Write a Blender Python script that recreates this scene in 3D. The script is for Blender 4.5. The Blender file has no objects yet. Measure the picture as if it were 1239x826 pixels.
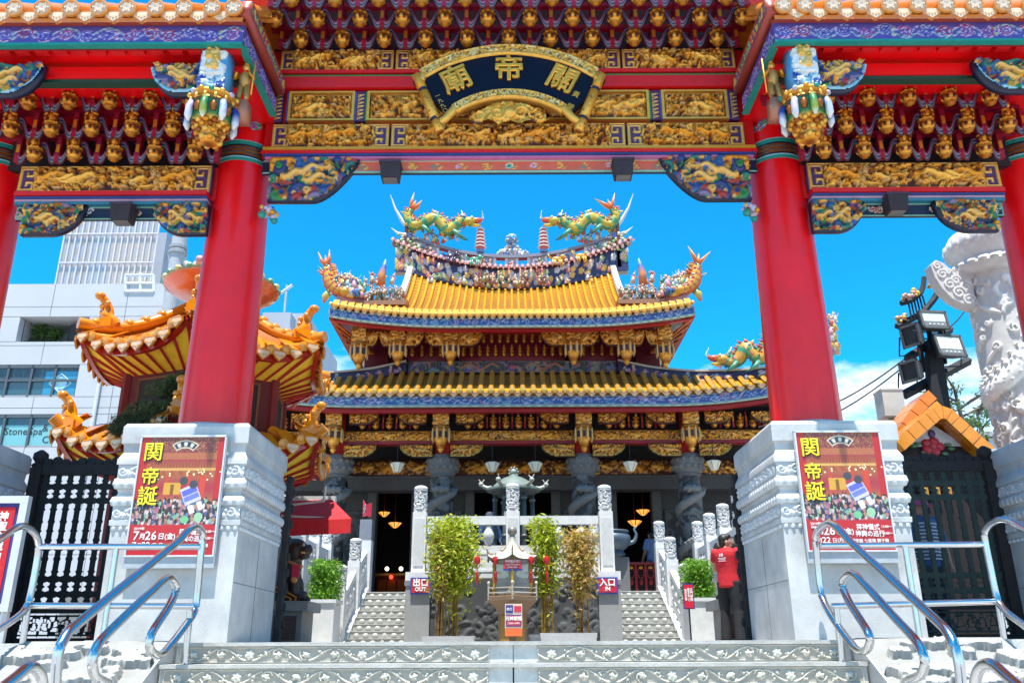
import bpy, math, random
import numpy as np
from mathutils import Vector, Matrix, Euler

# ------------------------------------------------------------ camera, sky, sun, exposure
SC = bpy.context.scene
COL = SC.collection
TILT = math.radians(19.8)
CT, ST = math.cos(TILT), math.sin(TILT)
F = 1032.0
cam_d = bpy.data.cameras.new("camera")
cam_d.sensor_width = 36.0
cam_d.lens = 36.0 * F / 1239.0
cam_d.clip_start = 0.1
cam_d.clip_end = 3000
cam = bpy.data.objects.new("camera", cam_d)
cam.location = (0, 0, 0)
cam.rotation_euler = (Matrix.Rotation(math.pi / 2 + TILT, 3, 'X') @ Matrix.Rotation(math.radians(-0.25), 3, 'Z')).to_euler()
COL.objects.link(cam)
SC.camera = cam

SUN_EL, SUN_AZ = math.radians(74.5), math.radians(10)     # sun high behind the viewer, a little to the left
sd = Vector((-math.sin(SUN_AZ) * math.cos(SUN_EL), -math.cos(SUN_AZ) * math.cos(SUN_EL), math.sin(SUN_EL)))
sl = bpy.data.lights.new("sun", 'SUN')
sl.energy = 5.0
sl.angle = math.radians(0.5)
sl.color = (1.0, 0.95, 0.86)
so = bpy.data.objects.new("sun", sl)
so.rotation_euler = sd.to_track_quat('Z', 'Y').to_euler()
so.location = (0, -10, 30)
COL.objects.link(so)

world = bpy.data.worlds.new("World")
SC.world = world
world.use_nodes = True
wn, wl = world.node_tree.nodes, world.node_tree.links
for n in list(wn):
    wn.remove(n)
w_out = wn.new("ShaderNodeOutputWorld")
w_bg = wn.new("ShaderNodeBackground")
w_bg.inputs["Strength"].default_value = 0.10
w_sky = wn.new("ShaderNodeTexSky")
w_sky.sky_type = 'NISHITA'
w_sky.sun_disc = False
w_sky.sun_elevation = SUN_EL
w_sky.sun_rotation = math.pi + SUN_AZ
w_sky.air_density = 1.0
w_sky.dust_density = 0.3
w_sky.ozone_density = 2.0
w_hs = wn.new("ShaderNodeHueSaturation")
w_hs.inputs["Saturation"].default_value = 1.25
w_hs.inputs["Value"].default_value = 1.0
w_tint = wn.new("ShaderNodeMix")
w_tint.data_type = 'RGBA'
w_tint.blend_type = 'MULTIPLY'
w_tint.inputs[0].default_value = 1.0
w_tint.inputs[7].default_value = (0.12, 1.38, 1.50, 1)
wl.new(w_sky.outputs[0], w_hs.inputs["Color"])
wl.new(w_hs.outputs[0], w_tint.inputs[6])
# clouds: fair weather cumulus, thicker towards the horizon all the way round
w_tc = wn.new("ShaderNodeTexCoord")
w_sep = wn.new("ShaderNodeSeparateXYZ")
wl.new(w_tc.outputs["Generated"], w_sep.inputs[0])
w_map = wn.new("ShaderNodeMapping")
w_map.inputs["Scale"].default_value = (1.0, 1.0, 2.6)
w_map.inputs["Location"].default_value = (0.55, 0.2, 0.1)
wl.new(w_tc.outputs["Generated"], w_map.inputs[0])
w_no = wn.new("ShaderNodeTexNoise")
w_no.inputs["Scale"].default_value = 3.6
w_no.inputs["Detail"].default_value = 9
w_no.inputs["Roughness"].default_value = 0.58
w_no.inputs["Distortion"].default_value = 0.25
wl.new(w_map.outputs[0], w_no.inputs["Vector"])
w_el = wn.new("ShaderNodeMapRange")
w_el.inputs[1].default_value = 0.24
w_el.inputs[2].default_value = 0.40
w_el.inputs[3].default_value = 0.13
w_el.inputs[4].default_value = -0.19
wl.new(w_sep.outputs["Z"], w_el.inputs[0])
w_add = wn.new("ShaderNodeMath")
w_add.operation = 'ADD'
wl.new(w_no.outputs["Fac"], w_add.inputs[0])
wl.new(w_el.outputs[0], w_add.inputs[1])
w_cr = wn.new("ShaderNodeMapRange")
w_cr.inputs[1].default_value = 0.52
w_cr.inputs[2].default_value = 0.68
wl.new(w_add.outputs[0], w_cr.inputs[0])
w_mix = wn.new("ShaderNodeMix")
w_mix.data_type = 'RGBA'
w_mix.inputs[7].default_value = (8.5, 8.9, 9.4, 1)
wl.new(w_cr.outputs[0], w_mix.inputs[0])
wl.new(w_tint.outputs[2], w_mix.inputs[6])
wl.new(w_mix.outputs[2], w_bg.inputs["Color"])
wl.new(w_bg.outputs[0], w_out.inputs[0])

SC.view_settings.view_transform = 'Standard'
SC.view_settings.look = 'None'
SC.view_settings.gamma = 1.0
SC.view_settings.exposure = 0.95
SC.cycles.max_bounces = 8
SC.cycles.diffuse_bounces = 5
SC.cycles.glossy_bounces = 3
SC.cycles.transparent_max_bounces = 8

# ------------------------------------------------------------ measuring: photo pixel -> metres at a known distance Y
def zy(py, Y):
    v = (413 - py) / F
    return Y * (ST + v * CT) / (CT - v * ST)
def xy(px, py, Y):
    v = (413 - py) / F
    return Y * ((px - 619.5) / F) / (CT - v * ST)
def P(px, py, Y):
    return Vector((xy(px, py, Y), Y, zy(py, Y)))

# ------------------------------------------------------------ materials
MATS = {}
def M(name, col, rough=0.5, metal=0.0, var=0.18, scale=6.0, bump=0.0, coat=0.0, col2=None, attr=False, bscale=None, spec=0.5):
    m = bpy.data.materials.new(name)
    m.use_nodes = True
    nt = m.node_tree
    b = nt.nodes["Principled BSDF"]
    b.inputs["Roughness"].default_value = rough
    b.inputs["Metallic"].default_value = metal
    b.inputs["Coat Weight"].default_value = coat
    b.inputs["Coat Roughness"].default_value = 0.08
    b.inputs["Specular IOR Level"].default_value = spec
    tc = nt.nodes.new("ShaderNodeTexCoord")
    no = nt.nodes.new("ShaderNodeTexNoise")
    no.inputs["Scale"].default_value = scale
    no.inputs["Detail"].default_value = 6
    no.inputs["Roughness"].default_value = 0.65
    nt.links.new(tc.outputs["Object"], no.inputs["Vector"])
    mp = nt.nodes.new("ShaderNodeMapRange")
    mp.inputs[1].default_value = 0.3
    mp.inputs[2].default_value = 0.72
    nt.links.new(no.outputs["Fac"], mp.inputs[0])
    mx = nt.nodes.new("ShaderNodeMix")
    mx.data_type = 'RGBA'
    nt.links.new(mp.outputs[0], mx.inputs[0])
    if attr:
        at = nt.nodes.new("ShaderNodeAttribute")
        at.attribute_name = "Col"
        dk = nt.nodes.new("ShaderNodeMix")
        dk.data_type = 'RGBA'
        dk.blend_type = 'MULTIPLY'
        dk.inputs[0].default_value = 1.0
        k = 1 - var
        dk.inputs[7].default_value = (k, k, k, 1)
        nt.links.new(at.outputs["Color"], dk.inputs[6])
        nt.links.new(dk.outputs[2], mx.inputs[6])
        nt.links.new(at.outputs["Color"], mx.inputs[7])
        mm = nt.nodes.new("ShaderNodeMath")
        mm.operation = 'MULTIPLY'
        mm.inputs[1].default_value = metal
        nt.links.new(at.outputs["Alpha"], mm.inputs[0])
        nt.links.new(mm.outputs[0], b.inputs["Metallic"])
    else:
        c2 = col2 if col2 else tuple(c * (1 - var) for c in col)
        mx.inputs[6].default_value = (*c2, 1)
        mx.inputs[7].default_value = (*col, 1)
    nt.links.new(mx.outputs[2], b.inputs["Base Color"])
    rr = nt.nodes.new("ShaderNodeMapRange")
    rr.inputs[3].default_value = min(1, rough * 1.25)
    rr.inputs[4].default_value = rough * 0.8
    nt.links.new(no.outputs["Fac"], rr.inputs[0])
    nt.links.new(rr.outputs[0], b.inputs["Roughness"])
    if bump > 0:
        n2 = nt.nodes.new("ShaderNodeTexNoise")
        n2.inputs["Scale"].default_value = bscale or scale * 8
        n2.inputs["Detail"].default_value = 5
        nt.links.new(tc.outputs["Object"], n2.inputs["Vector"])
        bp = nt.nodes.new("ShaderNodeBump")
        bp.inputs["Strength"].default_value = bump
        bp.inputs["Distance"].default_value = 0.02
        nt.links.new(n2.outputs["Fac"], bp.inputs["Height"])
        nt.links.new(bp.outputs[0], b.inputs["Normal"])
    MATS[name] = m
    return m

def emit(name, col, s):
    m = bpy.data.materials.new(name)
    m.use_nodes = True
    b = m.node_tree.nodes["Principled BSDF"]
    b.inputs["Base Color"].default_value = (*col, 1)
    b.inputs["Emission Color"].default_value = (*col, 1)
    b.inputs["Emission Strength"].default_value = s
    MATS[name] = m
    return m

M("paint", (1, 1, 1), rough=0.42, metal=0.55, var=0.22, scale=14, attr=True)          # painted and gilded carving; colour per stroke
M("glaze", (1, 1, 1), rough=0.22, metal=0.0, var=0.22, scale=9, attr=True, coat=0.4)    # glazed ceramics and tiles
M("matte", (1, 1, 1), rough=0.75, metal=0.3, var=0.2, scale=8, attr=True, bump=0.15)  # dull painted things, cloth
M("lacquer", (0.86, 0.002, 0.005), rough=0.34, var=0.22, scale=2.2, coat=0.2, bump=0.05)
M("red_paint", (0.62, 0.004, 0.006), rough=0.45, var=0.2, scale=5)
M("maroon", (0.16, 0.004, 0.02), rough=0.4, var=0.25, scale=5)
M("gold", (0.98, 0.47, 0.06), rough=0.34, metal=0.6, var=0.3, scale=16)
M("navy", (0.002, 0.006, 0.022), rough=0.5, var=0.3, scale=10, spec=0.15)
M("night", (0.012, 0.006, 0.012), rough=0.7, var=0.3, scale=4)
M("marble", (0.60, 0.60, 0.595), rough=0.55, var=0.38, scale=2.6, bump=0.12, bscale=60)
M("pale_stone", (0.66, 0.66, 0.64), rough=0.6, var=0.12, scale=7, bump=0.2, bscale=50)
M("carved_stone", (0.62, 0.615, 0.59), rough=0.75, var=0.3, scale=10, bump=0.3, bscale=70)
M("tread_stone", (0.50, 0.485, 0.45), rough=0.75, var=0.35, scale=5, bump=0.25, bscale=60)
M("grey_stone", (0.23, 0.235, 0.235), rough=0.6, var=0.35, scale=4, bump=0.2, bscale=45)
M("dark_stone", (0.085, 0.08, 0.08), rough=0.65, var=0.4, scale=6, bump=0.25, bscale=40)
M("paving", (0.42, 0.41, 0.39), rough=0.8, var=0.25, scale=1.2, bump=0.2, bscale=25)
M("steel", (0.62, 0.63, 0.65), rough=0.17, metal=1.0, var=0.1, scale=12, spec=0.5)
M("iron", (0.012, 0.014, 0.014), rough=0.5, metal=0.2, var=0.3, scale=12)
M("dark_metal", (0.03, 0.026, 0.025), rough=0.5, metal=0.4, var=0.3, scale=12)
M("bronze", (0.14, 0.18, 0.16), rough=0.45, metal=0.45, var=0.35, scale=8)
M("white_wall", (0.47, 0.47, 0.50), rough=0.7, var=0.1, scale=0.5, bump=0.05)
M("grey_wall", (0.38, 0.40, 0.46), rough=0.7, var=0.12, scale=0.4)
M("glass", (0.03, 0.11, 0.15), rough=0.06, var=0.3, scale=0.7, coat=0.5)
M("leaf", (1, 1, 1), rough=0.5, metal=0.0, var=0.35, scale=3, attr=True)
lf = MATS["leaf"].node_tree
_t = lf.nodes.new("ShaderNodeBsdfTranslucent")
_m = lf.nodes.new("ShaderNodeMixShader")
_m.inputs[0].default_value = 0.4
_b = lf.nodes["Principled BSDF"]
lf.links.new(_b.inputs["Base Color"].links[0].from_socket, _t.inputs[0])
lf.links.new(_b.outputs[0], _m.inputs[1])
lf.links.new(_t.outputs[0], _m.inputs[2])
lf.links.new(_m.outputs[0], lf.nodes["Material Output"].inputs[0])
M("lamp_shade", (0.85, 0.80, 0.66), rough=0.5, var=0.08, scale=5)
M("skin", (0.50, 0.27, 0.18), rough=0.55, var=0.1, scale=12)
M("hair", (0.01, 0.008, 0.007), rough=0.5, var=0.3, scale=30)
M("cloud_red", (0.58, 0.012, 0.018), rough=0.8, var=0.12, scale=6, bump=0.2, bscale=30)

GOLD = (0.78, 0.30, 0.02, 1.0)
GOLD2 = (0.90, 0.47, 0.08, 1.0)
GOLD3 = (0.36, 0.10, 0.01, 1.0)
def C(r, g, b, a=0.0):
    return (r, g, b, a)
RED = C(0.66, 0.004, 0.006)
MAROON = C(0.14, 0.004, 0.02)
PURPLE = C(0.075, 0.022, 0.10)
VIOLET = C(0.085, 0.065, 0.32)
LILAC = C(0.50, 0.46, 0.66)
BLUE = C(0.012, 0.055, 0.33)
SKYB = C(0.06, 0.30, 0.60)
TEAL = C(0.01, 0.27, 0.22)
GREEN = C(0.02, 0.20, 0.05)
LIME = C(0.35, 0.42, 0.05)
WHITE = C(0.78, 0.76, 0.74)
PINK = C(0.62, 0.18, 0.24)
ORANGE = C(0.72, 0.20, 0.02)
YELLOW = C(0.80, 0.50, 0.04)
BLACK = C(0.012, 0.010, 0.012)
NAVY = C(0.006, 0.012, 0.045)
SALMON = C(0.66, 0.12, 0.06)

# ------------------------------------------------------------ mesh builder
class MB:
    def __init__(s):
        s.v, s.f, s.c, s.n = [], [], [], 0
    def add(s, v, f, col=WHITE):
        v = np.asarray(v, dtype=float)
        c = np.asarray(col, dtype=float)
        if c.ndim == 1:
            c = np.tile(c, (len(v), 1))
        s.v.append(v)
        s.c.append(c)
        k = s.n
        s.f.extend([tuple(i + k for i in q) for q in f])
        s.n += len(v)
        return s
    def xf(s, v, m):
        if m is None:
            return v
        m = np.asarray(m)
        return np.asarray(v) @ m[:3, :3].T + m[:3, 3]
    def box(s, x0, x1, y0, y1, z0, z1, col=WHITE, m=None):
        v = np.array([(x, y, z) for z in (z0, z1) for y in (y0, y1) for x in (x0, x1)], float)
        f = [(0, 2, 3, 1), (4, 5, 7, 6), (0, 1, 5, 4), (2, 6, 7, 3), (0, 4, 6, 2), (1, 3, 7, 5)]
        return s.add(s.xf(v, m), f, col)
    def cbox(s, c, d, col=WHITE, m=None):
        v = np.array([(x, y, z) for z in (-.5, .5) for y in (-.5, .5) for x in (-.5, .5)], float) * np.array(d)
        f = [(0, 2, 3, 1), (4, 5, 7, 6), (0, 1, 5, 4), (2, 6, 7, 3), (0, 4, 6, 2), (1, 3, 7, 5)]
        return s.add(s.xf(v, m) + np.array(c), f, col)
    def lathe(s, prof, n=16, c=(0, 0, 0), col=WHITE, m=None, a0=0.0, sq=1.0, flute=0.0, nf=0):
        prof = list(prof)
        k = len(prof)
        cols = np.asarray(col, float)
        v, cc = [], []
        for j, (r, z) in enumerate(prof):
            for i in range(n):
                a = a0 + 2 * math.pi * i / n
                rr = r * (1 + (flute * math.cos(nf * a) if nf else 0))
                v.append((rr * math.cos(a), rr * math.sin(a) * sq, z))
                cc.append(cols if cols.ndim == 1 else cols[j])
        f = []
        for j in range(k - 1):
            for i in range(n):
                i2 = (i + 1) % n
                f.append((j * n + i, j * n + i2, (j + 1) * n + i2, (j + 1) * n + i))
        f.append(tuple(range(n))[::-1])
        f.append(tuple((k - 1) * n + i for i in range(n)))
        return s.add(s.xf(np.array(v), m) + np.array(c), f, np.array(cc))
    def tube(s, pts, r, n=8, col=WHITE, flat=1.0):
        pts = [Vector(p) for p in pts]
        k = len(pts)
        rs = r if hasattr(r, '__len__') else [r] * k
        cols = np.asarray(col, float)
        v, cc = [], []
        up = Vector((0.013, 0.021, 1))
        for j, p in enumerate(pts):
            t = (pts[min(j + 1, k - 1)] - pts[max(j - 1, 0)])
            if t.length < 1e-9:
                t = Vector((0, 0, 1))
            t.normalize()
            if abs(t.dot(up.normalized())) > 0.95:
                a = t.cross(Vector((1, 0.02, 0))).normalized()
            else:
                a = t.cross(up).normalized()
            b = a.cross(t).normalized()
            if j > 0 and a.dot(pa) < 0 and abs(a.dot(pa)) > abs(b.dot(pa)):
                a, b = -a, -b
            pa = a
            for i in range(n):
                th = 2 * math.pi * i / n
                q = p + a * (rs[j] * math.cos(th)) + b * (rs[j] * flat * math.sin(th))
                v.append(q[:])
                cc.append(cols if cols.ndim == 1 else cols[j])
        f = []
        for j in range(k - 1):
            for i in range(n):
                i2 = (i + 1) % n
                f.append((j * n + i, j * n + i2, (j + 1) * n + i2, (j + 1) * n + i))
        f.append(tuple(range(n))[::-1])
        f.append(tuple((k - 1) * n + i for i in range(n)))
        return s.add(v, f, np.array(cc))
    def ell(s, c, r, col=WHITE, nu=8, nv=6, m=None):
        if not hasattr(r, '__len__'):
            r = (r, r, r)
        v = [(0, 0, -r[2])]
        for j in range(1, nv):
            ph = -math.pi / 2 + math.pi * j / nv
            for i in range(nu):
                a = 2 * math.pi * i / nu
                v.append((r[0] * math.cos(ph) * math.cos(a), r[1] * math.cos(ph) * math.sin(a), r[2] * math.sin(ph)))
        v.append((0, 0, r[2]))
        f = []
        for i in range(nu):
            f.append((0, 1 + (i + 1) % nu, 1 + i))
        for j in range(nv - 2):
            for i in range(nu):
                a, b = 1 + j * nu + i, 1 + j * nu + (i + 1) % nu
                f.append((a, b, b + nu, a + nu))
        L = len(v) - 1
        for i in range(nu):
            f.append((L, L - nu + i, L - nu + (i + 1) % nu))
        return s.add(s.xf(np.array(v), m) + np.array(c), f, col)
    def prism(s, poly, y0, y1, col=WHITE, m=None):
        n = len(poly)
        v = [(x, y0, z) for x, z in poly] + [(x, y1, z) for x, z in poly]
        a = sum(poly[i][0] * poly[(i + 1) % n][1] - poly[(i + 1) % n][0] * poly[i][1] for i in range(n))
        fr = tuple(range(n))
        bk = tuple(range(n, 2 * n))
        f = []
        if a > 0:
            f += [fr, bk[::-1]] + [(i, n + i, n + (i + 1) % n, (i + 1) % n) for i in range(n)]
        else:
            f += [fr[::-1], bk] + [(i, (i + 1) % n, n + (i + 1) % n, n + i) for i in range(n)]
        return s.add(s.xf(np.array(v, float), m), f, col)
    def surf(s, g, col=WHITE, flip=False):
        g = np.asarray(g, float)
        a, b = g.shape[:2]
        idx = np.arange(a * b).reshape(a, b)
        q = np.stack([idx[:-1, :-1], idx[1:, :-1], idx[1:, 1:], idx[:-1, 1:]], -1).reshape(-1, 4)
        if flip:
            q = q[:, ::-1]
        c = np.asarray(col, float)
        if c.ndim == 3:
            c = c.reshape(-1, 4)
        return s.add(g.reshape(-1, 3), [tuple(r) for r in q.tolist()], c)
    def build(s, name, mat="paint", parent=None, at=None, ang=40, kind=None):
        v = np.concatenate(s.v)
        c = np.concatenate(s.c)
        o_loc = Vector((0, 0, 0))
        if at is not None:
            o_loc = Vector(at) - (WL[parent.name] if parent else Vector((0, 0, 0)))
        elif parent is not None:
            v = v - np.array(WL[parent.name])
        else:
            lo, hi = v.min(0), v.max(0)
            o = np.array(((lo[0] + hi[0]) / 2, (lo[1] + hi[1]) / 2, lo[2]))
            v = v - o
            o_loc = Vector(o)
        me = bpy.data.meshes.new(name)
        me.from_pydata(v.tolist(), [], s.f)
        ca = me.color_attributes.new("Col", 'FLOAT_COLOR', 'POINT')
        ca.data.foreach_set("color", c.astype(np.float32).ravel())
        me.materials.append(MATS[mat])
        if ang:
            me.shade_smooth()
            if ang < 180:
                me.set_sharp_from_angle(angle=math.radians(ang))
        me.validate()
        o = bpy.data.objects.new(name, me)
        COL.objects.link(o)
        o.location = o_loc
        if parent is not None:
            o.parent = parent
            WL[o.name] = WL[parent.name] + o_loc
        else:
            WL[o.name] = o_loc.copy()
        if kind:
            o["kind"] = kind
        return o

WL = {}      # world location of every built object
def tag(o, label=None, cat=None, group=None, kind=None):
    if label: o["label"] = label
    if cat: o["category"] = cat
    if group: o["group"] = group
    if kind: o["kind"] = kind
    return o
def empty(name, loc, label=None, cat=None, group=None, kind=None, parent=None):
    o = bpy.data.objects.new(name, None)
    o.empty_display_size = 0.2
    COL.objects.link(o)
    if parent is not None:
        o.parent = parent
        o.location = Vector(loc) - WL[parent.name]
    else:
        o.location = loc
    WL[o.name] = Vector(loc)
    return tag(o, label, cat, group, kind)
def inst(src, parent, at, rz=0.0, sc=1.0, name=None, rot=None):
    """a copy of a part that shares its mesh, at world place `at`"""
    o = src.copy()
    if name: o.name = name
    COL.objects.link(o)
    o.parent = parent
    o.location = Vector(at) - (WL[parent.name] if parent else Vector((0, 0, 0)))
    o.rotation_euler = rot if rot else (0, 0, rz)
    o.scale = sc if hasattr(sc, '__len__') else (sc, sc, sc)
    WL[o.name] = Vector(at)
    return o
def copy_tree(o, parent=None, loc=None, rz=None, sc=None):
    c = o.copy()
    COL.objects.link(c)
    c.parent = parent
    if loc is not None: c.location = loc
    if rz is not None: c.rotation_euler = (0, 0, rz)
    if sc is not None: c.scale = sc
    WL[c.name] = c.location.copy()
    for ch in [x for x in o.children]:
        copy_tree(ch, c)
    return c
def Rz(a, t=(0, 0, 0)):
    return np.array(Matrix.Translation(t) @ Matrix.Rotation(a, 4, 'Z'))
def Rx(a, t=(0, 0, 0)):
    return np.array(Matrix.Translation(t) @ Matrix.Rotation(a, 4, 'X'))
def Ry(a, t=(0, 0, 0)):
    return np.array(Matrix.Translation(t) @ Matrix.Rotation(a, 4, 'Y'))
def Rxyz(e, t=(0, 0, 0)):
    return np.array(Matrix.Translation(t) @ Euler(e).to_matrix().to_4x4())

def text(name, body, size, at, parent, mat, rot=(math.pi / 2, 0, 0), ext=0.004, off=0.0, align='CENTER', sx=1.0, sp=1.0):
    cu = bpy.data.curves.new(name, 'FONT')
    cu.body = body
    cu.size = size
    cu.extrude = ext
    cu.bevel_depth = off
    cu.bevel_resolution = 0
    cu.align_x = align
    cu.align_y = 'CENTER'
    cu.space_line = sp
    cu.resolution_u = 2
    cu.materials.append(MATS[mat])
    tmp = bpy.data.objects.new(name + "_curve", cu)
    me = bpy.data.meshes.new_from_object(tmp)
    bpy.data.objects.remove(tmp)
    me.name = name
    o = bpy.data.objects.new(name, me)
    COL.objects.link(o)
    o.rotation_euler = rot
    o.scale = (sx, 1, 1)
    o.location = Vector(at) - (WL[parent.name] if parent else Vector((0, 0, 0)))
    if parent: o.parent = parent
    WL[o.name] = Vector(at)
    return o

# ------------------------------------------------------------ relief carving: strokes raised on a ground
class Relief:
    def __init__(s, w, h, nx, nz, bg):
        s.w, s.h, s.nx, s.nz = w, h, nx, nz
        s.X = np.linspace(0, w, nx)
        s.Z = np.linspace(0, h, nz)
        s.H = np.zeros((nx, nz))
        s.C = np.zeros((nx, nz, 4))
        s.C[:] = bg
    def stroke(s, pts, r, amp, col, base=0.0, line=None, flat=False):
        rs = r if hasattr(r, '__len__') else [r] * len(pts)
        for (x, z), rr in zip(pts, rs):
            i0, i1 = np.searchsorted(s.X, (x - rr, x + rr))
            j0, j1 = np.searchsorted(s.Z, (z - rr, z + rr))
            if i0 >= i1 or j0 >= j1:
                continue
            d2 = ((s.X[i0:i1, None] - x) ** 2 + (s.Z[None, j0:j1] - z) ** 2) / (rr * rr)
            q = np.clip(1 - d2, 0, 1)
            hh = np.where(q > 0, base + amp * (np.minimum(1, q * 4) if flat else np.sqrt(q)), 0)
            sub = s.H[i0:i1, j0:j1]
            m = hh > sub
            sub[m] = hh[m]
            cs = s.C[i0:i1, j0:j1]
            if line is not None:
                cs[m & (d2 >= 0.42)] = line
                cs[m & (d2 < 0.42)] = col
            else:
                cs[m] = col
        return s
    def busy(s, rnd, n, r, amp, cols, x0=0, x1=None, z0=0, z1=None, L=4.0, line=None):
        x1 = s.w if x1 is None else x1
        z1 = s.h if z1 is None else z1
        for k in range(n):
            x, z = rnd.uniform(x0, x1), rnd.uniform(z0, z1)
            a, cur = rnd.uniform(0, 6.28), rnd.uniform(-1, 1) * 0.55
            rr = r * rnd.uniform(0.55, 1.35)
            m = max(4, int(L * rnd.uniform(0.6, 1.8) * 2.2))
            pts, rs = [], []
            for i in range(m):
                t = i / (m - 1)
                pts.append((min(max(x, x0 + rr * .5), x1 - rr * .5), min(max(z, z0 + rr * .5), z1 - rr * .5)))
                rs.append(rr * (0.45 + 0.55 * math.sin(math.pi * min(1, t * 0.9 + 0.1))))
                a += cur
                cur *= 1.05
                x += math.cos(a) * rr * 0.55
                z += math.sin(a) * rr * 0.55
            s.stroke(pts, rs, amp * rnd.uniform(0.55, 1.0), rnd.choice(cols), line=line)
        return s
    def spiral(s, x, z, R, r, amp, col, turns=1.5, a0=0.0, d=1, line=None):
        m = int(26 * turns)
        pts = [(x + R * (1 - 0.85 * t) * math.cos(a0 + d * turns * 6.283 * t), z + R * (1 - 0.85 * t) * math.sin(a0 + d * turns * 6.283 * t)) for t in np.linspace(0, 1, m)]
        return s.stroke(pts, [r * (1 - 0.4 * t) for t in np.linspace(0, 1, m)], amp, col, line=line)
    def poly(s, P_, r, amp, col, line=None, flat=True):
        pts = []
        for (a, b) in zip(P_[:-1], P_[1:]):
            L = math.hypot(b[0] - a[0], b[1] - a[1])
            m = max(2, int(L / (r * 0.5)))
            pts += [(a[0] + (b[0] - a[0]) * t, a[1] + (b[1] - a[1]) * t) for t in np.linspace(0, 1, m)]
        return s.stroke(pts, r, amp, col, line=line, flat=flat)
    def border(s, r, amp, col, ins=None):
        i = r if ins is None else ins
        return s.poly([(i, i), (s.w - i, i), (s.w - i, s.h - i), (i, s.h - i), (i, i)], r, amp, col)
    def grid(s, x0, y, z0, m=None):
        g = np.empty((s.nx, s.nz, 3))
        g[..., 0] = x0 + s.X[:, None]
        g[..., 1] = y - s.H
        g[..., 2] = z0 + s.Z[None, :]
        return g
    def into(s, mb, x0, y, z0, mask=None, mirror=False, fn=None):
        g = s.grid(x0, y, z0)
        if mirror:
            g[..., 0] = 2 * x0 + s.w - g[..., 0]
        if fn is not None:
            g = fn(g)
        k = mb.n
        idx = np.arange(s.nx * s.nz).reshape(s.nx, s.nz)
        q = np.stack([idx[:-1, :-1], idx[1:, :-1], idx[1:, 1:], idx[:-1, 1:]], -1)
        if mask is not None:
            mk = mask[:-1, :-1] & mask[1:, :-1] & mask[1:, 1:] & mask[:-1, 1:]
            q = q[mk]
        q = q.reshape(-1, 4)
        if mirror:
            q = q[:, ::-1]
        mb.add(g.reshape(-1, 3), [tuple(t) for t in q.tolist()], s.C.reshape(-1, 4))
        return mb
# ------------------------------------------------------------ the setting: ground, terrace, steps
RND = random.Random(7)
Z0 = 0.06                         # terrace level (the eye is at 0)
STEP, GO, YE = 0.166, 0.30, 7.5   # riser, going, terrace edge

mb = MB(); mb.box(-900, 900, -300, 1500, -1.75, -1.65)
tag(mb.build("ground", "paving", ang=0), kind="structure")
mb = MB()
mb.box(-40, 40, YE + 0.02, 70, -1.64, Z0)
tag(mb.build("terrace", "paving", ang=0), kind="structure")

def scroll_panel(w, h, bg, fg, seed, unit=0.235, nz=22):
    """lotus scroll: rings joined by an S stem, a flower in every ring"""
    rl = Relief(w, h, int(w / h * nz * 0.95), nz, bg)
    rn = random.Random(seed)
    n = max(1, int(round(w / unit)))
    u = w / n
    rl.border(0.006, 0.006, fg)
    R = h * 0.36
    for k in range(n):
        cx, cz = (k + .5) * u, h / 2
        if k % 4 == 2 and n > 4:
            for i in range(6):
                a = i * 1.047 + .3
                rl.stroke([(cx + R * .62 * math.cos(a) * t, cz + R * .62 * math.sin(a) * t) for t in (.5, .75, 1)], [R * .28, R * .36, R * .3], 0.016, fg)
            rl.stroke([(cx, cz)], R * .32, 0.022, fg)
        else:
            rl.spiral(cx, cz, R * 1.16, h * .06, 0.022, fg, turns=.85, a0=rn.uniform(0, 6))
            for i in range(5):
                a = i * 1.257 + rn.uniform(0, 1)
                rl.stroke([(cx + R * .4 * math.cos(a), cz + R * .32 * math.sin(a)), (cx + R * .62 * math.cos(a), cz + R * .5 * math.sin(a))], [R * .24, R * .15], 0.026, fg)
            rl.stroke([(cx, cz + R * .05)], R * .34, 0.032, fg)
        s0 = -1 if k % 2 else 1
        x1 = (k + 1) * u
        rl.stroke([(x1 + (t - .5) * u * .75, cz + s0 * h * .34 * math.sin((t - .5) * 3.14)) for t in np.linspace(0, 1, 18)], h * .055, 0.020, fg)
        for i in range(4):
            a = rn.uniform(0, 6.28)
            rl.stroke([(x1 + .1 * u * math.cos(a), cz + .22 * h * math.sin(a)), (x1 + .2 * u * math.cos(a), cz + .36 * h * math.sin(a))], [h * .085, h * .045], 0.020, fg)
    return rl
CSTONE, CSTONE_BG = C(0.70, 0.66, 0.57), C(0.42, 0.385, 0.33)

steps = empty("front_steps", (0, 7.0, -1.6), kind="structure")
for n in range(10):
    y0, zt = YE - GO * n, Z0 - STEP * n
    x1 = 2.79
    mb = MB()
    for sg in (-1, 1):
        a, b = sorted((sg * 0.006, sg * x1))
        mb.box(a, b, y0 + 0.012, y0 + GO + 0.03, zt - STEP + 0.002, zt - 0.03)
    mb.build("riser_block", "carved_stone", steps, ang=0)
    mb = MB()
    mb.box(-x1, x1, y0 - 0.018, y0 + GO + 0.02, zt - 0.03, zt)
    mb.build("tread", "tread_stone", steps, ang=0)
    if n < 3:
        rl = scroll_panel(2.56, STEP - 0.04, CSTONE_BG, CSTONE, 11 + n)
        for sg in (-1, 1):
            xa = -x1 + 0.03 if sg < 0 else 0.2
            q = MB()
            rl.into(q, xa, y0 + 0.008, zt - STEP + 0.006, mirror=sg > 0)
            q.build("riser_panel", "matte", steps, ang=180)

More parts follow.
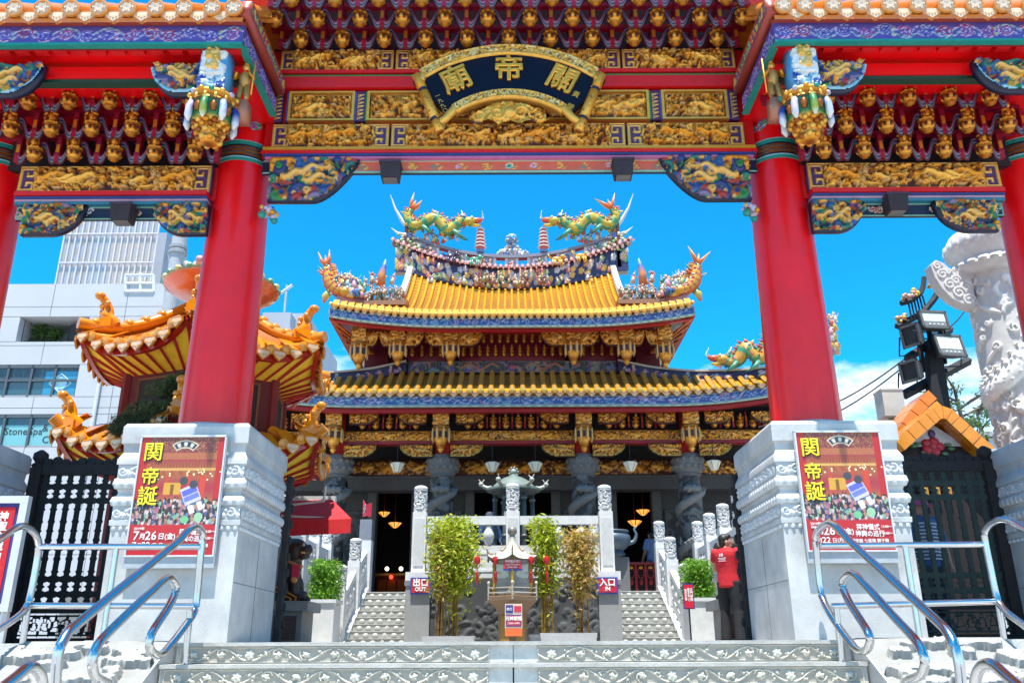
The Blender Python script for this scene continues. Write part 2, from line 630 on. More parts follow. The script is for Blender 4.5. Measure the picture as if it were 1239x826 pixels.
# sloping cloud slabs beside the middle steps, then the outer flights
def cloud_slab(sg):
    rl = Relief(1.22, 3.0, 90, 220, C(0.29, 0.29, 0.28))
    rn = random.Random(5 + sg)
    for k in range(75):
        cx, cz = rn.uniform(.1, 1.12), rn.uniform(.12, 2.9)
        L = rn.uniform(.08, .26)
        for i in range(rn.randint(2, 4)):
            ox, oz = rn.uniform(-.5, .5) * L, rn.uniform(-.03, .03)
            rl.stroke([(cx + ox + t * L * .5, cz + oz + .012 * math.sin(t * 9)) for t in np.linspace(-1, 1, 14)], [.035 * (1.05 - abs(t) ** 1.5) for t in np.linspace(-1, 1, 14)], 0.065, C(0.34, 0.34, 0.33), flat=True)
    sl_ = STEP / GO
    k = math.hypot(1, sl_)
    x0 = 2.83 if sg > 0 else -2.83 - 1.22
    def fn(g):
        o = np.empty_like(g)
        o[..., 0] = g[..., 0]
        t = g[..., 2]                 # distance along the slope from the lower end
        h = -g[..., 1]
        yy = YE - 0.02 - (3.0 - t) / k
        o[..., 1] = yy - h * sl_ / k
        o[..., 2] = Z0 + 0.015 - (3.0 - t) / k * sl_ + h / k
        return o
    q = MB()
    rl.into(q, x0, 0, 0, fn=fn)
    w = 1.22
    L = 3.0 / k
    prof = [(YE - 0.02 - L, -1.64), (YE + 0.02, -1.64), (YE + 0.02, Z0 + 0.012), (YE - 0.02, Z0 + 0.012), (YE - 0.02 - L, Z0 + 0.012 - L * sl_)]
    v = [(x0 - .02, a, b) for a, b in prof] + [(x0 + w + .02, a, b) for a, b in prof]
    n = 5
    f = [tuple(range(n)), tuple(range(n, 2 * n))[::-1]] + [(i, i + n, (i + 1) % n + n, (i + 1) % n) for i in range(n)]
    q.add(v, f, C(0.5, 0.5, 0.49))
    o = q.build("sloping_slab", "matte", ang=50)
    tag(o, kind="structure")
for sg in (-1, 1):
    cloud_slab(sg)
for sg in (-1, 1):
    st = empty("side_steps", (sg * 5.6, 7.0, -1.6), kind="structure")
    for n in range(10):
        y0, zt = YE - GO * n, Z0 - STEP * n
        a, b = sorted((sg * 4.09, sg * 9.0))
        mb = MB()
        mb.box(a, b, y0, y0 + GO + 0.03, zt - STEP + 0.002, zt)
        mb.build("step", "carved_stone", st, ang=0)

# ------------------------------------------------------------ the gate
gate = empty("temple_gate", (-0.02, 8.5, Z0), "tall red and gold temple gate with carved beams and two tiled wings framing the view", "gate")
GX = (-0.02)
CX_IN, CX_OUT = 3.03, 5.83
YB = 8.2           # front face of the beams

# pedestals: square lofted profile with carved bands
PED = [(0.0, .575), (1.0, .575), (1.0, .60), (1.045, .605), (1.05, .585), (1.17, .585), (1.175, .61), (1.215, .63), (1.255, .61), (1.265, .57), (1.30, .555), (1.325, .57),
       (1.33, .60), (1.37, .63), (1.42, .615), (1.43, .59), (1.55, .59), (1.555, .615), (1.60, .615), (1.62, .60), (1.67, .56), (1.74, .57), (1.755, .60), (1.91, .60), (1.945, .565)]
def pedestal(x, seed):
    yc, dep = 8.5, 0.70
    rings, cols = [], []
    for z, r in PED:
        r = .575 + (r - .575) * .6; k = r - .575
        rings.append([(x - r, yc - dep - k, Z0 + z), (x + r, yc - dep - k, Z0 + z), (x + r, yc + dep + k, Z0 + z), (x - r, yc + dep + k, Z0 + z)])
    mb = MB()
    v = [p for r in rings for p in r]
    f = []
    for j in range(len(rings) - 1):
        for i in range(4):
            f.append((j * 4 + i, j * 4 + (i + 1) % 4, (j + 1) * 4 + (i + 1) % 4, (j + 1) * 4 + i))
    f.append((0, 3, 2, 1))
    k = (len(rings) - 1) * 4
    f.append((k, k + 1, k + 2, k + 3))
    mb.add(v, f)
    o = mb.build("pedestal", "marble", gate, ang=25)
    # drum that carries the shaft
    q = MB()
    q.lathe([(.47, 1.94), (.475, 1.965), (.45, 2.0), (.41, 2.03), (.38, 2.045)], 32, (x, yc, Z0))
    q.build("drum", "marble", o, ang=50)
    fg, bg = C(.68, .69, .70), C(.50, .515, .54)
    # carved bands on the front and on the face towards the middle
    def band(z0_, h, style):
        rl = Relief(1.16, h, 110, 14, bg)
        if style == 0:
            for kx in range(9):
                cx = (kx + .5) * 1.16 / 9
                rl.spiral(cx - .02, h * .5, h * .40, h * .1, .016, fg, 1.3, a0=kx, d=1 if kx % 2 else -1)
                rl.stroke([(cx + .045, h * .3), (cx + .06, h * .7)], [h * .2, h * .12], .014, fg)
        else:
            for kx in range(18):
                cx = (kx + .5) * 1.16 / 18
                rl.stroke([(cx, h * .35), (cx, h * .55)], [h * .4, h * .38], .018, fg)
        return rl
    for z_, h_, stl, off in ((1.055, .11, 0, .583), (1.43, .115, 0, .586), (.955, .045, 1, .577)):
        rl = band(z_, h_, stl)
        q = MB()
        kk = off - .575
        rl.into(q, x - .58, yc - dep - kk - .001, Z0 + z_)
        sgn = -1 if x > 0 else 1
        def fn(g, kk=kk, sgn=sgn):
            o2 = np.empty_like(g)
            t = (g[..., 0] - (x - .58)) / 1.16
            hgt = (yc - dep - kk - .001) - g[..., 1]
            o2[..., 0] = x + sgn * (.575 + kk + .001 + hgt)
            o2[..., 1] = yc - dep + t * 2 * dep
            o2[..., 2] = g[..., 2]
            return o2
        rl.into(q, x - .58, yc - dep - kk - .001, Z0 + z_, fn=fn)
        q.build("carved_band", "matte", o, ang=180)
    for z_, r_ in ((1.215, .60), (1.375, .60)):
        q = MB()
        for kx in range(15):
            q.ell((x - .56 + kx * 1.12 / 14, yc - dep - .018, Z0 + z_), (.042, .018, .04), fg, 8, 5)
        sgn = -1 if x > 0 else 1
        for kx in range(18):
            q.ell((x + sgn * .593, yc - dep + kx * 2 * dep / 17, Z0 + z_), (.018, .042, .04), fg, 8, 5)
        q.build("petal_moulding", "matte", o, ang=180)
    # block joints seen on the side face
    sgn = -1 if x > 0 else 1
    q = MB()
    q.box(*sorted((x + sgn * .573, x + sgn * .577)), yc - .006, yc + .006, Z0 + .02, Z0 + .94, C(.2, .2, .22))
    q.box(*sorted((x + sgn * .573, x + sgn * .577)), yc - dep + .01, yc + dep - .01, Z0 + .50, Z0 + .507, C(.2, .2, .22))
    q.build("block_joint", "matte", o, ang=0)
    return o
for i, x in enumerate((-CX_IN, CX_IN, -CX_OUT, CX_OUT)):
    pedestal(GX + x, i)

def column(x):
    yc = 8.5
    mb = MB()
    prof = []
    for t in np.linspace(0, 1, 12):
        prof.append((0.352 - 0.074 * t ** 1.15, Z0 + 2.02 + t * 4.3))
    mb.lathe(prof, 48, (x, yc, 0))
    o = mb.build("column", "lacquer", gate, ang=60)
    q = MB()
    zb = 5.10
    r = lambda z: 0.352 - 0.074 * max(0, (z - 2.08) / 4.3) ** 1.15
    for a, b, dr, c in ((0, .035, .012, TEAL), (.035, .055, .010, C(.3, .55, .6)), (.055, .075, .008, NAVY), (.075, .185, .008, GOLD3), (.185, .205, .008, NAVY), (.205, .25, .012, TEAL), (.25, .262, .010, C(.35, .6, .62))):
        R = r(zb + a) + dr
        q.lathe([(R - .02, zb + a), (R, zb + a + .002), (R, zb + b - .002), (R - .02, zb + b)], 40, (x, yc, 0), c)
    for k in range(20):   # key pattern on the collar band
        a = k * 2 * math.pi / 20
        R = r(zb) + .010
        for dz, dl in ((.105, .34), (.155, .34)):
            pts = [(x + R * math.cos(a + t * .30), yc + R * math.sin(a + t * .30), zb + dz + (.02 if k % 2 else -.005) * (t > .5)) for t in np.linspace(0, 1, 5)]
            q.tube(pts, .008, 4, NAVY)
    q.build("collar_band", "paint", o, ang=40)
    # painted clouds above the collar
    q = MB()
    rn = random.Random(int(x * 10))
    for (za, aa) in ((5.55, -1.9), (5.50, -1.15), (5.74, -1.35), (5.72, -2.1), (5.48, -2.4)):
        rl = Relief(.26, .17, 40, 26, (0, 0, 0, 0))
        for k in range(5):
            cx, cz = .05 + .04 * k, .085 + rn.uniform(-.03, .03)
            rl.spiral(cx, cz, .04, .017, .010, [BLUE, TEAL, C(.25, .02, .3), SKYB, GREEN][k], 1.1, rn.uniform(0, 6), 1, WHITE)
        rl.stroke([(.02 + t * .22, .05 + .025 * math.sin(t * 7)) for t in np.linspace(0, 1, 20)], .013, .008, TEAL, line=WHITE)
        R = r(za) + .001
        def fn(g, za=za, aa=aa, R=R):
            o2 = np.empty_like(g)
            h = -g[..., 1]
            th = aa + (g[..., 0] - .13) / R
            o2[..., 0] = x + (R + h) * np.cos(th)
            o2[..., 1] = yc + (R + h) * np.sin(th)
            o2[..., 2] = za + g[..., 2]
            return o2
        rl.into(q, 0, 0, 0, mask=rl.H > 0.0005, fn=fn)
    q.build("painted_cloud", "paint", o, ang=180)
    return o
for x in (-CX_IN, CX_IN, -CX_OUT, CX_OUT):
    column(GX + x)

# --- carved gilded panels
def fret(rl, x0, x1, h, col, d):
    """corner meander at the ends of a panel"""
    w = x1 - x0
    f = lambda a, b: (x0 + (a if d > 0 else 1 - a) * w, b * h)
    r = min(.011, h * .05)
    for P_ in ([(.12, .12), (.12, .88), (.75, .88), (.75, .62), (.42, .62), (.42, .74)], [(.12, .12), (.75, .12), (.75, .38), (.42, .38), (.42, .26)], [(.9, .1), (1.0, .3), (.85, .5), (1.0, .7), (.9, .9)]):
        rl.poly([f(a, b) for a, b in P_], r, .012, col)
PANEL_CACHE = {}
def gold_panel_mesh(w, h, seed, frets=True, bg=PURPLE, dens=1.0, amp=.085, nz=None, cols=None, r=None):
    key = (round(w, 2), round(h, 2), seed)
    if key in PANEL_CACHE:
        return PANEL_CACHE[key]
    nz = nz or 38
    nx = min(280, int(w / h * nz * 0.8))
    rl = Relief(w, h, nx, nz, bg)
    rn = random.Random(seed)
    fw = h * .62 if frets else 0.02
    cols = cols or [GOLD, GOLD, GOLD2, GOLD3, C(.66, .30, .05, .9), C(.80, .36, .05, 1), C(.62, .34, .12, .6)]
    r = r or h * .045
    a0, a1 = fw * (0.9 if frets else 1), w - fw * (0.9 if frets else 1)
    # dark red-brown ground of the carving; also paints in deep cavity shade
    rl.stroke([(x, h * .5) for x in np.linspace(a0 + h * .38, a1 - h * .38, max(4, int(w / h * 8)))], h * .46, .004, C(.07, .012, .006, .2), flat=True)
    A = (a1 - a0) * h
    rl.busy(rn, int(A / (r * r) * .085 * dens), r * .85, amp * .6, cols, a0, a1, h * .08, h * .92, 4.0)
    rl.busy(rn, int(A / (r * r) * .075 * dens), r * 1.0, amp, cols, a0, a1, h * .12, h * .88, 5.0)
    for k in range(int(A / (h * h) * 1.5)):       # larger beasts
        cx, cz = rn.uniform(a0 + .1, a1 - .1), h * rn.uniform(.38, .62)
        s = h * rn.uniform(.13, .18)
        c = rn.choice([GOLD, GOLD2])
        rl.stroke([(cx + s * 1.5 * t, cz + s * .5 * math.sin(t * 2.5)) for t in np.linspace(-1, 1, 12)], [s * (.8 - .35 * abs(t)) for t in np.linspace(-1, 1, 12)], amp * 1.05, c)
        rl.stroke([(cx + s * 1.7, cz + s * .6)], s * .55, amp * 1.15, c)
        for dx in (-1.1, -.5, .6, 1.1):
            rl.stroke([(cx + s * dx, cz - s * .3), (cx + s * (dx + .25), cz - s * 1.2), (cx + s * (dx + .5), cz - s * 1.6)], s * .26, amp * .8, c)
    if frets:
        fret(rl, 0.004, fw, h, GOLD2, 1)
        fret(rl, w - fw, w - .004, h, GOLD2, -1)
    rl.border(.010, .014, GOLD2)
    PANEL_CACHE[key] = rl
    return rl
def gold_panel(name, x0, x1, z0, z1, Y, seed, parent, frets=True, bg=PURPLE, mirror=False, depth=.08, dens=1.0, amp=.09, nz=None):
    rl = gold_panel_mesh(x1 - x0, z1 - z0, seed, frets, bg, dens, amp, nz)
    q = MB()
    rl.into(q, x0, Y, z0, mirror=mirror)
    q.box(x0, x1, Y + .001, Y + depth, z0, z1, bg)
    return q.build(name, "paint", parent, ang=180)

def zr(py): return zy(py, YB)
# body of the middle beam, then rows of panels upon it
xb = 2.76
mb = MB()
mb.box(GX - xb, GX + xb, YB + .06, YB + .30, zr(187), zr(58))
mb.build("main_beam", "red_paint", gate, ang=0)
def px_c(off, py, Y=YB - .02):        # offset in photo pixels from the middle axis (x = 616)
    return xy(616 + off, py, Y) 
def row(py0, py1, cuts, seed, name, frets=True):
    for i, (a, b) in enumerate(cuts):
        gold_panel(name, px_c(a, (py0 + py1) / 2), px_c(b, (py0 + py1) / 2), zr(py1), zr(py0), YB - .02, seed + (i if a + b == 0 else 5), gate, frets, mirror=(a + b) > 0)
row(151, 180, [(-286, -144), (-142, 142), (144, 286)], 100, "carved_panel")
row(62, 87, [(-275, -138), (-136, 136), (138, 275)], 110, "carved_panel")
for (a, b) in ((-266, -186), (-171, 171), (186, 266)):
    x0, x1 = px_c(a, 128), px_c(b, 128)
    o = gold_panel("carved_panel", x0 + .03, x1 - .03, zr(146) + .02, zr(111) - .02, YB + .02, 120 + (0 if a + b == 0 else 1), gate, False, C(.04, .01, .01), mirror=a > 0, depth=.03, nz=34)
    q = MB()
    for (c, d, e, g) in ((x0, x1, zr(146), zr(146) + .022), (x0, x1, zr(111) - .022, zr(111)), (x0, x0 + .03, zr(146) + .022, zr(111) - .022), (x1 - .03, x1, zr(146) + .022, zr(111) - .022)):
        q.box(c, d, YB - .025, YB + .058, e, g, GOLD2)
    q.box(x0 - .022, x0 - .002, YB - .01, YB + .055, zr(146), zr(111), GREEN if a + b == 0 else VIOLET)
    q.box(x1 + .002, x1 + .022, YB - .01, YB + .055, zr(146), zr(111), GREEN if a + b == 0 else VIOLET)
    q.build("frame", "paint", o, ang=0)
for a in (-278, -178.5, 178.5, 274):
    xa = px_c(a, 128)
    rl = Relief(.085, zr(111) - zr(146), 12, 44, PURPLE)
    for k in range(7):
        rl.poly([(.012, .02 + k * .05), (.073, .045 + k * .05), (.012, .045 + k * .05)], .006, .010, GOLD2)
    q = MB()
    rl.into(q, xa - .043, YB - .011, zr(146))
    q.box(xa - .043, xa + .043, YB - .01, YB + .055, zr(146), zr(111), PURPLE)
    q.build("pilaster", "paint", gate, ang=180)
def strip(name, x0, x1, y0, y1, z0, z1, col, mat="paint"):
    q = MB(); q.box(x0, x1, y0, y1, z0, z1, col)
    return q.build(name, mat, gate, ang=0)
strip("moulding", GX - 2.72, GX + 2.72, YB - .075, YB + .055, zr(184), zr(181), C(.62, .30, .03, .4))
strip("moulding", GX - 2.74, GX + 2.74, YB - .06, YB + .055, zr(187.5), zr(184.2), RED)
strip("moulding", GX - 2.72, GX + 2.72, YB - .05, YB + .26, zr(190), zr(187.7), C(.02, .05, .22))
strip("moulding", GX - 2.70, GX + 2.70, YB - .03, YB + .24, zr(192.5), zr(190.2), C(.55, .16, .35))
strip("moulding", GX - 2.70, GX + 2.70, YB - .07, YB + .055, zr(92), zr(88), RED)
strip("moulding", GX - 2.70, GX + 2.70, YB - .05, YB + .055, zr(95.5), zr(93.2), C(.05, .22, .05))
strip("moulding", GX - 2.70, GX + 2.70, YB - .065, YB + .055, zr(109), zr(96), RED)
# painted board under the beam
def painted_board(name, x0, x1, z0, z1, Y, seed, mid=True, dep=.035):
    w, h = x1 - x0, z1 - z0
    rl = Relief(w, h, int(min(260, w / h * 22)), 22, NAVY)
    rn = random.Random(seed)
    def cart(a, b, fill, line):
        rl.poly([(a, h * .5), (b, h * .5)], h * .40, .006, fill)
        rl.poly([(a, h * .12), (b, h * .12), (b + h * .3, h * .5), (b, h * .88), (a, h * .88), (a - h * .3, h * .5), (a, h * .12)], h * .06, .012, line)
    if mid:
        cart(w * .19, w * .81, SALMON, C(.3, .5, .35))
        for k in range(13):
            cx = w * (.2 + .6 * k / 12)
            rl.spiral(cx, h * .5, h * .24, h * .045, .012, [TEAL, LILAC, YELLOW][k % 3], 1.2, k, 1 if k % 2 else -1)
            rl.stroke([(cx + h * .4 * t, h * (.5 + .2 * math.sin(t * 6))) for t in np.linspace(0, 1, 9)], h * .05, .012, YELLOW)
        rl.stroke([(w * .5, h * .5)], h * .27, .012, TEAL, line=C(.7, .7, .5))
        for (a, b) in ((.02, .14), (.86, .98)):
            for k in range(9):
                rl.spiral(w * (a + (b - a) * rn.random()), h * rn.uniform(.25, .75), h * .2, h * .06, .010, rn.choice([C(.6, .35, .2), TEAL, LILAC, C(.6, .2, .3)]), 1.1, rn.uniform(0, 6), 1, C(.7, .6, .5))
    else:
        for (a, b) in ((.0, .42), (.58, 1.0)):
            for k in range(12):
                rl.spiral(w * (a + (b - a) * rn.random()), h * rn.uniform(.2, .8), h * .24, h * .07, .010, rn.choice([C(.65, .4, .12), TEAL, LILAC, C(.6, .15, .1)]), 1.1, rn.uniform(0, 6), 1, C(.7, .65, .5))
    rl.border(.010, .012, C(.2, .45, .35))
    q = MB()
    rl.into(q, x0, Y, z0)
    q.box(x0, x1, Y + .001, Y + dep, z0, z1, NAVY)
    return q.build(name, "paint", gate, ang=180)
painted_board("painted_board", GX - 2.74, GX + 2.74, zy(209.5, 8.24), zy(193, 8.24), 8.24, 3)

# --- openwork corner braces
def brace(name, x0, x1, z0, z1, Y, shape, seed, mirror, pal, parent=gate, bgc=NAVY, amp=.06, rim=None, dens=1.0, nz=40, dep=.08):
    w, h = x1 - x0, z1 - z0
    rl = Relief(w, h, int(max(30, w / h * nz)), nz, bgc)
    rn = random.Random(seed)
    tx = rl.X / w
    lower = np.array([shape(t) for t in tx]) * h            # height of the lower outline above z0
    r = h * .045
    n = int(w * h / (r * r) * .17 * dens)
    rl.busy(rn, n, r * .8, amp * .5, pal, 0, w, 0, h, 4)
    rl.busy(rn, int(n * .4), r * 1.1, amp, pal, 0, w, 0, h, 6, line=None)
    for k in range(3):
        cx = w * rn.uniform(.2, .6); cz = h * rn.uniform(.4, .75); s = h * .12
        rl.stroke([(cx + s * 1.6 * t, cz + s * .6 * math.sin(2.5 * t)) for t in np.linspace(-1, 1, 14)], [s * (.7 - .3 * abs(t)) for t in np.linspace(-1, 1, 14)], amp * 1.2, C(.82, .46, .12, .6))
    if rim:
        rl.stroke([(rl.X[i], lower[i] + h * .06) for i in range(0, len(tx))], h * .09, amp * .8, rim)
    mask = rl.Z[None, :] >= lower[:, None]
    q = MB()
    rl.into(q, x0, Y, z0, mask=mask, mirror=mirror)
    pts = [(x0 + (w - X if mirror else X), z0 + l) for X, l in zip(rl.X[::3], lower[::3])]
    pts = [(x0 + (w if mirror else 0), z1)] + pts + [(x0 + (0 if mirror else w), z1)]
    q.prism(pts, Y + .001, Y + dep, rim if rim is not None and dep > .12 else bgc)
    return q.build(name, "paint", parent, ang=180)
PAL_D = [C(.02, .1, .3), C(.01, .2, .16), C(.03, .04, .16), GOLD, C(.80, .36, .05, .6), C(.80, .40, .08, .5), GREEN, C(.01, .16, .13), C(.01, .04, .2), GOLD3, C(.40, .03, .02), C(.2, .16, .3), C(.72, .42, .10, .4), GOLD]
def sh_dragon(t):      # deep at the column, sweeping up to a tip
    return 0.02 if t < .5 else min(1.0, 0.02 + .9 * ((t - .5) / .5) ** 1.7)
def sh_quarter(t):
    return 0.02 if t < .45 else 1 - math.sqrt(max(0, 1 - ((t - .45) / .55) ** 2)) * .98
for sg in (-1, 1):
    a, b = px_c(-287, 225, 8.3), px_c(-178, 205, 8.3)
    if sg > 0: a, b = 2 * GX - b, 2 * GX - a
    o = brace("dragon_brace", a, b, zy(249, 8.3), zy(197, 8.3), 8.20, sh_dragon, 31, sg > 0, PAL_D, dep=.07)
    q = MB()
    rn = random.Random(3)
    xs = GX + sg * 2.62
    for k in range(16):
        q.ell((xs + rn.uniform(-.07, .07), 8.25 + rn.uniform(-.06, .06), zy(257, 8.25) + rn.uniform(-.07, .07)), rn.uniform(.02, .045), rn.choice([GOLD, C(.7, .4, .12, .3), BLUE, TEAL, LILAC]), 7, 5)
    q.build("pendant", "paint", o, ang=180)

# --- side bays
for sg in (-1, 1):
    def X_(px, py, Y=8.2):
        v = xy(px, py, Y)
        return v if sg < 0 else 2 * GX - v
    xa, xc = sorted((X_(25, 216), X_(257, 216)))
    gold_panel("carved_panel", xa, xc, zr(232), zr(200), YB - .02, 140, gate, True, mirror=sg > 0, amp=.08)
    xa, xc = xa + .01, xc - .01
    mb = MB(); mb.box(xa - .05, xc + .05, YB + .061, YB + .28, zr(238), zr(198)); mb.build("side_beam", "red_paint", gate, ang=0)
    strip("moulding", xa, xc, YB - .07, YB + .058, zr(237.5), zr(232.5), RED)
    strip("moulding", xa, xc, YB - .05, YB + .24, zr(240.5), zr(238), C(.02, .05, .22))
    strip("moulding", xa, xc, YB - .035, YB + .22, zr(243), zr(240.7), C(.55, .3, .42))
    strip("moulding", xa, xc, YB - .03, YB + .20, zr(246.5), zr(243.2), C(.03, .2, .3))
    painted_board("painted_board", xa, xc, zy(263, 8.22), zy(247, 8.22), 8.24, 8, mid=False)
    for (p0, p1, inner) in ((30, 103, False), (187, 253, True)):
        a, b = sorted((X_(p0, 268), X_(p1, 268)))
        brace("corner_brace", a, b, zy(287, 8.25), zy(250, 8.25), 8.16, sh_quarter, 51 + inner, (sg < 0) == inner, PAL_D, dep=.07, nz=32)

# --- bracket tiers: hanging lotus buds with figures, striped arms, red struts
def lotus_bud_mb():
    q = MB()
    q.lathe([(.03, 0), (.075, -.010), (.078, -.026), (.058, -.04), (.072, -.065), (.078, -.095), (.066, -.125), (.045, -.14), (.054, -.15), (.044, -.168), (.02, -.178)][::-1], 14, (0, 0, -.165), [GOLD, GOLD3, GOLD, GOLD2, GOLD, GOLD3, GOLD2, GOLD3, GOLD, GOLD3, GOLD2], flute=.15, nf=7)  # alternating dark rings put the shade of grooves into the gilding
    for k in range(7):
        a = k * 2 * math.pi / 7
        q.ell((.066 * math.cos(a), .066 * math.sin(a), -.25), (.026, .026, .034), GOLD2 if k % 2 else GOLD3, 6, 5)
        q.ell((.071 * math.cos(a + .45), .071 * math.sin(a + .45), -.255), (.016, .016, .024), C(.07, .012, .008), 6, 4)  # dark spots painted as shaded openings in the carving
        q.ell((.064 * math.cos(a + .4), .064 * math.sin(a + .4), -.18), (.022, .022, .016), GOLD, 6, 4)
    # little seated figure on top
    q.ell((0, -.02, -.105), (.052, .046, .065), GOLD, 8, 6)
    q.ell((0, -.045, -.025), (.032, .032, .036), GOLD2, 8, 6)
    q.ell((0, -.04, .015), (.024, .024, .018), GOLD3, 6, 4)
    for s_ in (-1, 1):
        q.tube([(s_ * .04, -.02, -.065), (s_ * .07, -.05, -.095), (s_ * .03, -.075, -.085)], [.016, .015, .012], 6, GOLD)
        q.tube([(s_ * .02, -.03, -.125), (s_ * .055, -.07, -.135), (s_ * .05, -.06, -.165)], [.02, .02, .014], 6, GOLD3)
    return q
def wing_mb(span=.22, drop=.19):
    q = MB()
    for s_ in (-1, 1):
        for k, c in enumerate((C(.2, .008, .05), C(.26, .2, .3), C(.015, .03, .14), C(.16, .2, .25), C(.08, .004, .02))):
            pts = []
            for t in np.linspace(0, 1, 9):
                x = .035 + (span - .035) * t
                z = -.05 - drop * (t ** .8) * .9 + .05 * math.sin(t * 6.3) - k * .020
                pts.append((s_ * x, .01 + .002 * k, z))
            q.tube(pts, .0135, 6, c)
    return q
def strut_mb(h):
    q = MB()
    q.box(-.026, .026, -.03, .03, -h, 0, C(.34, .005, .03))
    q.box(-.018, .018, -.034, -.028, -h * .62, -h * .30, GOLD)
    q.box(-.034, .034, -.036, .034, -h * .30, -h * .24, C(.25, .004, .03))
    q.box(-.034, .034, -.036, .034, -h * .72, -h * .66, C(.25, .004, .03))
    return q
def arm_mb(L):
    q = MB()
    q.box(-.03, .03, .02, L, -.10, -.02, C(.22, .006, .04))
    q.box(-.02, .02, .018, .024, -.09, -.03, GOLD3)
    return q
B0 = (0, 0, 0)
bud0 = wing0 = strut0 = arm0 = None
def bracket_tier(xs, Y, zt, sp, strut_h, sc=1.0, struts=True):
    global bud0, wing0, strut0, arm0
    for i, x in enumerate(xs):
        at = (x, Y, zt)
        if bud0 is None:
            bud0 = lotus_bud_mb().build("lotus_bud", "paint", gate, at=at, ang=180)
            wing0 = wing_mb().build("striped_arm", "paint", gate, at=(x, Y + .05, zt), ang=60)
            strut0 = strut_mb(.3).build("strut", "paint", gate, at=(x + sp / 2, Y + .08, zt), ang=0)
            arm0 = arm_mb(.5).build("bracket_arm", "paint", gate, at=at, ang=0)
            bud0.scale = (sc,) * 3
        else:
            inst(bud0, gate, at, sc=sc, rz=RND.uniform(-.2, .2))
            inst(wing0, gate, (x, Y + .05, zt), sc=(sp / .475 * 1.0, 1, 1))
            inst(arm0, gate, at)
            if struts: inst(strut0, gate, (x + sp / 2, Y + .08, zt), sc=(1, 1, strut_h / .3))
        if i == 0 and struts: inst(strut0, gate, (x - sp / 2, Y + .08, zt), sc=(1, 1, strut_h / .3))
# middle bay
sp = .475
bracket_tier([GX + k * sp for k in range(-5, 6)], 7.98, zy(26, 7.98), sp, .30)
bracket_tier([GX + (k + .5) * sp for k in range(-6, 6)], 7.74, zy(1, 7.74), sp, .30)
bracket_tier([GX + k * sp for k in range(-5, 6)], 7.50, zy(-24, 7.50), sp, .30)
for (py, Y) in ((33, 8.06), (6, 7.82), (-20, 7.6)):
    strip("bracket_rail", GX - 2.75, GX + 2.75, Y, Y + .07, zy(py + 2, Y), zy(py - 2.5, Y), C(.30, .004, .025))
mb = MB(); mb.box(GX - 2.8, GX + 2.8, 8.42, 8.5, zr(58), 8.2); mb.build("back_board", "night", gate, ang=0)  # near-black sheet standing in for the shade behind the brackets
# side bays
sp2 = .435
for sg in (-1, 1):
    cx = GX + sg * 4.28
    bracket_tier([cx + k * sp2 for k in (-2, -1, 0, 1, 2)], 8.0, zy(161, 8.0), sp2, .30, .97)
    bracket_tier([cx + (k + .5) * sp2 for k in (-3, -2, -1, 0, 1, 2)], 7.86, zy(131, 7.86), sp2, .30, .97)
    bracket_tier([cx + k * sp2 for k in (-3, -2, -1, 0, 1, 2)], 7.72, zy(98, 7.72), sp2, .26, .97)
    for (py, Y) in ((162, 8.08), (132, 7.94), (101, 7.8)):
        a, b = sorted((GX + sg * 3.3, GX + sg * 5.6))
        strip("bracket_rail", a, b, Y, Y + .07, zy(py + 2.5, Y), zy(py - 2.5, Y), C(.26, .004, .025))
    a, b = sorted((GX + sg * 2.95, GX + sg * 8.9))
    mb = MB(); mb.box(a, b, 8.3, 8.38, zr(198) + .005, 6.02); mb.build("back_board", "night", gate, ang=0)  # same near-black sheet, its colour doing for shade behind the side brackets

# --- wing roofs
def scroll_fascia(w, h, seed, line=LILAC, bg=VIOLET):
    rl = Relief(w, h, int(min(420, w / h * 24)), 24, bg)
    rn = random.Random(seed)
    n = int(w / h * 1.05)
    for k in range(n):
        cx = (k + .5) * w / n
        d = 1 if k % 2 else -1
        rl.spiral(cx, h * (.5 + .06 * d), h * .34, h * .085, .010, rn.choice([C(.30, .02, .22), C(.05, .04, .4), C(.3, .01, .06), BLUE, C(.1, .06, .42)]), 1.25, rn.uniform(0, 6), d, line)
        rl.stroke([(cx + h * (t - .5) * 1.3, h * (.5 + d * .36 * math.cos((t - .5) * 3))) for t in np.linspace(0, 1, 14)], h * .06, .008, rn.choice([BLUE, C(.3, .02, .2), TEAL]), line=line)
        if k % 5 == 0:
            rl.stroke([(cx + h * .4, h * .3), (cx + h * .4, h * .6)], h * .10, .012, rn.choice([LIME, TEAL, C(.5, .02, .05)]), line=line)
    return rl
def tile_end_mb(r, col=ORANGE, L=.5, slope=.7):
    """end of a barrel tile row: moulded disc plus the round tile running up the roof"""
    q = MB()
    q.tube([(0, .01, 0), (0, L, L * slope)], [r * .86, r * .86], 12, col)
    q.lathe([(r, -.0), (r, .03), (r * .82, .034), (r * .80, .022), (r * .52, .022), (r * .45, .036), (r * .2, .036), (.004, .03)], 16, (0, 0, 0), [col, col, col] + [C(.75, .55, .40)] * 5, m=Rx(math.pi / 2 + .1))
    for k in range(6):
        a = k * 1.047
        q.ell((r * .62 * math.cos(a), -.028, r * .62 * math.sin(a)), (r * .14, .01, r * .14), C(.78, .66, .5), 6, 4)
    return q
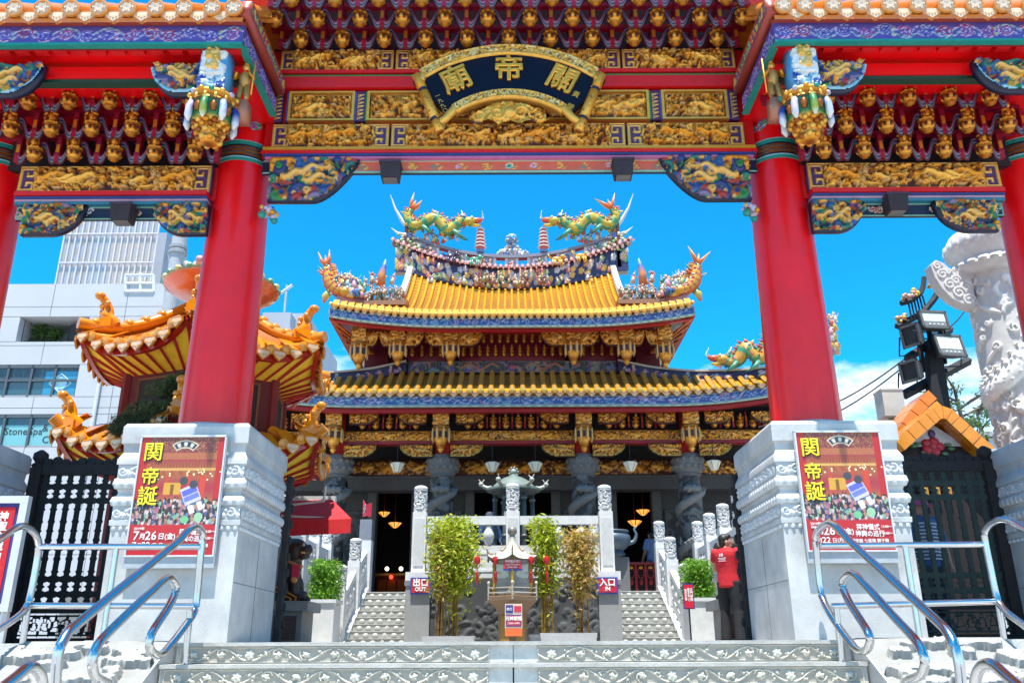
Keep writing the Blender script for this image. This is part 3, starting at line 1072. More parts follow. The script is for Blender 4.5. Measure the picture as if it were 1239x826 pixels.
def drip_mb(w, h, col=ORANGE):
    q = MB()
    pts = [(-w / 2, 0)] + [(w / 2 * math.cos(a), -h * .35 - h * .65 * abs(math.sin(a)) ** .8) if False else (w / 2 * math.cos(a), -h * math.sin(a) ** .8 if math.sin(a) > 0 else 0) for a in np.linspace(math.pi, 2 * math.pi, 2)]
    pts = [(-w / 2, .02), (-w / 2, -h * .25), (-w * .28, -h * .62), (0, -h), (w * .28, -h * .62), (w / 2, -h * .25), (w / 2, .02)]
    q.prism(pts, -.012, .012, col)
    inn = [(x * .8, z * .8 - h * .04) for x, z in pts]
    q.prism(inn, -.02, -.011, C(.78, .60, .42))
    for k in range(5):
        q.ell(((k - 2) * w * .13, -.022, -h * (.30 + .08 * (2 - abs(k - 2)))), (w * .05, .008, h * .10), C(.80, .45, .2), 6, 4)
    # pan tile running up
    q.box(-w / 2, w / 2, .0, .5, 0.02, .035, col, m=Rx(.55))
    return q
te0 = dr0 = None
for sg in (-1, 1):
    KS = .932; xi = GX + sg * 2.81 * KS                          # inner end of the wing
    xo = sg * 9.2
    a, b = sorted((xi, xo))
    YF, ZF = 7.4 * KS, 6.0 * KS
    # roof body, hollow below: two slopes
    q = MB()
    for (ya, yb_, za, zb_) in ((YF - .08, 8.2, ZF + .26, 7.0), (9.5, 8.2, ZF + .26, 7.0)):
        q.add([(a, ya, za), (b, ya, za), (b, yb_, zb_), (a, yb_, zb_), (a, ya, za - .05), (b, ya, za - .05), (b, yb_, zb_ - .05), (a, yb_, zb_ - .05)],
              [(0, 1, 2, 3), (7, 6, 5, 4), (0, 4, 5, 1), (1, 5, 6, 2), (2, 6, 7, 3), (3, 7, 4, 0)], ORANGE)
    q.build("roof", "glaze", gate, ang=0)
    rl = scroll_fascia(b - a, .21, 21)
    q = MB()
    rl.into(q, a, YF - .001, ZF + .022)
    q.box(a, b, YF, YF + .05, ZF + .022, ZF + .232, VIOLET)
    fas = q.build("painted_fascia", "paint", gate, ang=180)
    strip("fascia_moulding", a, b, YF - .02, YF + .05, ZF - .005, ZF + .02, TEAL)
    strip("fascia_moulding", a, b, YF - .05, YF + .05, ZF + .234, ZF + .29, C(.40, .06, .03))
    # side fascia, running back above the middle bay
    rl = scroll_fascia(1.2, .21, 22)
    q = MB()
    sgx = -sg
    def fn(g, sgx=sgx, xi=xi):
        o2 = np.empty_like(g)
        h = -g[..., 1]
        o2[..., 0] = xi + sgx * (.001 + h)
        o2[..., 1] = YF + g[..., 0]
        o2[..., 2] = g[..., 2]
        return o2
    rl.into(q, 0, 0, ZF + .022, fn=fn)
    xs = sorted((xi, xi - sgx * .05))
    q.box(*xs, YF + .052, YF + 1.2, ZF + .022, ZF + .232, VIOLET)
    q.build("painted_fascia", "paint", gate, ang=180)
    xs = sorted((xi + sgx * .02, xi - sgx * .05))
    strip("fascia_moulding", *xs, YF + .052, YF + 1.2, ZF - .005, ZF + .02, TEAL)
    # barge board above it
    rl = Relief(1.3, .16, 90, 16, C(.03, .05, .2))
    rn = random.Random(4)
    for k in range(13):
        rl.stroke([(k * .1 + .05 * t, .08 + .04 * math.sin(t * 4 + k)) for t in np.linspace(0, 1, 6)], .024, .012, rn.choice([GREEN, TEAL, YELLOW, C(.5, .02, .04), BLUE, LIME]), line=C(.7, .5, .15, .5))
    rl.border(.012, .012, C(.4, .05, .02))
    q = MB()
    def fn2(g, sgx=sgx, xi=xi):
        o2 = np.empty_like(g)
        h = -g[..., 1]
        o2[..., 0] = xi + sgx * (.075 + h)
        o2[..., 1] = YF - .08 + g[..., 0]
        o2[..., 2] = g[..., 2]
        return o2
    rl.into(q, 0, 0, ZF + .30, fn=fn2)
    q.box(*sorted((xi - sgx * .05, xi + sgx * .074)), YF - .08, YF + 1.22, ZF + .294, ZF + .46, C(.40, .05, .03))
    q.build("barge_board", "paint", gate, ang=180)
    # soffit, dentils and purlin
    a2, b2 = a + .02, b - .02
    mb = MB(); mb.box(a2, b2, YF + .052, 8.3, ZF + .03, ZF + .06); mb.build("soffit", "lacquer", gate, ang=0)
    q = MB()
    k = 0
    x = a2 + .1
    while x < b2 - .1:
        q.box(x, x + .13, YF + .06, YF + .12, ZF - .03, ZF + .028, RED)
        x += .19
    q.box(a2, b2, YF + .055, YF + .06, ZF - .02, ZF + .029, C(.42, .003, .005))
    q.build("dentil_moulding", "paint", gate, ang=0)
    mb = MB(); mb.box(a2, b2, 7.18, 7.32, zy(92, 7.18), zy(79, 7.18)); mb.build("purlin", "lacquer", gate, ang=0)
    strip("moulding", a2, b2, 7.20, 7.30, zy(96, 7.18), zy(92.3, 7.18), C(.005, .05, .03))
    # tiles along the front eave
    for k in range(18):
        x = xi + sg * ((.085 if k == 0 else .02) + k * .278)
        at = (x, 6.80, zy(9, 6.80))
        at2 = (x + sg * -.139 if k else x + sg * .139, 6.83, zy(15.5, 6.83))
        if te0 is None:
            te0 = tile_end_mb(.091, C(.74, .27, .045), 1.5, .79).build("tile_end", "glaze", gate, at=at, ang=50)
            dr0 = drip_mb(.218, .116, C(.74, .27, .045)).build("drip_tile", "glaze", gate, at=at2, ang=30)
        else:
            inst(te0, gate, at)
            if k > 1 or k == 0: inst(dr0, gate, at2)
    # quarter brackets under the purlin and the hanging post at the corner
    def X7(px, py, Y=7.16):
        v = xy(px, py, Y)
        return v if sg < 0 else 2 * GX - v
    for (p0, p1, inner) in ((-8, 60, False), (189, 251, True)):
        aa, bb = sorted((X7(p0, 97), X7(p1, 97)))
        brace("quarter_bracket", aa, bb, zy(117, 7.10), zy(79, 7.10), 7.06, sh_quarter, 61 + inner, (sg < 0) == inner, PAL_D, rim=C(.25, .5, .62), dep=.07, nz=34)
    xq = X7(265, 105)
    zt, zm, zb = zy(53, 7.0), zy(106, 7.0), zy(166, 7.0)
    rl = Relief(.27, zt - zm, 34, 60, SKYB)
    rn = random.Random(9)
    rl.busy(rn, 26, .022, .03, [BLUE, SKYB, C(.3, .55, .7), WHITE], 0, .27, 0, .16, 4)
    rl.busy(rn, 30, .03, .05, [WHITE, WHITE, C(.7, .75, .8)], .02, .25, .14, .42, 5)
    rl.busy(rn, 22, .028, .075, [GOLD2, C(.8, .5, .15, .4)], .07, .2, .2, .46, 5)
    rl.border(.008, .008, SKYB)
    q = MB()
    rl.into(q, xq - .135, 6.98, zm)
    q.box(xq - .135, xq + .135, 6.981, 7.22, zm, zt, SKYB)
    post = q.build("hanging_post", "paint", gate, ang=180)
    H = zm - zb
    q = MB()
    zz = lambda t: zm - H * t
    q.lathe([(.12, zz(0)), (.17, zz(.03)), (.225, zz(.10)), (.23, zz(.16)), (.205, zz(.22)), (.22, zz(.25)), (.225, zz(.28)), (.19, zz(.30)), (.185, zz(.56)), (.16, zz(.62)), (.135, zz(.66)), (.115, zz(.70)), (.11, zz(.84)), (.10, zz(.9)), (.105, zz(.93)), (.07, zz(.98)), (.03, zz(1.0))][::-1], 24, (xq, 7.11, 0),
            [GOLD3, GOLD, GOLD2, GOLD3, GOLD2, GOLD, GOLD3, GOLD2, GREEN, TEAL, GOLD3, GOLD2, GOLD3, GOLD, GOLD2, GOLD, GOLD3][:17])
    for k in range(14):
        a_ = k * 2 * math.pi / 14
        q.ell((xq + .225 * math.cos(a_), 7.11 + .225 * math.sin(a_), zz(.12)), (.03, .03, .028), [GOLD2, LILAC, GOLD, TEAL][k % 4], 7, 5)
        q.ell((xq + .215 * math.cos(a_ + .2), 7.11 + .215 * math.sin(a_ + .2), zz(.23)), (.02, .02, .035), GOLD2, 6, 4)
    for k in range(8):
        a_ = k * math.pi / 4 + .39
        c_, s_ = math.cos(a_), math.sin(a_)
        q.tube([(xq + .185 * c_, 7.11 + .185 * s_, zz(.34)), (xq + .195 * c_, 7.11 + .195 * s_, zz(.42)), (xq + .185 * c_, 7.11 + .185 * s_, zz(.52))], [.03, .038, .028], 8, GOLD3)
    for (t_, r_, m_) in ((.645, .155, 12), (.70, .125, 10), (.80, .118, 10), (.925, .10, 8)):
        for k in range(m_):
            a_ = k * 2 * math.pi / m_ + t_ * 9
            q.ell((xq + r_ * math.cos(a_), 7.11 + r_ * math.sin(a_), zz(t_)), (.034, .034, .032), [GOLD2, GOLD, GOLD3][k % 3], 6, 4)
    q.build("lantern_boss", "paint", post, ang=50)
    for k in range(8):
        a_ = k * math.pi / 4
        c_, s_ = math.cos(a_), math.sin(a_)
        q = MB()
        top = [BLUE, C(.5, .4, .6), GREEN, C(.3, .4, .75)][k % 4]
        q.tube([(xq + .21 * c_, 7.11 + .21 * s_, zz(.30)), (xq + .232 * c_, 7.11 + .232 * s_, zz(.42)), (xq + .235 * c_, 7.11 + .235 * s_, zz(.60)), (xq + .225 * c_, 7.11 + .225 * s_, zz(.70))],
               [.03, .036, .036, .012], 8, [top, top, [C(.6, .65, .8), C(.7, .7, .8), LIME, WHITE][k % 4], WHITE])
        q.build("petal", "paint", post, ang=180)
    # gilded warrior beside the post
    q = MB()
    xs, zs = X7(296, 95), zy(112, 7.2)
    q.ell((xs, 7.2, zs + .16), (.06, .06, .10), C(.6, .34, .10, .7), 8, 6)
    q.ell((xs, 7.2, zs + .30), (.04, .04, .045), GOLD2, 8, 6)
    q.ell((xs, 7.2, zs + .35), (.03, .03, .025), GOLD, 8, 5)
    for t in (-1, 1):
        q.tube([(xs + t * .05, 7.2, zs + .22), (xs + t * .10, 7.16, zs + .15), (xs + t * .06, 7.12, zs + .20)], [.025, .022, .016], 6, GOLD)
        q.tube([(xs + t * .03, 7.2, zs + .08), (xs + t * .04, 7.18, zs - .06), (xs + t * .05, 7.16, zs - .10)], [.035, .028, .02], 6, C(.6, .34, .10, .7))
    q.tube([(xs - sg * .11, 7.11, zs - .08), (xs - sg * .12, 7.11, zs + .32)], .008, 5, GOLD2)
    q.box(xs - .07, xs + .07, 7.14, 7.3, zs - .32, zs - .11, C(.5, .2, .12, .4))
    q.build("warrior_figure", "paint", post, ang=180)

# middle roof above the frame: shades the brackets
q = MB()
for (ya, yb_) in ((6.95, 8.5), (10.05, 8.5)):
    q.add([(-3.6, ya, 7.95), (3.6, ya, 7.95), (3.6, yb_, 9.1), (-3.6, yb_, 9.1), (-3.6, ya, 7.85), (3.6, ya, 7.85), (3.6, yb_, 9.0), (-3.6, yb_, 9.0)],
          [(0, 1, 2, 3), (7, 6, 5, 4), (0, 4, 5, 1), (1, 5, 6, 2), (2, 6, 7, 3), (3, 7, 4, 0)], ORANGE)
q.build("roof", "glaze", gate, ang=0)
mb = MB(); mb.box(-3.4, 3.4, 7.0, 9.9, 7.8, 7.84); mb.build("soffit", "lacquer", gate, ang=0)

# ------------------------------------------------------------ name board under the middle eave
sign = empty("name_board", (GX, 7.95, zy(110, 7.95)), "fan shaped navy and gold name board hung over the middle of the gate", "sign")
YS = 7.93
pm = lambda py: zy(py, YS)
k_px = (zy(60, YS) - zy(150, YS)) / 90.0            # metres per photo pixel on the board
czs = pm(212)
sx0 = GX + .0
A = math.radians(37)
def sector(mb, r0, r1, a0, a1, y0, y1, col, n=36):
    pts = [(sx0 + r0 * math.sin(a), czs + r0 * math.cos(a)) for a in np.linspace(a0, a1, n)] + [(sx0 + r1 * math.sin(a), czs + r1 * math.cos(a)) for a in np.linspace(a1, a0, n)]
    mb.prism(pts, y0, y1, col)
R0, R1 = 89 * k_px, 153 * k_px
q = MB()
sector(q, R0 + .05, R1 - .05, -A * 1.12, A * 1.12, YS, YS + .08, NAVY)
q.build("field", "navy", sign, ang=30)
def arc_border(ra, rb, aa, seed, name):
    w, h = (ra + rb) * aa, rb - ra
    rl = Relief(w, h, 220, 14, GOLD2)
    rn = random.Random(seed)
    rl.busy(rn, 330, .011, .010, [GOLD, GOLD2, C(.9, .66, .3, 1)], 0, w, 0, h, 4)
    for k in range(90):
        rl.stroke([(rn.uniform(0, w), rn.uniform(h * .1, h * .9))], .011, .012, C(.10, .05, .02))
    rl.border(.008, .014, GOLD2)
    def fn(g):
        o2 = np.empty_like(g)
        a = (g[..., 0] / w - .5) * 2 * aa
        r = ra + g[..., 2]
        o2[..., 0] = sx0 + r * np.sin(a)
        o2[..., 2] = czs + r * np.cos(a)
        o2[..., 1] = YS - .03 + g[..., 1]
        return o2
    q = MB()
    rl.into(q, 0, 0, 0, fn=fn)
    sector(q, ra, rb, -aa, aa, YS - .029, YS + .085, GOLD2)
    q.build(name, "paint", sign, ang=180)
arc_border(R1 - .125, R1, A, 5, "upper_border")
arc_border(R0, R0 + .10, A * .98, 6, "lower_border")
for sg in (-1, 1):
    p0, p1 = P(615 + sg * 112, 90, YS - .02), P(615 + sg * 83, 160, YS - .02)
    p0.x += sx0 - xy(615, 120, YS); p1.x += sx0 - xy(615, 120, YS)
    q = MB()
    d = p1 - p0
    ts = (0, .02, .25, .26, .30, .31, .75, .76, .80, .81, .98, 1.0)
    rs = (.03, .055, .055, .048, .048, .055, .055, .048, .048, .055, .055, .03)
    cs = [GOLD2, GOLD2, GOLD, NAVY, NAVY, GOLD, GOLD2, NAVY, NAVY, GOLD, GOLD2, GOLD3]
    q.tube([p0 + d * t for t in ts], rs, 14, cs)
    rn = random.Random(2)
    for k in range(30):
        t, a = rn.random(), rn.uniform(3.3, 6.1)
        pp = p0 + d * t
        q.ell((pp.x + .05 * math.cos(a), pp.y + .05 * math.sin(a), pp.z), .014, C(.25, .12, .02) if k % 3 == 0 else GOLD, 5, 4)
    q.build("scroll_roll", "paint", sign, ang=60)
    # curled ends of the borders reaching the rolls
    for (ra, rb, da) in ((R1 - .125, R1 - .02, 1.0), (R0, R0 + .10, .98)):
        a_ = sg * A * da
        m0 = Vector((sx0 + (ra + rb) / 2 * math.sin(a_), YS, czs + (ra + rb) / 2 * math.cos(a_)))
        tgt = p0 + d * (.14 if ra > R0 + .1 else .86)
        mid = (m0 + tgt) / 2 + Vector((0, -.02, -.04))
        q = MB()
        q.tube([m0, mid, tgt], [.05, .045, .04], 8, GOLD2, flat=1)
        q.build("border_curl", "paint", sign, ang=60)
rr = 122 * k_px
for ch, a in (("廟", -.455), ("帝", -.0), ("關", .455)):
    text("character", ch, .345, (sx0 + rr * math.sin(a), YS - .012, czs + rr * math.cos(a)), sign, "gold", rot=(math.pi / 2, a, 0), ext=.012, off=.008)
for ch, px_, py_ in (("一", 531, 116), ("九", 534, 122), ("九", 537, 128), ("〇", 540, 134), ("年", 543, 140)):
    text("small_character", ch, .062, P(px_, py_, YS - .006), sign, "gold", rot=(math.pi / 2, -.5, 0), ext=.003, off=.0005)
for ch, px_, py_ in (("黃", 698, 115), ("榮", 691, 130)):
    text("small_character", ch, .085, P(px_, py_, YS - .006), sign, "gold", rot=(math.pi / 2, .5, 0), ext=.003, off=.0005)
rl = Relief(1.0, .30, 90, 30, C(.05, .012, .01))
rn = random.Random(77)
rl.busy(rn, 150, .022, .04, [GOLD, GOLD2, GOLD], 0, 1, 0, .3, 5)
for s_ in (-1, 1):
    rl.spiral(.5 + s_ * .13, .14, .085, .018, .06, GOLD2, 1.5, 0, s_)
    rl.spiral(.5 + s_ * .33, .1, .07, .015, .05, GOLD2, 1.4, 1, -s_)
rl.stroke([(.5, .16)], .07, .07, GOLD2)
tt = (rl.X - .5) / .5
up = .30 - .27 * np.abs(tt) ** 1.9
lo = .02 + .025 * np.cos(tt * 14) + .02 * np.abs(tt)
mask = (rl.Z[None, :] <= up[:, None]) & (rl.Z[None, :] >= lo[:, None])
q = MB()
rl.into(q, sx0 - .5, YS + .02, pm(151), mask=mask)
q.build("openwork_apron", "paint", sign, ang=180)

# lamp boxes under the beams
LB = [(472, 205, 12, 8.05, "left of the middle span"), (756, 203, 12, 8.05, "right of the middle span"), (145, 255, 14, 8.05, "the left bay"), (1089, 247, 14, 8.05, "the right bay")]
for px_, py_, hw, Y, where in LB:
    c = P(px_, py_, Y)
    q = MB()
    h = .11
    q.add([(c.x - h, Y, c.z + .10), (c.x + h, Y, c.z + .10), (c.x + h, Y + .2, c.z + .10), (c.x - h, Y + .2, c.z + .10),
           (c.x - h * .85, Y + .02, c.z - .07), (c.x + h * .85, Y + .02, c.z - .07), (c.x + h * .85, Y + .18, c.z - .07), (c.x - h * .85, Y + .18, c.z - .07)],
          [(0, 3, 2, 1), (4, 5, 6, 7), (0, 1, 5, 4), (1, 2, 6, 5), (2, 3, 7, 6), (3, 0, 4, 7)], C(.03, .022, .03))
    q.box(c.x - h * 1.08, c.x + h * 1.08, Y - .01, Y + .21, c.z + .101, c.z + .125, C(.06, .04, .07))
    q.box(c.x - h * .7, c.x + h * .7, Y + .04, Y + .16, c.z - .078, c.z - .071, C(.16, .15, .15))
    o = q.build("lamp_box", "matte", ang=0)
    tag(o, "dark tapered lamp box under the lintel of " + where if "bay" in where else "dark tapered lamp box under the painted lintel, " + where, "lamp", "lamp boxes under the gate lintels")
# ------------------------------------------------------------ the temple hall
hall = empty("temple_hall", (0, 20, 1.12), "two storey temple hall with golden tile roofs and a dragon crowned ridge", "temple")
TZ = 1.12
WGOLD = C(.80, .42, .10, .55)

# --- podium, middle landing and stairs (masonry of the hall)
mb = MB(); mb.box(-9.5, 9.5, 18.7, 30, Z0 - .02, TZ); mb.build("podium", "grey_stone", hall, ang=0)
mb = MB(); mb.box(-1.85, 1.85, 16.05, 18.69, Z0 - .02, 1.20); mb.build("landing", "dark_stone", hall, ang=0)
rl = Relief(3.3, 1.05, 150, 50, C(.06, .06, .063))
rn = random.Random(8)
rl.busy(rn, 160, .035, .03, [C(.075, .075, .077), C(.09, .09, .092), C(.065, .065, .067)], 0, 3.3, 0, 1.05, 7)
q = MB(); rl.into(q, -1.65, 16.04, Z0 + .05); q.build("carved_slab", "matte", hall, ang=180)
for sg in (-1, 1):
    mb = MB(); mb.box(*sorted((sg * 3.95, sg * 6.4)), 15.3, 18.69, Z0 - .02, TZ); mb.build("podium_wing", "pale_stone", hall, ang=0)
    rn = random.Random(3)
    # eight embossed steps on each side of the landing
    for k in range(8):
        zt = Z0 + .1325 * (k + 1)
        y0 = 16.5 + .27 * k
        q = MB()
        a, b = sorted((sg * 1.93, sg * 3.04))
        q.box(a, b, y0, y0 + .30, zt - .14, zt - .012, C(.34, .34, .32))
        q.box(a, b, y0 - .012, y0 + .28, zt - .013, zt, C(.52, .52, .50))
        for i in range(6):
            if i == 3:
                q.ell((a + .12 + i * .175, y0, zt - .075), (.045, .02, .052), C(.50, .50, .47), 4, 4)
            else:
                q.ell((a + .12 + i * .175, y0, zt - .075), (.055, .035, .042), C(.50, .50, .47), 8, 5)
        q.build("embossed_step", "matte", hall, ang=35)

# --- white balustrades round the landing and up the stairs
def newel_mb(h=1.45, w=.24, head=.42):
    """square shaft with a carved round head"""
    q = MB()
    b = h - head
    q.box(-w / 2, w / 2, -w / 2, w / 2, 0, b - .03, C(.72, .72, .72))
    q.box(-w * .36, w * .36, -w / 2 - .012, -w / 2 + .01, .12, b - .14, C(.62, .62, .62))
    q.box(-w * .42, w * .42, -w * .42, w * .42, b - .03, b + .01, C(.60, .60, .60))
    rl = Relief(2 * math.pi * .105, head - .08, 60, 40, C(.40, .40, .40))
    rn = random.Random(2)
    rl.busy(rn, 110, .012, .022, [C(.70, .70, .70), C(.66, .66, .66)], 0, rl.w, .03, rl.h - .03, 6)
    rl.poly([(0, .012), (rl.w, .012)], .012, .018, C(.68, .68, .68))
    rl.poly([(0, rl.h - .012), (rl.w, rl.h - .012)], .012, .018, C(.68, .68, .68))
    def fn(g):
        o = np.empty_like(g)
        th = g[..., 0] / .105
        r = .105 - g[..., 1]
        o[..., 0] = r * np.cos(th)
        o[..., 1] = r * np.sin(th)
        o[..., 2] = g[..., 2]
        return o
    rl.into(q, 0, 0, b + .01, fn=fn)
    q.lathe([(.118, h - .07), (.125, h - .05), (.11, h - .02), (.06, h)], 18, (0, 0, 0), C(.70, .70, .70))
    return q
newel0 = None
def newel(x, y, z, h=1.45, w=1.0):
    global newel0
    if newel0 is None:
        newel0 = newel_mb().build("newel_post", "matte", hall, at=(x, y, z), ang=50)
        newel0.scale = (w, w, h / 1.45)
        return newel0
    return inst(newel0, hall, (x, y, z), sc=(w, w, h / 1.45))
def rail(p, q_, h, thick=.13, panel=True):
    """top rail, baluster knobs and a low panel between two posts; p, q_ are foot points"""
    p, q_ = Vector(p), Vector(q_)
    d = q_ - p
    n = Vector((d.y, -d.x, 0)).normalized() * (thick / 2)
    def slab(z0, z1, k=1.0, col=C(.72, .72, .72)):
        nn = n * k
        pts = [p + nn + Vector((0, 0, z0)), q_ + nn + Vector((0, 0, z0)), q_ - nn + Vector((0, 0, z0)), p - nn + Vector((0, 0, z0)),
               p + nn + Vector((0, 0, z1)), q_ + nn + Vector((0, 0, z1)), q_ - nn + Vector((0, 0, z1)), p - nn + Vector((0, 0, z1))]
        m = MB()
        m.add([t[:] for t in pts], [(3, 2, 1, 0), (4, 5, 6, 7), (0, 1, 5, 4), (1, 2, 6, 5), (2, 3, 7, 6), (3, 0, 4, 7)], col)
        return m
    slab(h * .86, h).build("hand_rail", "matte", hall, ang=0)
    m = slab(.0, h * .52, .8, C(.66, .66, .66))
    for t0, t1 in ((.06, .48), (.52, .94)):
        m2 = slab(h * .10, h * .42, 1.0)
        a, b = p + d * t0, p + d * t1
        nn = n * .95
        for zz0, zz1 in ((h * .10, h * .14), (h * .38, h * .42)):
            pts = [a + nn + Vector((0, 0, zz0)), b + nn + Vector((0, 0, zz0)), b - nn + Vector((0, 0, zz0)), a - nn + Vector((0, 0, zz0)),
                   a + nn + Vector((0, 0, zz1)), b + nn + Vector((0, 0, zz1)), b - nn + Vector((0, 0, zz1)), a - nn + Vector((0, 0, zz1))]
            m.add([t[:] for t in pts], [(3, 2, 1, 0), (4, 5, 6, 7), (0, 1, 5, 4), (1, 2, 6, 5), (2, 3, 7, 6), (3, 0, 4, 7)], C(.74, .74, .74))
    m.build("panel", "matte", hall, ang=0)
    for t in (.22, .5, .78):
        m = MB()
        c = p + d * t
        m.lathe([(.03, h * .52), (.07, h * .57), (.105, h * .66), (.105, h * .72), (.06, h * .80), (.04, h * .86)], 10, c[:], C(.60, .60, .60))
        m.build("baluster", "matte", hall, ang=60)
YL = 16.2
for x in (-1.74, 0, 1.74):
    newel(x, YL, 1.30 if x else 1.24, 1.62 if x else 1.72, 1.05)
for x in (-1.74, 1.74):
    q = MB()
    q.box(x - .20, x + .24 if x < 0 else x + .20, YL - .22, YL + .22, Z0 - .01, 1.08, C(.30, .30, .30))
    q.box(x - .22, x + .22, YL - .24, YL + .24, 1.081, 1.17, C(.20, .21, .23))
    q.box(x - .21, x + .21, YL - .23, YL + .23, 1.171, 1.32, C(.72, .72, .72))
    q.build("plinth", "matte", hall, ang=0)
    newel(x, 18.6, 1.2, 1.45)
    rail((x, YL + .2, 1.2), (x, 18.5, 1.2), .95)
rail((-1.6, YL, 1.22), (-.13, YL, 1.22), 1.12)
rail((.13, YL, 1.22), (1.6, YL, 1.22), 1.12)
for sg in (-1, 1):
    x = sg * 3.2
    zs = lambda y: Z0 + max(0, (y - 16.5) / .27 * .1325)
    newel(x, 16.35, Z0, 1.42)
    newel(x, 17.75, zs(17.75), 1.46)
    if sg > 0: newel(x, 18.95, TZ, 1.5)
    else:
        q = MB()
        q.box(x - .14, x + .14, 18.8, 19.1, TZ, TZ + 1.1, C(.72, .72, .72))
        q.box(x - .13, x + .13, 18.82, 19.08, TZ + 1.101, TZ + 1.55, C(.22, .24, .28))
        q.build("newel_post", "matte", hall, ang=0)
    rail((x, 16.5, Z0 + .02), (x, 17.62, zs(17.62)), .86)
    rail((x, 17.88, zs(17.88)), (x, 18.8, TZ), .86)
    # string beside the steps, with its dark groove
    q = MB()
    a, b = sorted((sg * 3.05, sg * 3.33))
    v = [(X, y, z) for X in (a, b) for (y, z) in ((16.2, Z0 - .01), (18.69, Z0 - .01), (18.69, TZ + .12), (16.45, Z0 + .10), (16.2, Z0 + .06))]
    q.add(v, [(4, 3, 2, 1, 0), (5, 6, 7, 8, 9), (0, 1, 6, 5), (1, 2, 7, 6), (2, 3, 8, 7), (3, 4, 9, 8), (4, 0, 5, 9)], C(.74, .74, .74))
    q.build("string_wall", "matte", hall, ang=0)
    xw = sg * 4.05
    for y in (15.4, 16.6, 17.8, 19.0):
        newel(xw, y, TZ, 1.5)
    for y in (15.4, 16.6, 17.8):
        rail((xw, y + .13, TZ), (xw, y + 1.07, TZ), .9)
    for k in range(1):
        rail((xw + sg * (.13 + k * 1.6), 15.4, TZ), (xw + sg * (1.47 + k * 1.6), 15.4, TZ), .9)
        newel(xw + sg * (1.6 + k * 1.6), 15.4, TZ, 1.5)

# --- ground floor: wall with doorways, dragon columns
YW = 22.0
doors = [(-3.6, -2.48), (-1.1, 1.1), (2.55, 3.68)]
zdt = 3.85
xs = [-7.2] + [v for d in doors for v in d] + [7.2]
q = MB()
for i in range(0, len(xs), 2):
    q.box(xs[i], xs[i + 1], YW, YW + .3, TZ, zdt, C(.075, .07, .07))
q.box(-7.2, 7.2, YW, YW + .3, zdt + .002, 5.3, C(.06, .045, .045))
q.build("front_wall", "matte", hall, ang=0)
for (a, b) in doors:
    q = MB()
    for x in (a, b):
        q.box(x - .11, x + .11, YW - .08, YW + .32, TZ, zdt + .12, C(.13, .125, .125))
    q.box(a + .112, b - .112, YW - .08, YW + .32, zdt - .02, zdt + .12, C(.13, .125, .125))
    q.box(a + .112, b - .112, YW - .06, YW + .25, TZ, TZ + .09, C(.10, .09, .09))
    q.build("door_frame", "matte", hall, ang=0)
for (a, b) in ((-7.0, -3.75), (-2.33, -1.25), (1.25, 2.4), (3.83, 7.0)):     # carved stone panels in the wall
    n = max(1, int((b - a) / 1.1))
    for k in range(n):
        w = (b - a) / n - .08
        rl = Relief(w, 1.25, 40, 44, C(.05, .048, .05))
        rl.busy(random.Random(k), 60, .05, .05, [C(.12, .115, .115), C(.10, .095, .095)], 0, w, 0, 1.25, 5)
        rl.border(.02, .03, C(.13, .125, .125))
        q = MB(); rl.into(q, a + .04 + k * (b - a) / n, YW - .02, TZ + .95)
        q.build("stone_panel", "matte", hall, ang=180)
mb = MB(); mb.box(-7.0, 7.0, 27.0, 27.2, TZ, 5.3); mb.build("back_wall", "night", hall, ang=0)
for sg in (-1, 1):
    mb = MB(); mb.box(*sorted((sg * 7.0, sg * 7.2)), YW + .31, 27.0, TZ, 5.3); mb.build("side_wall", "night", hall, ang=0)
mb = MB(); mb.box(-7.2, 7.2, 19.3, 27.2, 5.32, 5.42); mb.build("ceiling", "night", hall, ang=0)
# stone lintel and a dim gilt beam behind the columns
q = MB()
q.box(-7.2, 7.2, 21.2, 21.5, zy(592, 21.2), zy(577, 21.2), C(.10, .10, .105))
q.box(-7.2, 7.2, 21.15, 21.5, zy(577, 21.2) + .002, zy(575, 21.2), C(.16, .16, .165))
q.build("stone_lintel", "matte", hall, ang=0)

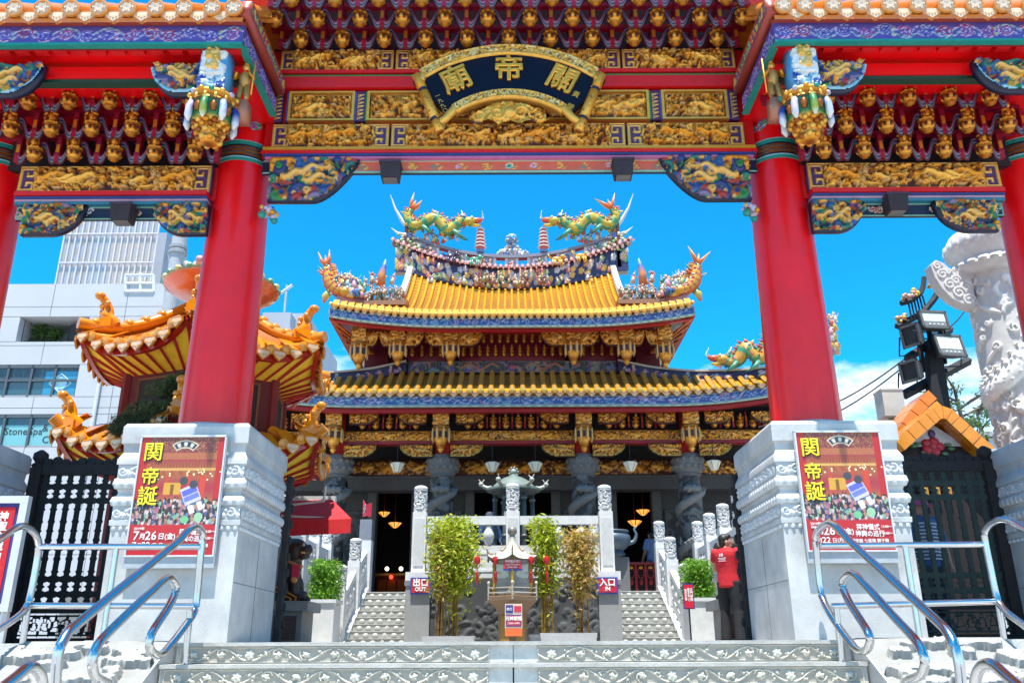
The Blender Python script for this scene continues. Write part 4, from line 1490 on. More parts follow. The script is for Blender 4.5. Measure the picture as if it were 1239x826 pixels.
def dragon_column(x, Y=20.0):
    q = MB()
    r0 = .235
    z0_, z1_ = TZ + .3, zy(577, Y)
    H = z1_ - z0_
    rl = Relief(2 * math.pi * r0, H, 84, 120, C(.05, .05, .052))
    rn = random.Random(int(x * 7) + 40)
    g1, g2 = C(.15, .145, .145), C(.20, .195, .195)
    rl.busy(rn, 120, .045, .05, [g1, C(.11, .105, .105)], 0, rl.w, 0, H, 5)
    pts = [((t * 2.2 * rl.w) % rl.w, H * (.08 + .86 * t)) for t in np.linspace(0, 1, 240)]
    rl.stroke(pts, [.10] * 240, .13, g2)
    for k in range(0, 240, 4):
        rl.stroke([(pts[k][0], pts[k][1] + .05)], .035, .16, g1)
    hx = rl.w * .75
    for k in range(9):                       # head and mane towards the viewer
        a = k * .7
        rl.stroke([(hx + .05 * math.cos(a) + .12 * math.cos(a) * t, H * .86 + .10 * math.sin(a) * t) for t in (0, .5, 1)], [.06, .05, .02], .19, g2)
    def fn(g):
        o = np.empty_like(g)
        th = g[..., 0] / r0
        r = r0 - g[..., 1]
        o[..., 0] = x + r * np.cos(th)
        o[..., 1] = Y + r * np.sin(th)
        o[..., 2] = z0_ + g[..., 2]
        return o
    rl.into(q, 0, 0, 0, fn=fn)
    o = q.build("dragon_column", "matte", hall, ang=180)
    q = MB()
    q.lathe([(.46, TZ), (.46, TZ + .08), (.40, TZ + .12), (.43, TZ + .2), (.36, TZ + .3), (.2, TZ + .301)], 16, (x, Y, 0), C(.13, .13, .13))
    q.build("base", "matte", o, ang=30)
    q = MB()
    zc = zy(577, Y)
    q.lathe([(.25, zc - .02), (.30, zc + .02), (.27, zc + .06), (.33, zc + .14), (.37, zc + .28), (.37, zc + .42), (.33, zc + .5), (.2, zc + .505)], 20, (x, Y, 0), C(.17, .17, .17))
    for j in range(2):
        for k in range(14):
            a = k * 2 * math.pi / 14 + j * .22
            q.ell((x + .35 * math.cos(a), Y + .35 * math.sin(a), zc + .2 + j * .17), (.055, .055, .065), C(.19, .19, .185), 6, 4)
    q.build("capital", "matte", o, ang=50)
    mb = MB(); mb.box(x - .16, x + .16, Y - .16, Y + .16, zc + .506, 5.31, ); mb.build("upper_post", "red_paint", o, ang=0)
CXS = [-6.6, -4.15, -1.66, 1.66, 4.15, 6.6]
for x in CXS:
    dragon_column(x)

# --- eave assembly of the lower roof
def lift1(X):
    return .50 * np.clip((np.abs(X) - 3.5) / 3.8, 0, 2) ** 2
def lift2(X):
    return .30 * np.clip((np.abs(X) - 1.4) / 3.0, 0, 2) ** 2
def curved_fascia(name, half, Y, z0_, h, lift, seed, parent=hall, line=C(.45, .47, .58), bg=C(.03, .09, .30)):
    w = 2 * half
    rl = Relief(w, h, 430, 14, bg)
    rn = random.Random(seed)
    n = int(w / .24)
    for k in range(n):
        cx = (k + .5) * w / n
        d = 1 if k % 2 else -1
        rl.spiral(cx, h * (.5 + .05 * d), h * .36, h * .11, .010, rn.choice([C(.02, .10, .36), C(.05, .2, .42), C(.2, .2, .4)]), rn.uniform(.8, 1.5), rn.uniform(0, 6), d, line)
        rl.stroke([(cx + h * (t - .5) * 1.2, h * (.5 + d * .36 * math.cos((t - .5) * 3))) for t in np.linspace(0, 1, 12)][:rn.randint(5, 12)], h * .08, .008, rn.choice([line, line, C(.5, .2, .3), C(.15, .4, .4)]))
    rl.border(.012, .010, C(.35, .45, .45))
    def fn(g):
        g = g.copy()
        g[..., 2] += lift(g[..., 0])
        return g
    q = MB()
    rl.into(q, -half, Y, z0_, fn=fn)
    gx = np.linspace(-half, half, 60)
    g = np.array([[(X, yy, z0_ + zz + float(lift(X))) for (yy, zz) in ((Y + .002, 0), (Y + .06, 0), (Y + .06, h), (Y + .002, h))] for X in gx])
    q.surf(g, bg)
    return q.build(name, "paint", parent, ang=180)
Y1 = 18.95
ZF1 = zy(490, Y1)
HF1 = zy(478.5, Y1) - ZF1
curved_fascia("painted_fascia", 7.46, Y1, ZF1, HF1, lift1, 1)
def ribbon(name, half, prof, lift, col, mat="paint", parent=hall, n=50, x_fn=None):
    """a moulding swept along the eave; prof = [(y, z)...] closed"""
    gx = np.linspace(-half, half, n)
    pr = list(prof) + [prof[0]]
    g = np.array([[(X, yy, zz + float(lift(X))) for (yy, zz) in pr] for X in gx])
    q = MB()
    q.surf(g, col)
    q.add(g[0][:-1], [tuple(range(len(prof)))], col)
    q.add(g[-1][:-1], [tuple(range(len(prof)))[::-1]], col)
    return q.build(name, mat, parent, ang=30)
ribbon("eave_board", 7.28, [(Y1 - .02, ZF1 - .035), (Y1 + .06, ZF1 - .035), (Y1 + .06, ZF1 - .002), (Y1 - .02, ZF1 - .002)], lift1, C(.30, .38, .32))
ribbon("eave_purlin", 7.2, [(19.05, zy(498, 19.05)), (19.2, zy(498, 19.05)), (19.2, ZF1 - .04), (19.05, ZF1 - .04)], lift1, C(.34, .006, .012))
ribbon("tile_bed", 7.25, [(Y1 + .0, ZF1 + HF1 + .003), (Y1 + .5, ZF1 + HF1 + .003), (Y1 + .5, ZF1 + HF1 + .16), (Y1 + .0, zy(474, 18.85))], lift1, C(.32, .16, .04))
ribbon("eave_soffit", 7.2, [(19.02, ZF1 + .02), (21.0, ZF1 + .25), (21.0, ZF1 + .29), (19.02, ZF1 + .06)], lift1, MAROON)

def tile_row_mb(path, r, col, disc_col):
    """one ridge of barrel tiles following a path (local y, z), with a moulded end disc"""
    q = MB()
    q.tube([(0, y, z) for y, z in path], r, 8, col)
    y, z = path[0]
    q.lathe([(r * 1.12, 0), (r * 1.12, .03), (r * .8, .04), (r * .3, .055), (.003, .05)], 12, (0, y + .02, z), [col, col, disc_col, disc_col, disc_col], m=Rx(math.pi / 2 + .1))
    return q
TCOL, TDISC = C(.74, .36, .015), C(.78, .48, .10)
Y_lo, Z_lo = 18.85, zy(471.5, 18.85)
sp1 = .245
n1 = int(7.38 / sp1)
path1 = [(0, 0), (.3, .17), (.55, .34), (.85, .56), (1.10, .77)]
tr0 = td0 = None
for k in range(-n1, n1 + 1):
    X = k * sp1
    L = 1.0 if abs(X) < 2.9 else max(.12, 1 - (abs(X) - 2.9) / 4.4)
    at = (X, Y_lo, Z_lo + float(lift1(X)))
    at2 = (X + sp1 / 2, Y_lo + .05, Z_lo - .045 + float(lift1(X + sp1 / 2)))
    if tr0 is None:
        tr0 = tile_row_mb(path1, .072, C(.62, .27, .03), TDISC).build("tile_row", "glaze", hall, at=at, ang=50)
        tr0.scale = (1, L, L)
        td0 = drip_mb(.20, .12, TCOL).build("drip_tile", "glaze", hall, at=at2, ang=30)
    else:
        inst(tr0, hall, at, sc=(1, L, L))
        if k < n1: inst(td0, hall, at2)
# pan surface below the rows
g = []
for X in np.linspace(-7.46, 7.46, 61):
    col_ = []
    L = 1.0 if abs(X) < 2.9 else max(.05, 1 - (abs(X) - 2.9) / 4.4)
    for (y, z) in [(0, -.06)] + [(y * L, z * L - .05) for y, z in path1[1:]]:
        col_.append((X, Y_lo + y, Z_lo + z + float(lift1(X))))
    g.append(col_)
q = MB(); q.surf(np.array(g), C(.40, .18, .03)); q.build("pan_tiles", "glaze", hall, ang=180)
# side and back slopes of the lower roof
q = MB()
for sg in (-1, 1):
    q.add([(sg * 7.46, 18.85, Z_lo + .45), (sg * 7.46, 26.5, Z_lo + .2), (sg * 2.95, 24.5, Z_lo + .8), (sg * 2.95, 19.95, Z_lo + .8)], [(0, 1, 2, 3)], C(.30, .19, .07))
q.add([(-7.3, 26.5, Z_lo + .2), (7.3, 26.5, Z_lo + .2), (2.95, 24.5, Z_lo + .95), (-2.95, 24.5, Z_lo + .95)], [(0, 1, 2, 3)], C(.30, .19, .07))
q.build("rear_slope", "glaze", hall, ang=0)

# hip ridges of the lower roof: painted band with a pale cap, running out to the eave corners
def hip(sg):
    key = [(2.60, 19.95, 437.5), (3.4, 19.8, 446.5), (4.35, 19.6, 451), (5.5, 19.3, 449.5), (6.6, 19.05, 443), (7.4, 18.87, 433)]
    pts = []
    for t in np.linspace(0, len(key) - 1, 40):
        i = min(int(t), len(key) - 2)
        f = t - i
        a, b = key[i], key[i + 1]
        x, y, p = [a[j] + (b[j] - a[j]) * f for j in range(3)]
        pts.append((sg * x, y, zy(p, y)))
    for k in range(3):      # smooth
        pts = [pts[0]] + [tuple((np.array(pts[i - 1]) + np.array(pts[i]) * 2 + np.array(pts[i + 1])) / 4) for i in range(1, len(pts) - 1)] + [pts[-1]]
    w = 5.4
    rl = Relief(w, .24, 150, 12, C(.015, .015, .07))
    rn = random.Random(6)
    for k in range(34):
        rl.spiral(rn.uniform(0, w), rn.uniform(.06, .18), .05, .016, .02, rn.choice([C(.6, .3, .3), C(.7, .55, .35), C(.5, .2, .3), C(.4, .45, .5)]), 1.0, rn.uniform(0, 6))
    P_ = np.array(pts)
    def fn(g):
        t = np.clip(g[..., 0] / w, 0, 1) * (len(P_) - 1)
        i = np.minimum(t.astype(int), len(P_) - 2)
        f = (t - i)[..., None]
        b = P_[i] * (1 - f) + P_[i + 1] * f
        h = -g[..., 1]
        b[..., 1] -= .06 + h
        b[..., 2] += g[..., 2] - .26
        return b
    q = MB()
    rl.into(q, 0, 0, 0, fn=fn)
    q.surf(np.array([[(x, y - .058, z - .27), (x, y + .12, z - .27), (x, y + .12, z - .02), (x, y - .058, z - .02)] for x, y, z in pts]), C(.02, .02, .07))
    o = q.build("hip_ridge", "paint", hall, ang=180)
    q = MB()
    q.surf(np.array([[(x, y - .10, z - .018), (x, y - .10, z + .03), (x, y + .15, z + .03), (x, y + .15, z - .018), (x, y - .10, z - .018)] for x, y, z in pts]), C(.50, .45, .36))
    q.build("ridge_cap", "paint", o, ang=30)
    return pts
hips = {sg: hip(sg) for sg in (-1, 1)}

# --- gilded work between the columns of the ground floor
for i in range(len(CXS) - 1):
    a, b = CXS[i] + .16, CXS[i + 1] - .16
    sd = 200 + (1 if i in (0, 4) else 2 if i in (1, 3) else 3)
    gold_panel("carved_beam", a, b, zy(533, 19.7), zy(520.5, 19.7), 19.7, sd, hall, False, C(.05, .006, .01), nz=16, mirror=i > 2, depth=.15, amp=.06)
    q = MB(); q.box(a, b, 19.66, 19.9, zy(537, 19.7), zy(533.3, 19.7), C(.30, .005, .012)); q.build("beam_moulding", "paint", hall, ang=0)
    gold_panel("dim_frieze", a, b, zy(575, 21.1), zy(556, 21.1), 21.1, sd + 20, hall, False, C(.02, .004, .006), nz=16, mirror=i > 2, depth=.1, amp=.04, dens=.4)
    for (xa, sgn) in ((a, 1), (b, -1)):
        w = min(.78, (b - a) * .4)
        x0_, x1_ = sorted((xa + sgn * .05, xa + sgn * (.05 + w)))
        brace("half_round_brace", x0_, x1_, zy(553, 19.6), zy(537.5, 19.6), 19.6, sh_quarter, 71, sgn < 0, [GOLD, GOLD2, GOLD3], hall, C(.03, .006, .006), .05, rim=GOLD2, nz=16)
        x0_, x1_ = sorted((xa + sgn * .18, xa + sgn * (.18 + w * .9)))
        brace("half_round_brace", x0_, x1_, zy(513, 19.35), zy(499, 19.35), 19.35, sh_quarter, 72, sgn < 0, [GOLD, GOLD2, GOLD3], hall, C(.03, .006, .006), .04, rim=GOLD3, nz=14)
    # small bracket figures
    n = int((b - a - .9) / .30)
    for k in range(n + 1):
        x = a + .45 + (b - a - .9) * k / max(1, n)
        inst(bud0, hall, (x, 19.6, zy(502, 19.6)), sc=(1.0, 1.0, .95), name="bracket_figure", rz=RND.uniform(-.3, .3))
        if k: inst(strut0, hall, (x - .15, 19.65, zy(499, 19.65)), sc=(.8, 1, 1.25), name="bracket_strut")
mb = MB(); mb.box(-7.1, 7.1, 19.86, 19.94, zy(520, 19.86), 5.6); mb.build("bracket_board", "night", hall, ang=0)
def hanging_lantern_post(x, Y, py0, py1, sc=1.0):
    zt, zb = zy(py0, Y), zy(py1, Y)
    H = zt - zb
    q = MB()
    rl = Relief(.30 * sc, H * .36, 20, 26, C(.35, .17, .04, .4))
    rl.busy(random.Random(3), 34, .022, .03, [GOLD, GOLD2, WGOLD], 0, rl.w, 0, rl.h, 5)
    rl.into(q, x - .15 * sc, Y - .14, zt - H * .36)
    q.box(x - .15 * sc, x + .15 * sc, Y - .139, Y + .12, zt - H * .36, zt, GOLD3)
    o = q.build("hanging_post", "paint", hall, ang=180)
    q = MB()
    f = lambda t: zt - H * (.36 + .64 * t)
    q.lathe([(.13, f(0)), (.20, f(.06)), (.21, f(.13)), (.17, f(.17)), (.175, f(.52)), (.14, f(.58)), (.12, f(.62)), (.10, f(.78)), (.06, f(.82)), (.075, f(.88)), (.03, f(1))][::-1], 14, (x, Y, 0),
            [GOLD, GOLD2, GOLD, GOLD3, GOLD2, GOLD2, GOLD, GOLD, GOLD3, GOLD2, GOLD])
    for k in range(8):
        a = k * math.pi / 4 + .39
        q.tube([(x + .20 * math.cos(a), Y + .20 * math.sin(a), f(t)) for t in (.12, .3, .5, .62)], [.02, .03, .028, .01], 6, C(.70, .42, .15, .3))
        q.box(x + .172 * math.cos(a + .39) - .03, x + .172 * math.cos(a + .39) + .03, Y + .172 * math.sin(a + .39) - .02, Y + .172 * math.sin(a + .39) + .02, f(.48), f(.24), C(.03, .01, .02))
    q.build("lantern_boss", "paint", o, ang=50)
for x in CXS:
    hanging_lantern_post(x, 19.4, 497, 547, 1.25)

# --- upper storey
YU = 20.0
mb = MB(); mb.box(-3.3, 3.3, 20.7, 20.9, 6.2, 8.3); mb.build("upper_wall", "maroon", hall, ang=0)
for sg in (-1, 1):
    q = MB()
    xa, xb_ = sorted((sg * 3.15, sg * 3.75))
    q.box(xa, xb_, 20.55, 20.7, 6.3, 8.0, C(.16, .004, .02))
    q.build("upper_side_wall", "paint", hall, ang=0)
rl = Relief(5.1, zy(436.5, 19.9) - zy(451, 19.9), 250, 18, C(.035, .035, .045))
rn = random.Random(12)
for k in range(9):
    xx = .2 + k * .56
    rl.poly([(xx, .02), (xx, rl.h - .02), (xx + .5, rl.h - .02), (xx + .5, .02), (xx, .02)], .012, .03, C(.12, .12, .13))
rl.busy(rn, 110, .026, .04, [C(.14, .14, .15), C(.25, .12, .10), C(.08, .2, .16), C(.28, .2, .14), C(.10, .10, .3)], .05, 5.05, .03, rl.h - .03, 6)
for s_ in (-1, 1):
    rl.stroke([(2.55 + s_ * (.35 + t * .9), rl.h * (.5 + .22 * math.sin(t * 10))) for t in np.linspace(0, 1, 40)], .035, .06, C(.42, .10, .06), line=C(.1, .3, .2))
rl.stroke([(2.55, rl.h * .45)], .09, .06, C(.4, .06, .05), line=C(.1, .1, .4))
q = MB(); rl.into(q, -2.55, 19.9, zy(451, 19.9)); q.box(-2.55, 2.55, 19.901, 20.1, zy(451, 19.9), zy(436.5, 19.9), C(.05, .05, .06))
q.build("carved_frieze", "paint", hall, ang=180)
UX = [-3.74, -2.79, -1.5, 1.5, 2.79, 3.74]
for x in UX:
    hanging_lantern_post(x * .985, 19.4, 396.5, 446 if abs(x) > 3 else 442, 1.15)
for i in range(5):
    a, b = UX[i] * .985 + .17, UX[i + 1] * .985 - .17
    for (xa, sgn) in ((a, 1), (b, -1)):
        w = min(.62, (b - a) * .5)
        x0_, x1_ = sorted((xa, xa + sgn * w))
        brace("half_round_brace", x0_, x1_, zy(419, 19.36), zy(400, 19.36), 19.36, sh_quarter, 74, sgn < 0, [GOLD, GOLD2, C(.8, .35, .05, .6)], hall, C(.08, .012, .008), .05, rim=GOLD2, nz=16)
    if i in (1, 2, 3):
        n = int((b - a) / .19)
        for j in range(2):
            for k in range(n + 1):
                x = a + (b - a) * (k + .5 * j) / max(1, n)
                if x > b: continue
                inst(bud0, hall, (x, 19.95 - .12 * (1 - j), zy(404 + 14 * j, 19.95)), sc=(.62, .62, .82), name="bracket_figure", rz=RND.uniform(-.3, .3))
        mb = MB(); mb.box(a, b, 20.02, 20.06, zy(437, 20), zy(398, 20)); mb.build("bracket_board", "maroon", hall, ang=0)
Y2 = 18.72
ZF2 = zy(394, Y2)
HF2 = zy(384.5, Y2) - ZF2
curved_fascia("painted_fascia", 4.33, Y2, ZF2, HF2, lift2, 2)
ribbon("eave_board", 4.31, [(Y2 - .02, ZF2 - .035), (Y2 + .06, ZF2 - .035), (Y2 + .06, ZF2 - .002), (Y2 - .02, ZF2 - .002)], lift2, C(.35, .40, .32))
ribbon("eave_purlin", 4.22, [(18.84, zy(399.5, 18.82)), (18.97, zy(399.5, 18.82)), (18.97, ZF2 - .04), (18.84, ZF2 - .04)], lift2, C(.40, .006, .012))
ribbon("eave_soffit", 4.3, [(18.79, ZF2 + .0), (21.0, ZF2 + .38), (21.0, ZF2 + .42), (18.79, ZF2 + .04)], lift2, C(.30, .01, .015))
# corner rafters seen in the open corners
for sg in (-1, 1):
    q = MB()
    for k in range(5):
        a_ = k / 4
        q.tube([(sg * 3.5, 20.4, ZF2 - .1), (sg * (4.27 - .02 * k), 18.87 + a_ * 1.9, ZF2 + .12 + .1 * (1 - a_))], .035, 5, C(.62, .16, .03))
    q.box(*sorted((sg * 4.21, sg * 4.33)), 18.785, 23.5, ZF2 + .22, ZF2 + .40, C(.40, .006, .012))
    q.build("corner_rafter", "paint", hall, ang=30, kind="stuff")

# upper roof
YE2, ZE2 = 18.64, zy(379.5, 18.64)
YR, = (21.7,)
def zr2(X):          # foot of the main ridge
    return 9.30 + .47 * (X / 2.7) ** 2
def roof2(X, t):
    zl = ZE2 + float(lift2(X))
    zt = zr2(np.clip(X, -2.75, 2.75)) + .05
    return (YE2 + (YR - YE2) * t, zl + (zt - zl) * (.55 * t + .45 * t * t))
def tmax(X):
    return 1.0 if abs(X) <= 2.75 else max(.10, 1 - .62 * ((abs(X) - 2.75) / .35) if abs(X) < 3.1 else .38 - .28 * (abs(X) - 3.1) / 1.3)
sp2_ = .178
n2 = int(4.28 / sp2_)
for k in range(-n2, n2 + 1):
    X = k * sp2_
    tm = tmax(X)
    pth = [roof2(X, t) for t in np.linspace(0, tm, 10)]
    y0, z0_ = pth[0]
    q = tile_row_mb([(y - y0, z - z0_) for y, z in pth], .040, C(.72, .34, .006), C(.75, .42, .06))
    q.build("tile_row", "glaze", hall, at=(X, y0, z0_), ang=50)
    if k < n2:
        inst(td0, hall, (X + sp2_ / 2, y0 + .04, z0_ - .03 + float(lift2(X + sp2_ / 2) - lift2(X))), sc=(.74, .5, .85))
q = MB()
NX, NT = 49, 44
for k in range(-n2, n2):          # stepped pan tiles between the rows
    X0, X1 = k * sp2_ + .03, (k + 1) * sp2_ - .03
    tm = max(tmax(X0), tmax(X1))
    m = max(3, int(20 * tm))
    for j in range(m):
        ta, tb = tm * j / m, tm * (j + 1.15) / m
        ya, za = roof2((X0 + X1) / 2, ta)
        yb_, zb_ = roof2((X0 + X1) / 2, min(tb, tm))
        q.add([(X0, ya, za + .005), (X1, ya, za + .005), (X1, yb_, zb_ - .05), (X0, yb_, zb_ - .05), (X0, ya, za - .06), (X1, ya, za - .06)], [(0, 1, 2, 3), (4, 5, 1, 0)], C(.62, .27, .008))
q.build("pan_tiles", "glaze", hall, ang=0, kind="stuff")
g = np.array([[(X, roof2(X, t)[0], roof2(X, t)[1] - .06) for t in np.linspace(0, tmax(X), 12)] for X in np.linspace(-4.31, 4.31, 81)])
q = MB(); q.surf(g, C(.45, .22, .02)); q.build("roof_deck", "paint", hall, ang=180)
q = MB()
q.add([(-4.3, 24.5, ZE2 + .3), (4.3, 24.5, ZE2 + .3), (2.75, YR + .2, 9.6), (-2.75, YR + .2, 9.6)], [(0, 1, 2, 3)], C(.5, .26, .02))
for sg in (-1, 1):
    q.add([(sg * 4.3, 18.7, ZE2 + .3), (sg * 4.3, 24.5, ZE2 + .3), (sg * 2.78, YR + .6, 8.6), (sg * 2.78, YR - .8, 8.6)], [(0, 1, 2, 3)], C(.5, .26, .02))
    q.add([(sg * 2.78, YR - .8, 8.6), (sg * 2.78, YR + .6, 8.6), (sg * 2.78, YR + .2, 9.7)], [(0, 1, 2)], C(.4, .02, .02))
q.build("rear_slope", "glaze", hall, ang=0)
# white slanting verges and the low corner ridges with their ornaments
for sg in (-1, 1):
    q = MB()
    pts = [(sg * 2.82, roof2(2.75, t)[0] - .05, roof2(2.75, t)[1] + .05) for t in np.linspace(.42, 1.0, 8)]
    g = np.array([[(x - .07, y, z - .05), (x - .07, y - .03, z + .14), (x + .07, y - .03, z + .14), (x + .07, y, z - .05)] for x, y, z in pts])
    q.surf(g, C(.74, .73, .72))
    q.box(*sorted((sg * 2.74, sg * 2.92)), pts[0][1] - .1, pts[0][1], pts[0][2] - .06, pts[0][2] + .15, C(.7, .7, .7))
    q.build("verge", "matte", hall, ang=30)
    key = [P(620 + sg * 140, 372, 20.0), P(620 + sg * 178, 368, 19.8), P(620 + sg * 205, 361, 19.6), P(620 + sg * 222, 345, 19.5)]
    q = MB()
    g = np.array([[(p.x, p.y - .08, p.z - .12), (p.x, p.y - .08, p.z + .10), (p.x, p.y + .08, p.z + .10), (p.x, p.y + .08, p.z - .12), (p.x, p.y - .08, p.z - .12)] for p in key])
    q.surf(g, C(.30, .30, .45))
    q.surf(g * np.array([1, 1, 1]) + np.array([0, -.012, .05]), C(.45, .2, .2))
    q.build("corner_ridge", "paint", hall, ang=40)

# --- main ridge: wall with flower band, tile course, openwork rail
def zt2(X):           # tile course
    return 9.94 + .87 * (X / 3.37) ** 2
ys = 21.62
rl = Relief(6.5, .50, 330, 26, C(.03, .03, .10))
rn = random.Random(44)
for k in range(150):
    x, z = rn.uniform(0, 6.5), rn.uniform(.06, .44)
    c = rn.choice([C(.6, .25, .15), C(.2, .35, .2), C(.65, .5, .45), C(.5, .12, .15), C(.35, .4, .6), C(.7, .4, .1), C(.55, .55, .6)])
    for i in range(5):
        rl.stroke([(x + .05 * math.cos(i * 1.26), z + .05 * math.sin(i * 1.26))], .035, .03, c)
    rl.stroke([(x, z)], .025, .045, YELLOW)
def fnr(g):
    g = g.copy()
    X = g[..., 0]
    base = zr2(np.clip(X, -2.9, 2.9)) + .02
    top = zt2(X) - .03
    g[..., 2] = base + (top - base) * (g[..., 2] / .5)
    return g
q = MB(); rl.into(q, -3.25, ys, 0, fn=fnr)
g = np.array([[(X, ys + .002, float(zr2(np.clip(X, -2.9, 2.9)))), (X, ys + .25, float(zr2(np.clip(X, -2.9, 2.9)))), (X, ys + .25, zt2(X) - .03), (X, ys + .002, zt2(X) - .03)] for X in np.linspace(-3.25, 3.25, 40)])
q.surf(g, C(.25, .25, .28))
q.build("ridge_wall", "paint", hall, ang=180)
rg0 = None
for k in range(-22, 23):
    X = k * .151
    at = (X, ys - .14, zt2(X))
    if rg0 is None:
        q = MB()
        q.tube([(0, 0, 0), (0, .30, .10)], .05, 8, C(.62, .22, .16))
        q.lathe([(.055, 0), (.055, .02), (.03, .03), (.003, .03)], 10, (0, 0, 0), [C(.6, .2, .15), C(.6, .2, .15), C(.75, .45, .4), C(.75, .45, .4)], m=Rx(math.pi / 2))
        q.prism([(.02, -.02), (.075, -.09), (.13, -.02)], .01, .03, C(.65, .3, .25))
        rg0 = q.build("ridge_tile", "glaze", hall, at=at, ang=50)
    else:
        inst(rg0, hall, at)
g = np.array([[(X, ys - .02, zt2(X) - .05), (X, ys + .3, zt2(X) - .05), (X, ys + .3, zt2(X) + .06), (X, ys + .1, zt2(X) + .09), (X, ys - .02, zt2(X) + .0)] for X in np.linspace(-3.38, 3.38, 40)])
q = MB(); q.surf(g, C(.28, .12, .10)); q.build("ridge_course", "paint", hall, ang=30)
# openwork rail: coping on little piers
def zc2(X):
    return 10.33 + .92 * (X / 3.37) ** 2
yr = 21.70
g = np.array([[(X, yr - .06, zc2(X) - .05), (X, yr - .06, zc2(X) + .04), (X, yr + .14, zc2(X) + .04), (X, yr + .14, zc2(X) - .05), (X, yr - .06, zc2(X) - .05)] for X in np.linspace(-3.0, 3.0, 40)])
q = MB(); q.surf(g, C(.22, .22, .27)); q.build("coping", "paint", hall, ang=30)
ap = [-2.95, -2.1, -1.72, -1.32, -.93, -.50, -.12, .12, .50, .93, 1.32, 1.72, 2.1, 2.95]
for i in range(0, len(ap) - 1):
    a, b = ap[i], ap[i + 1]
    solid = i % 2 == 0
    q = MB()
    if i in (0, len(ap) - 2) or solid:
        c0 = .0 if solid else 0
        q.add([(a, yr, zt2(a) + .02), (b, yr, zt2(b) + .02), (b, yr, zc2(b) - .04), (a, yr, zc2(a) - .04), (a, yr + .1, zt2(a) + .02), (b, yr + .1, zt2(b) + .02), (b, yr + .1, zc2(b) - .04), (a, yr + .1, zc2(a) - .04)],
              [(0, 1, 2, 3), (7, 6, 5, 4), (0, 3, 7, 4), (1, 5, 6, 2)], C(.36, .36, .42))
        rn = random.Random(i)
        for k in range(int((b - a) * 60)):
            X = rn.uniform(a + .05, b - .05)
            q.ell((X, yr - .02, zt2(X) + rn.uniform(.07, .26)), rn.uniform(.025, .05), rn.choice([C(.6, .5, .5), C(.2, .25, .5), C(.6, .2, .2), C(.2, .4, .25), C(.5, .4, .2)]), 6, 4)
    else:
        for X in (a + .03, b - .03):
            q.box(X - .035, X + .035, yr - .005, yr + .105, zt2(X) + .02, zc2(X) - .04, C(.62, .62, .66))
        m_ = (a + b) / 2
        q.add([(a, yr + .02, zc2(a) - .12), (b, yr + .02, zc2(b) - .12), (b, yr + .02, zc2(b) - .04), (a, yr + .02, zc2(a) - .04)], [(0, 1, 2, 3)], C(.30, .03, .05))
    q.build("rail_panel", "paint", hall, ang=40)
# swallow tail ends of the ridge
for sg in (-1, 1):
    q = MB()
    pts = [P(620 + sg * 118, 283, 21.8), P(620 + sg * 132, 268, 21.8), P(620 + sg * 141, 252, 21.8), P(620 + sg * 147, 235, 21.8)]
    q.tube(pts, [.07, .055, .035, .008], 8, C(.6, .58, .6))
    pts = [P(620 + sg * 128, 284, 21.75), P(620 + sg * 139, 281, 21.75), P(620 + sg * 146, 275, 21.75)]
    q.tube(pts, [.05, .03, .008], 6, C(.66, .62, .6))
    q.build("swallow_tail", "paint", hall, ang=60)
    q = MB()
    c0, c1 = P(620 + sg * 127, 270, 21.7), P(620 + sg * 129, 325, 21.7)
    q.box(c0.x - .05, c0.x + .05, 21.62, 21.75, c1.z, c0.z, C(.42, .12, .10))
    rn = random.Random(1)
    for k in range(60):
        px_ = rn.uniform(112, 140); 
        py_ = rn.uniform(283, 300 + (px_ - 112) * .2)
        q.ell(P(620 + sg * px_, py_, 21.62 + rn.uniform(-.06, .06))[:], rn.uniform(.03, .065), rn.choice([C(.65, .65, .68), C(.15, .2, .5), C(.55, .3, .2), C(.2, .4, .2), C(.6, .5, .2), WHITE]), 6, 4)
    q.build("ridge_end_flowers", "paint", hall, ang=180)

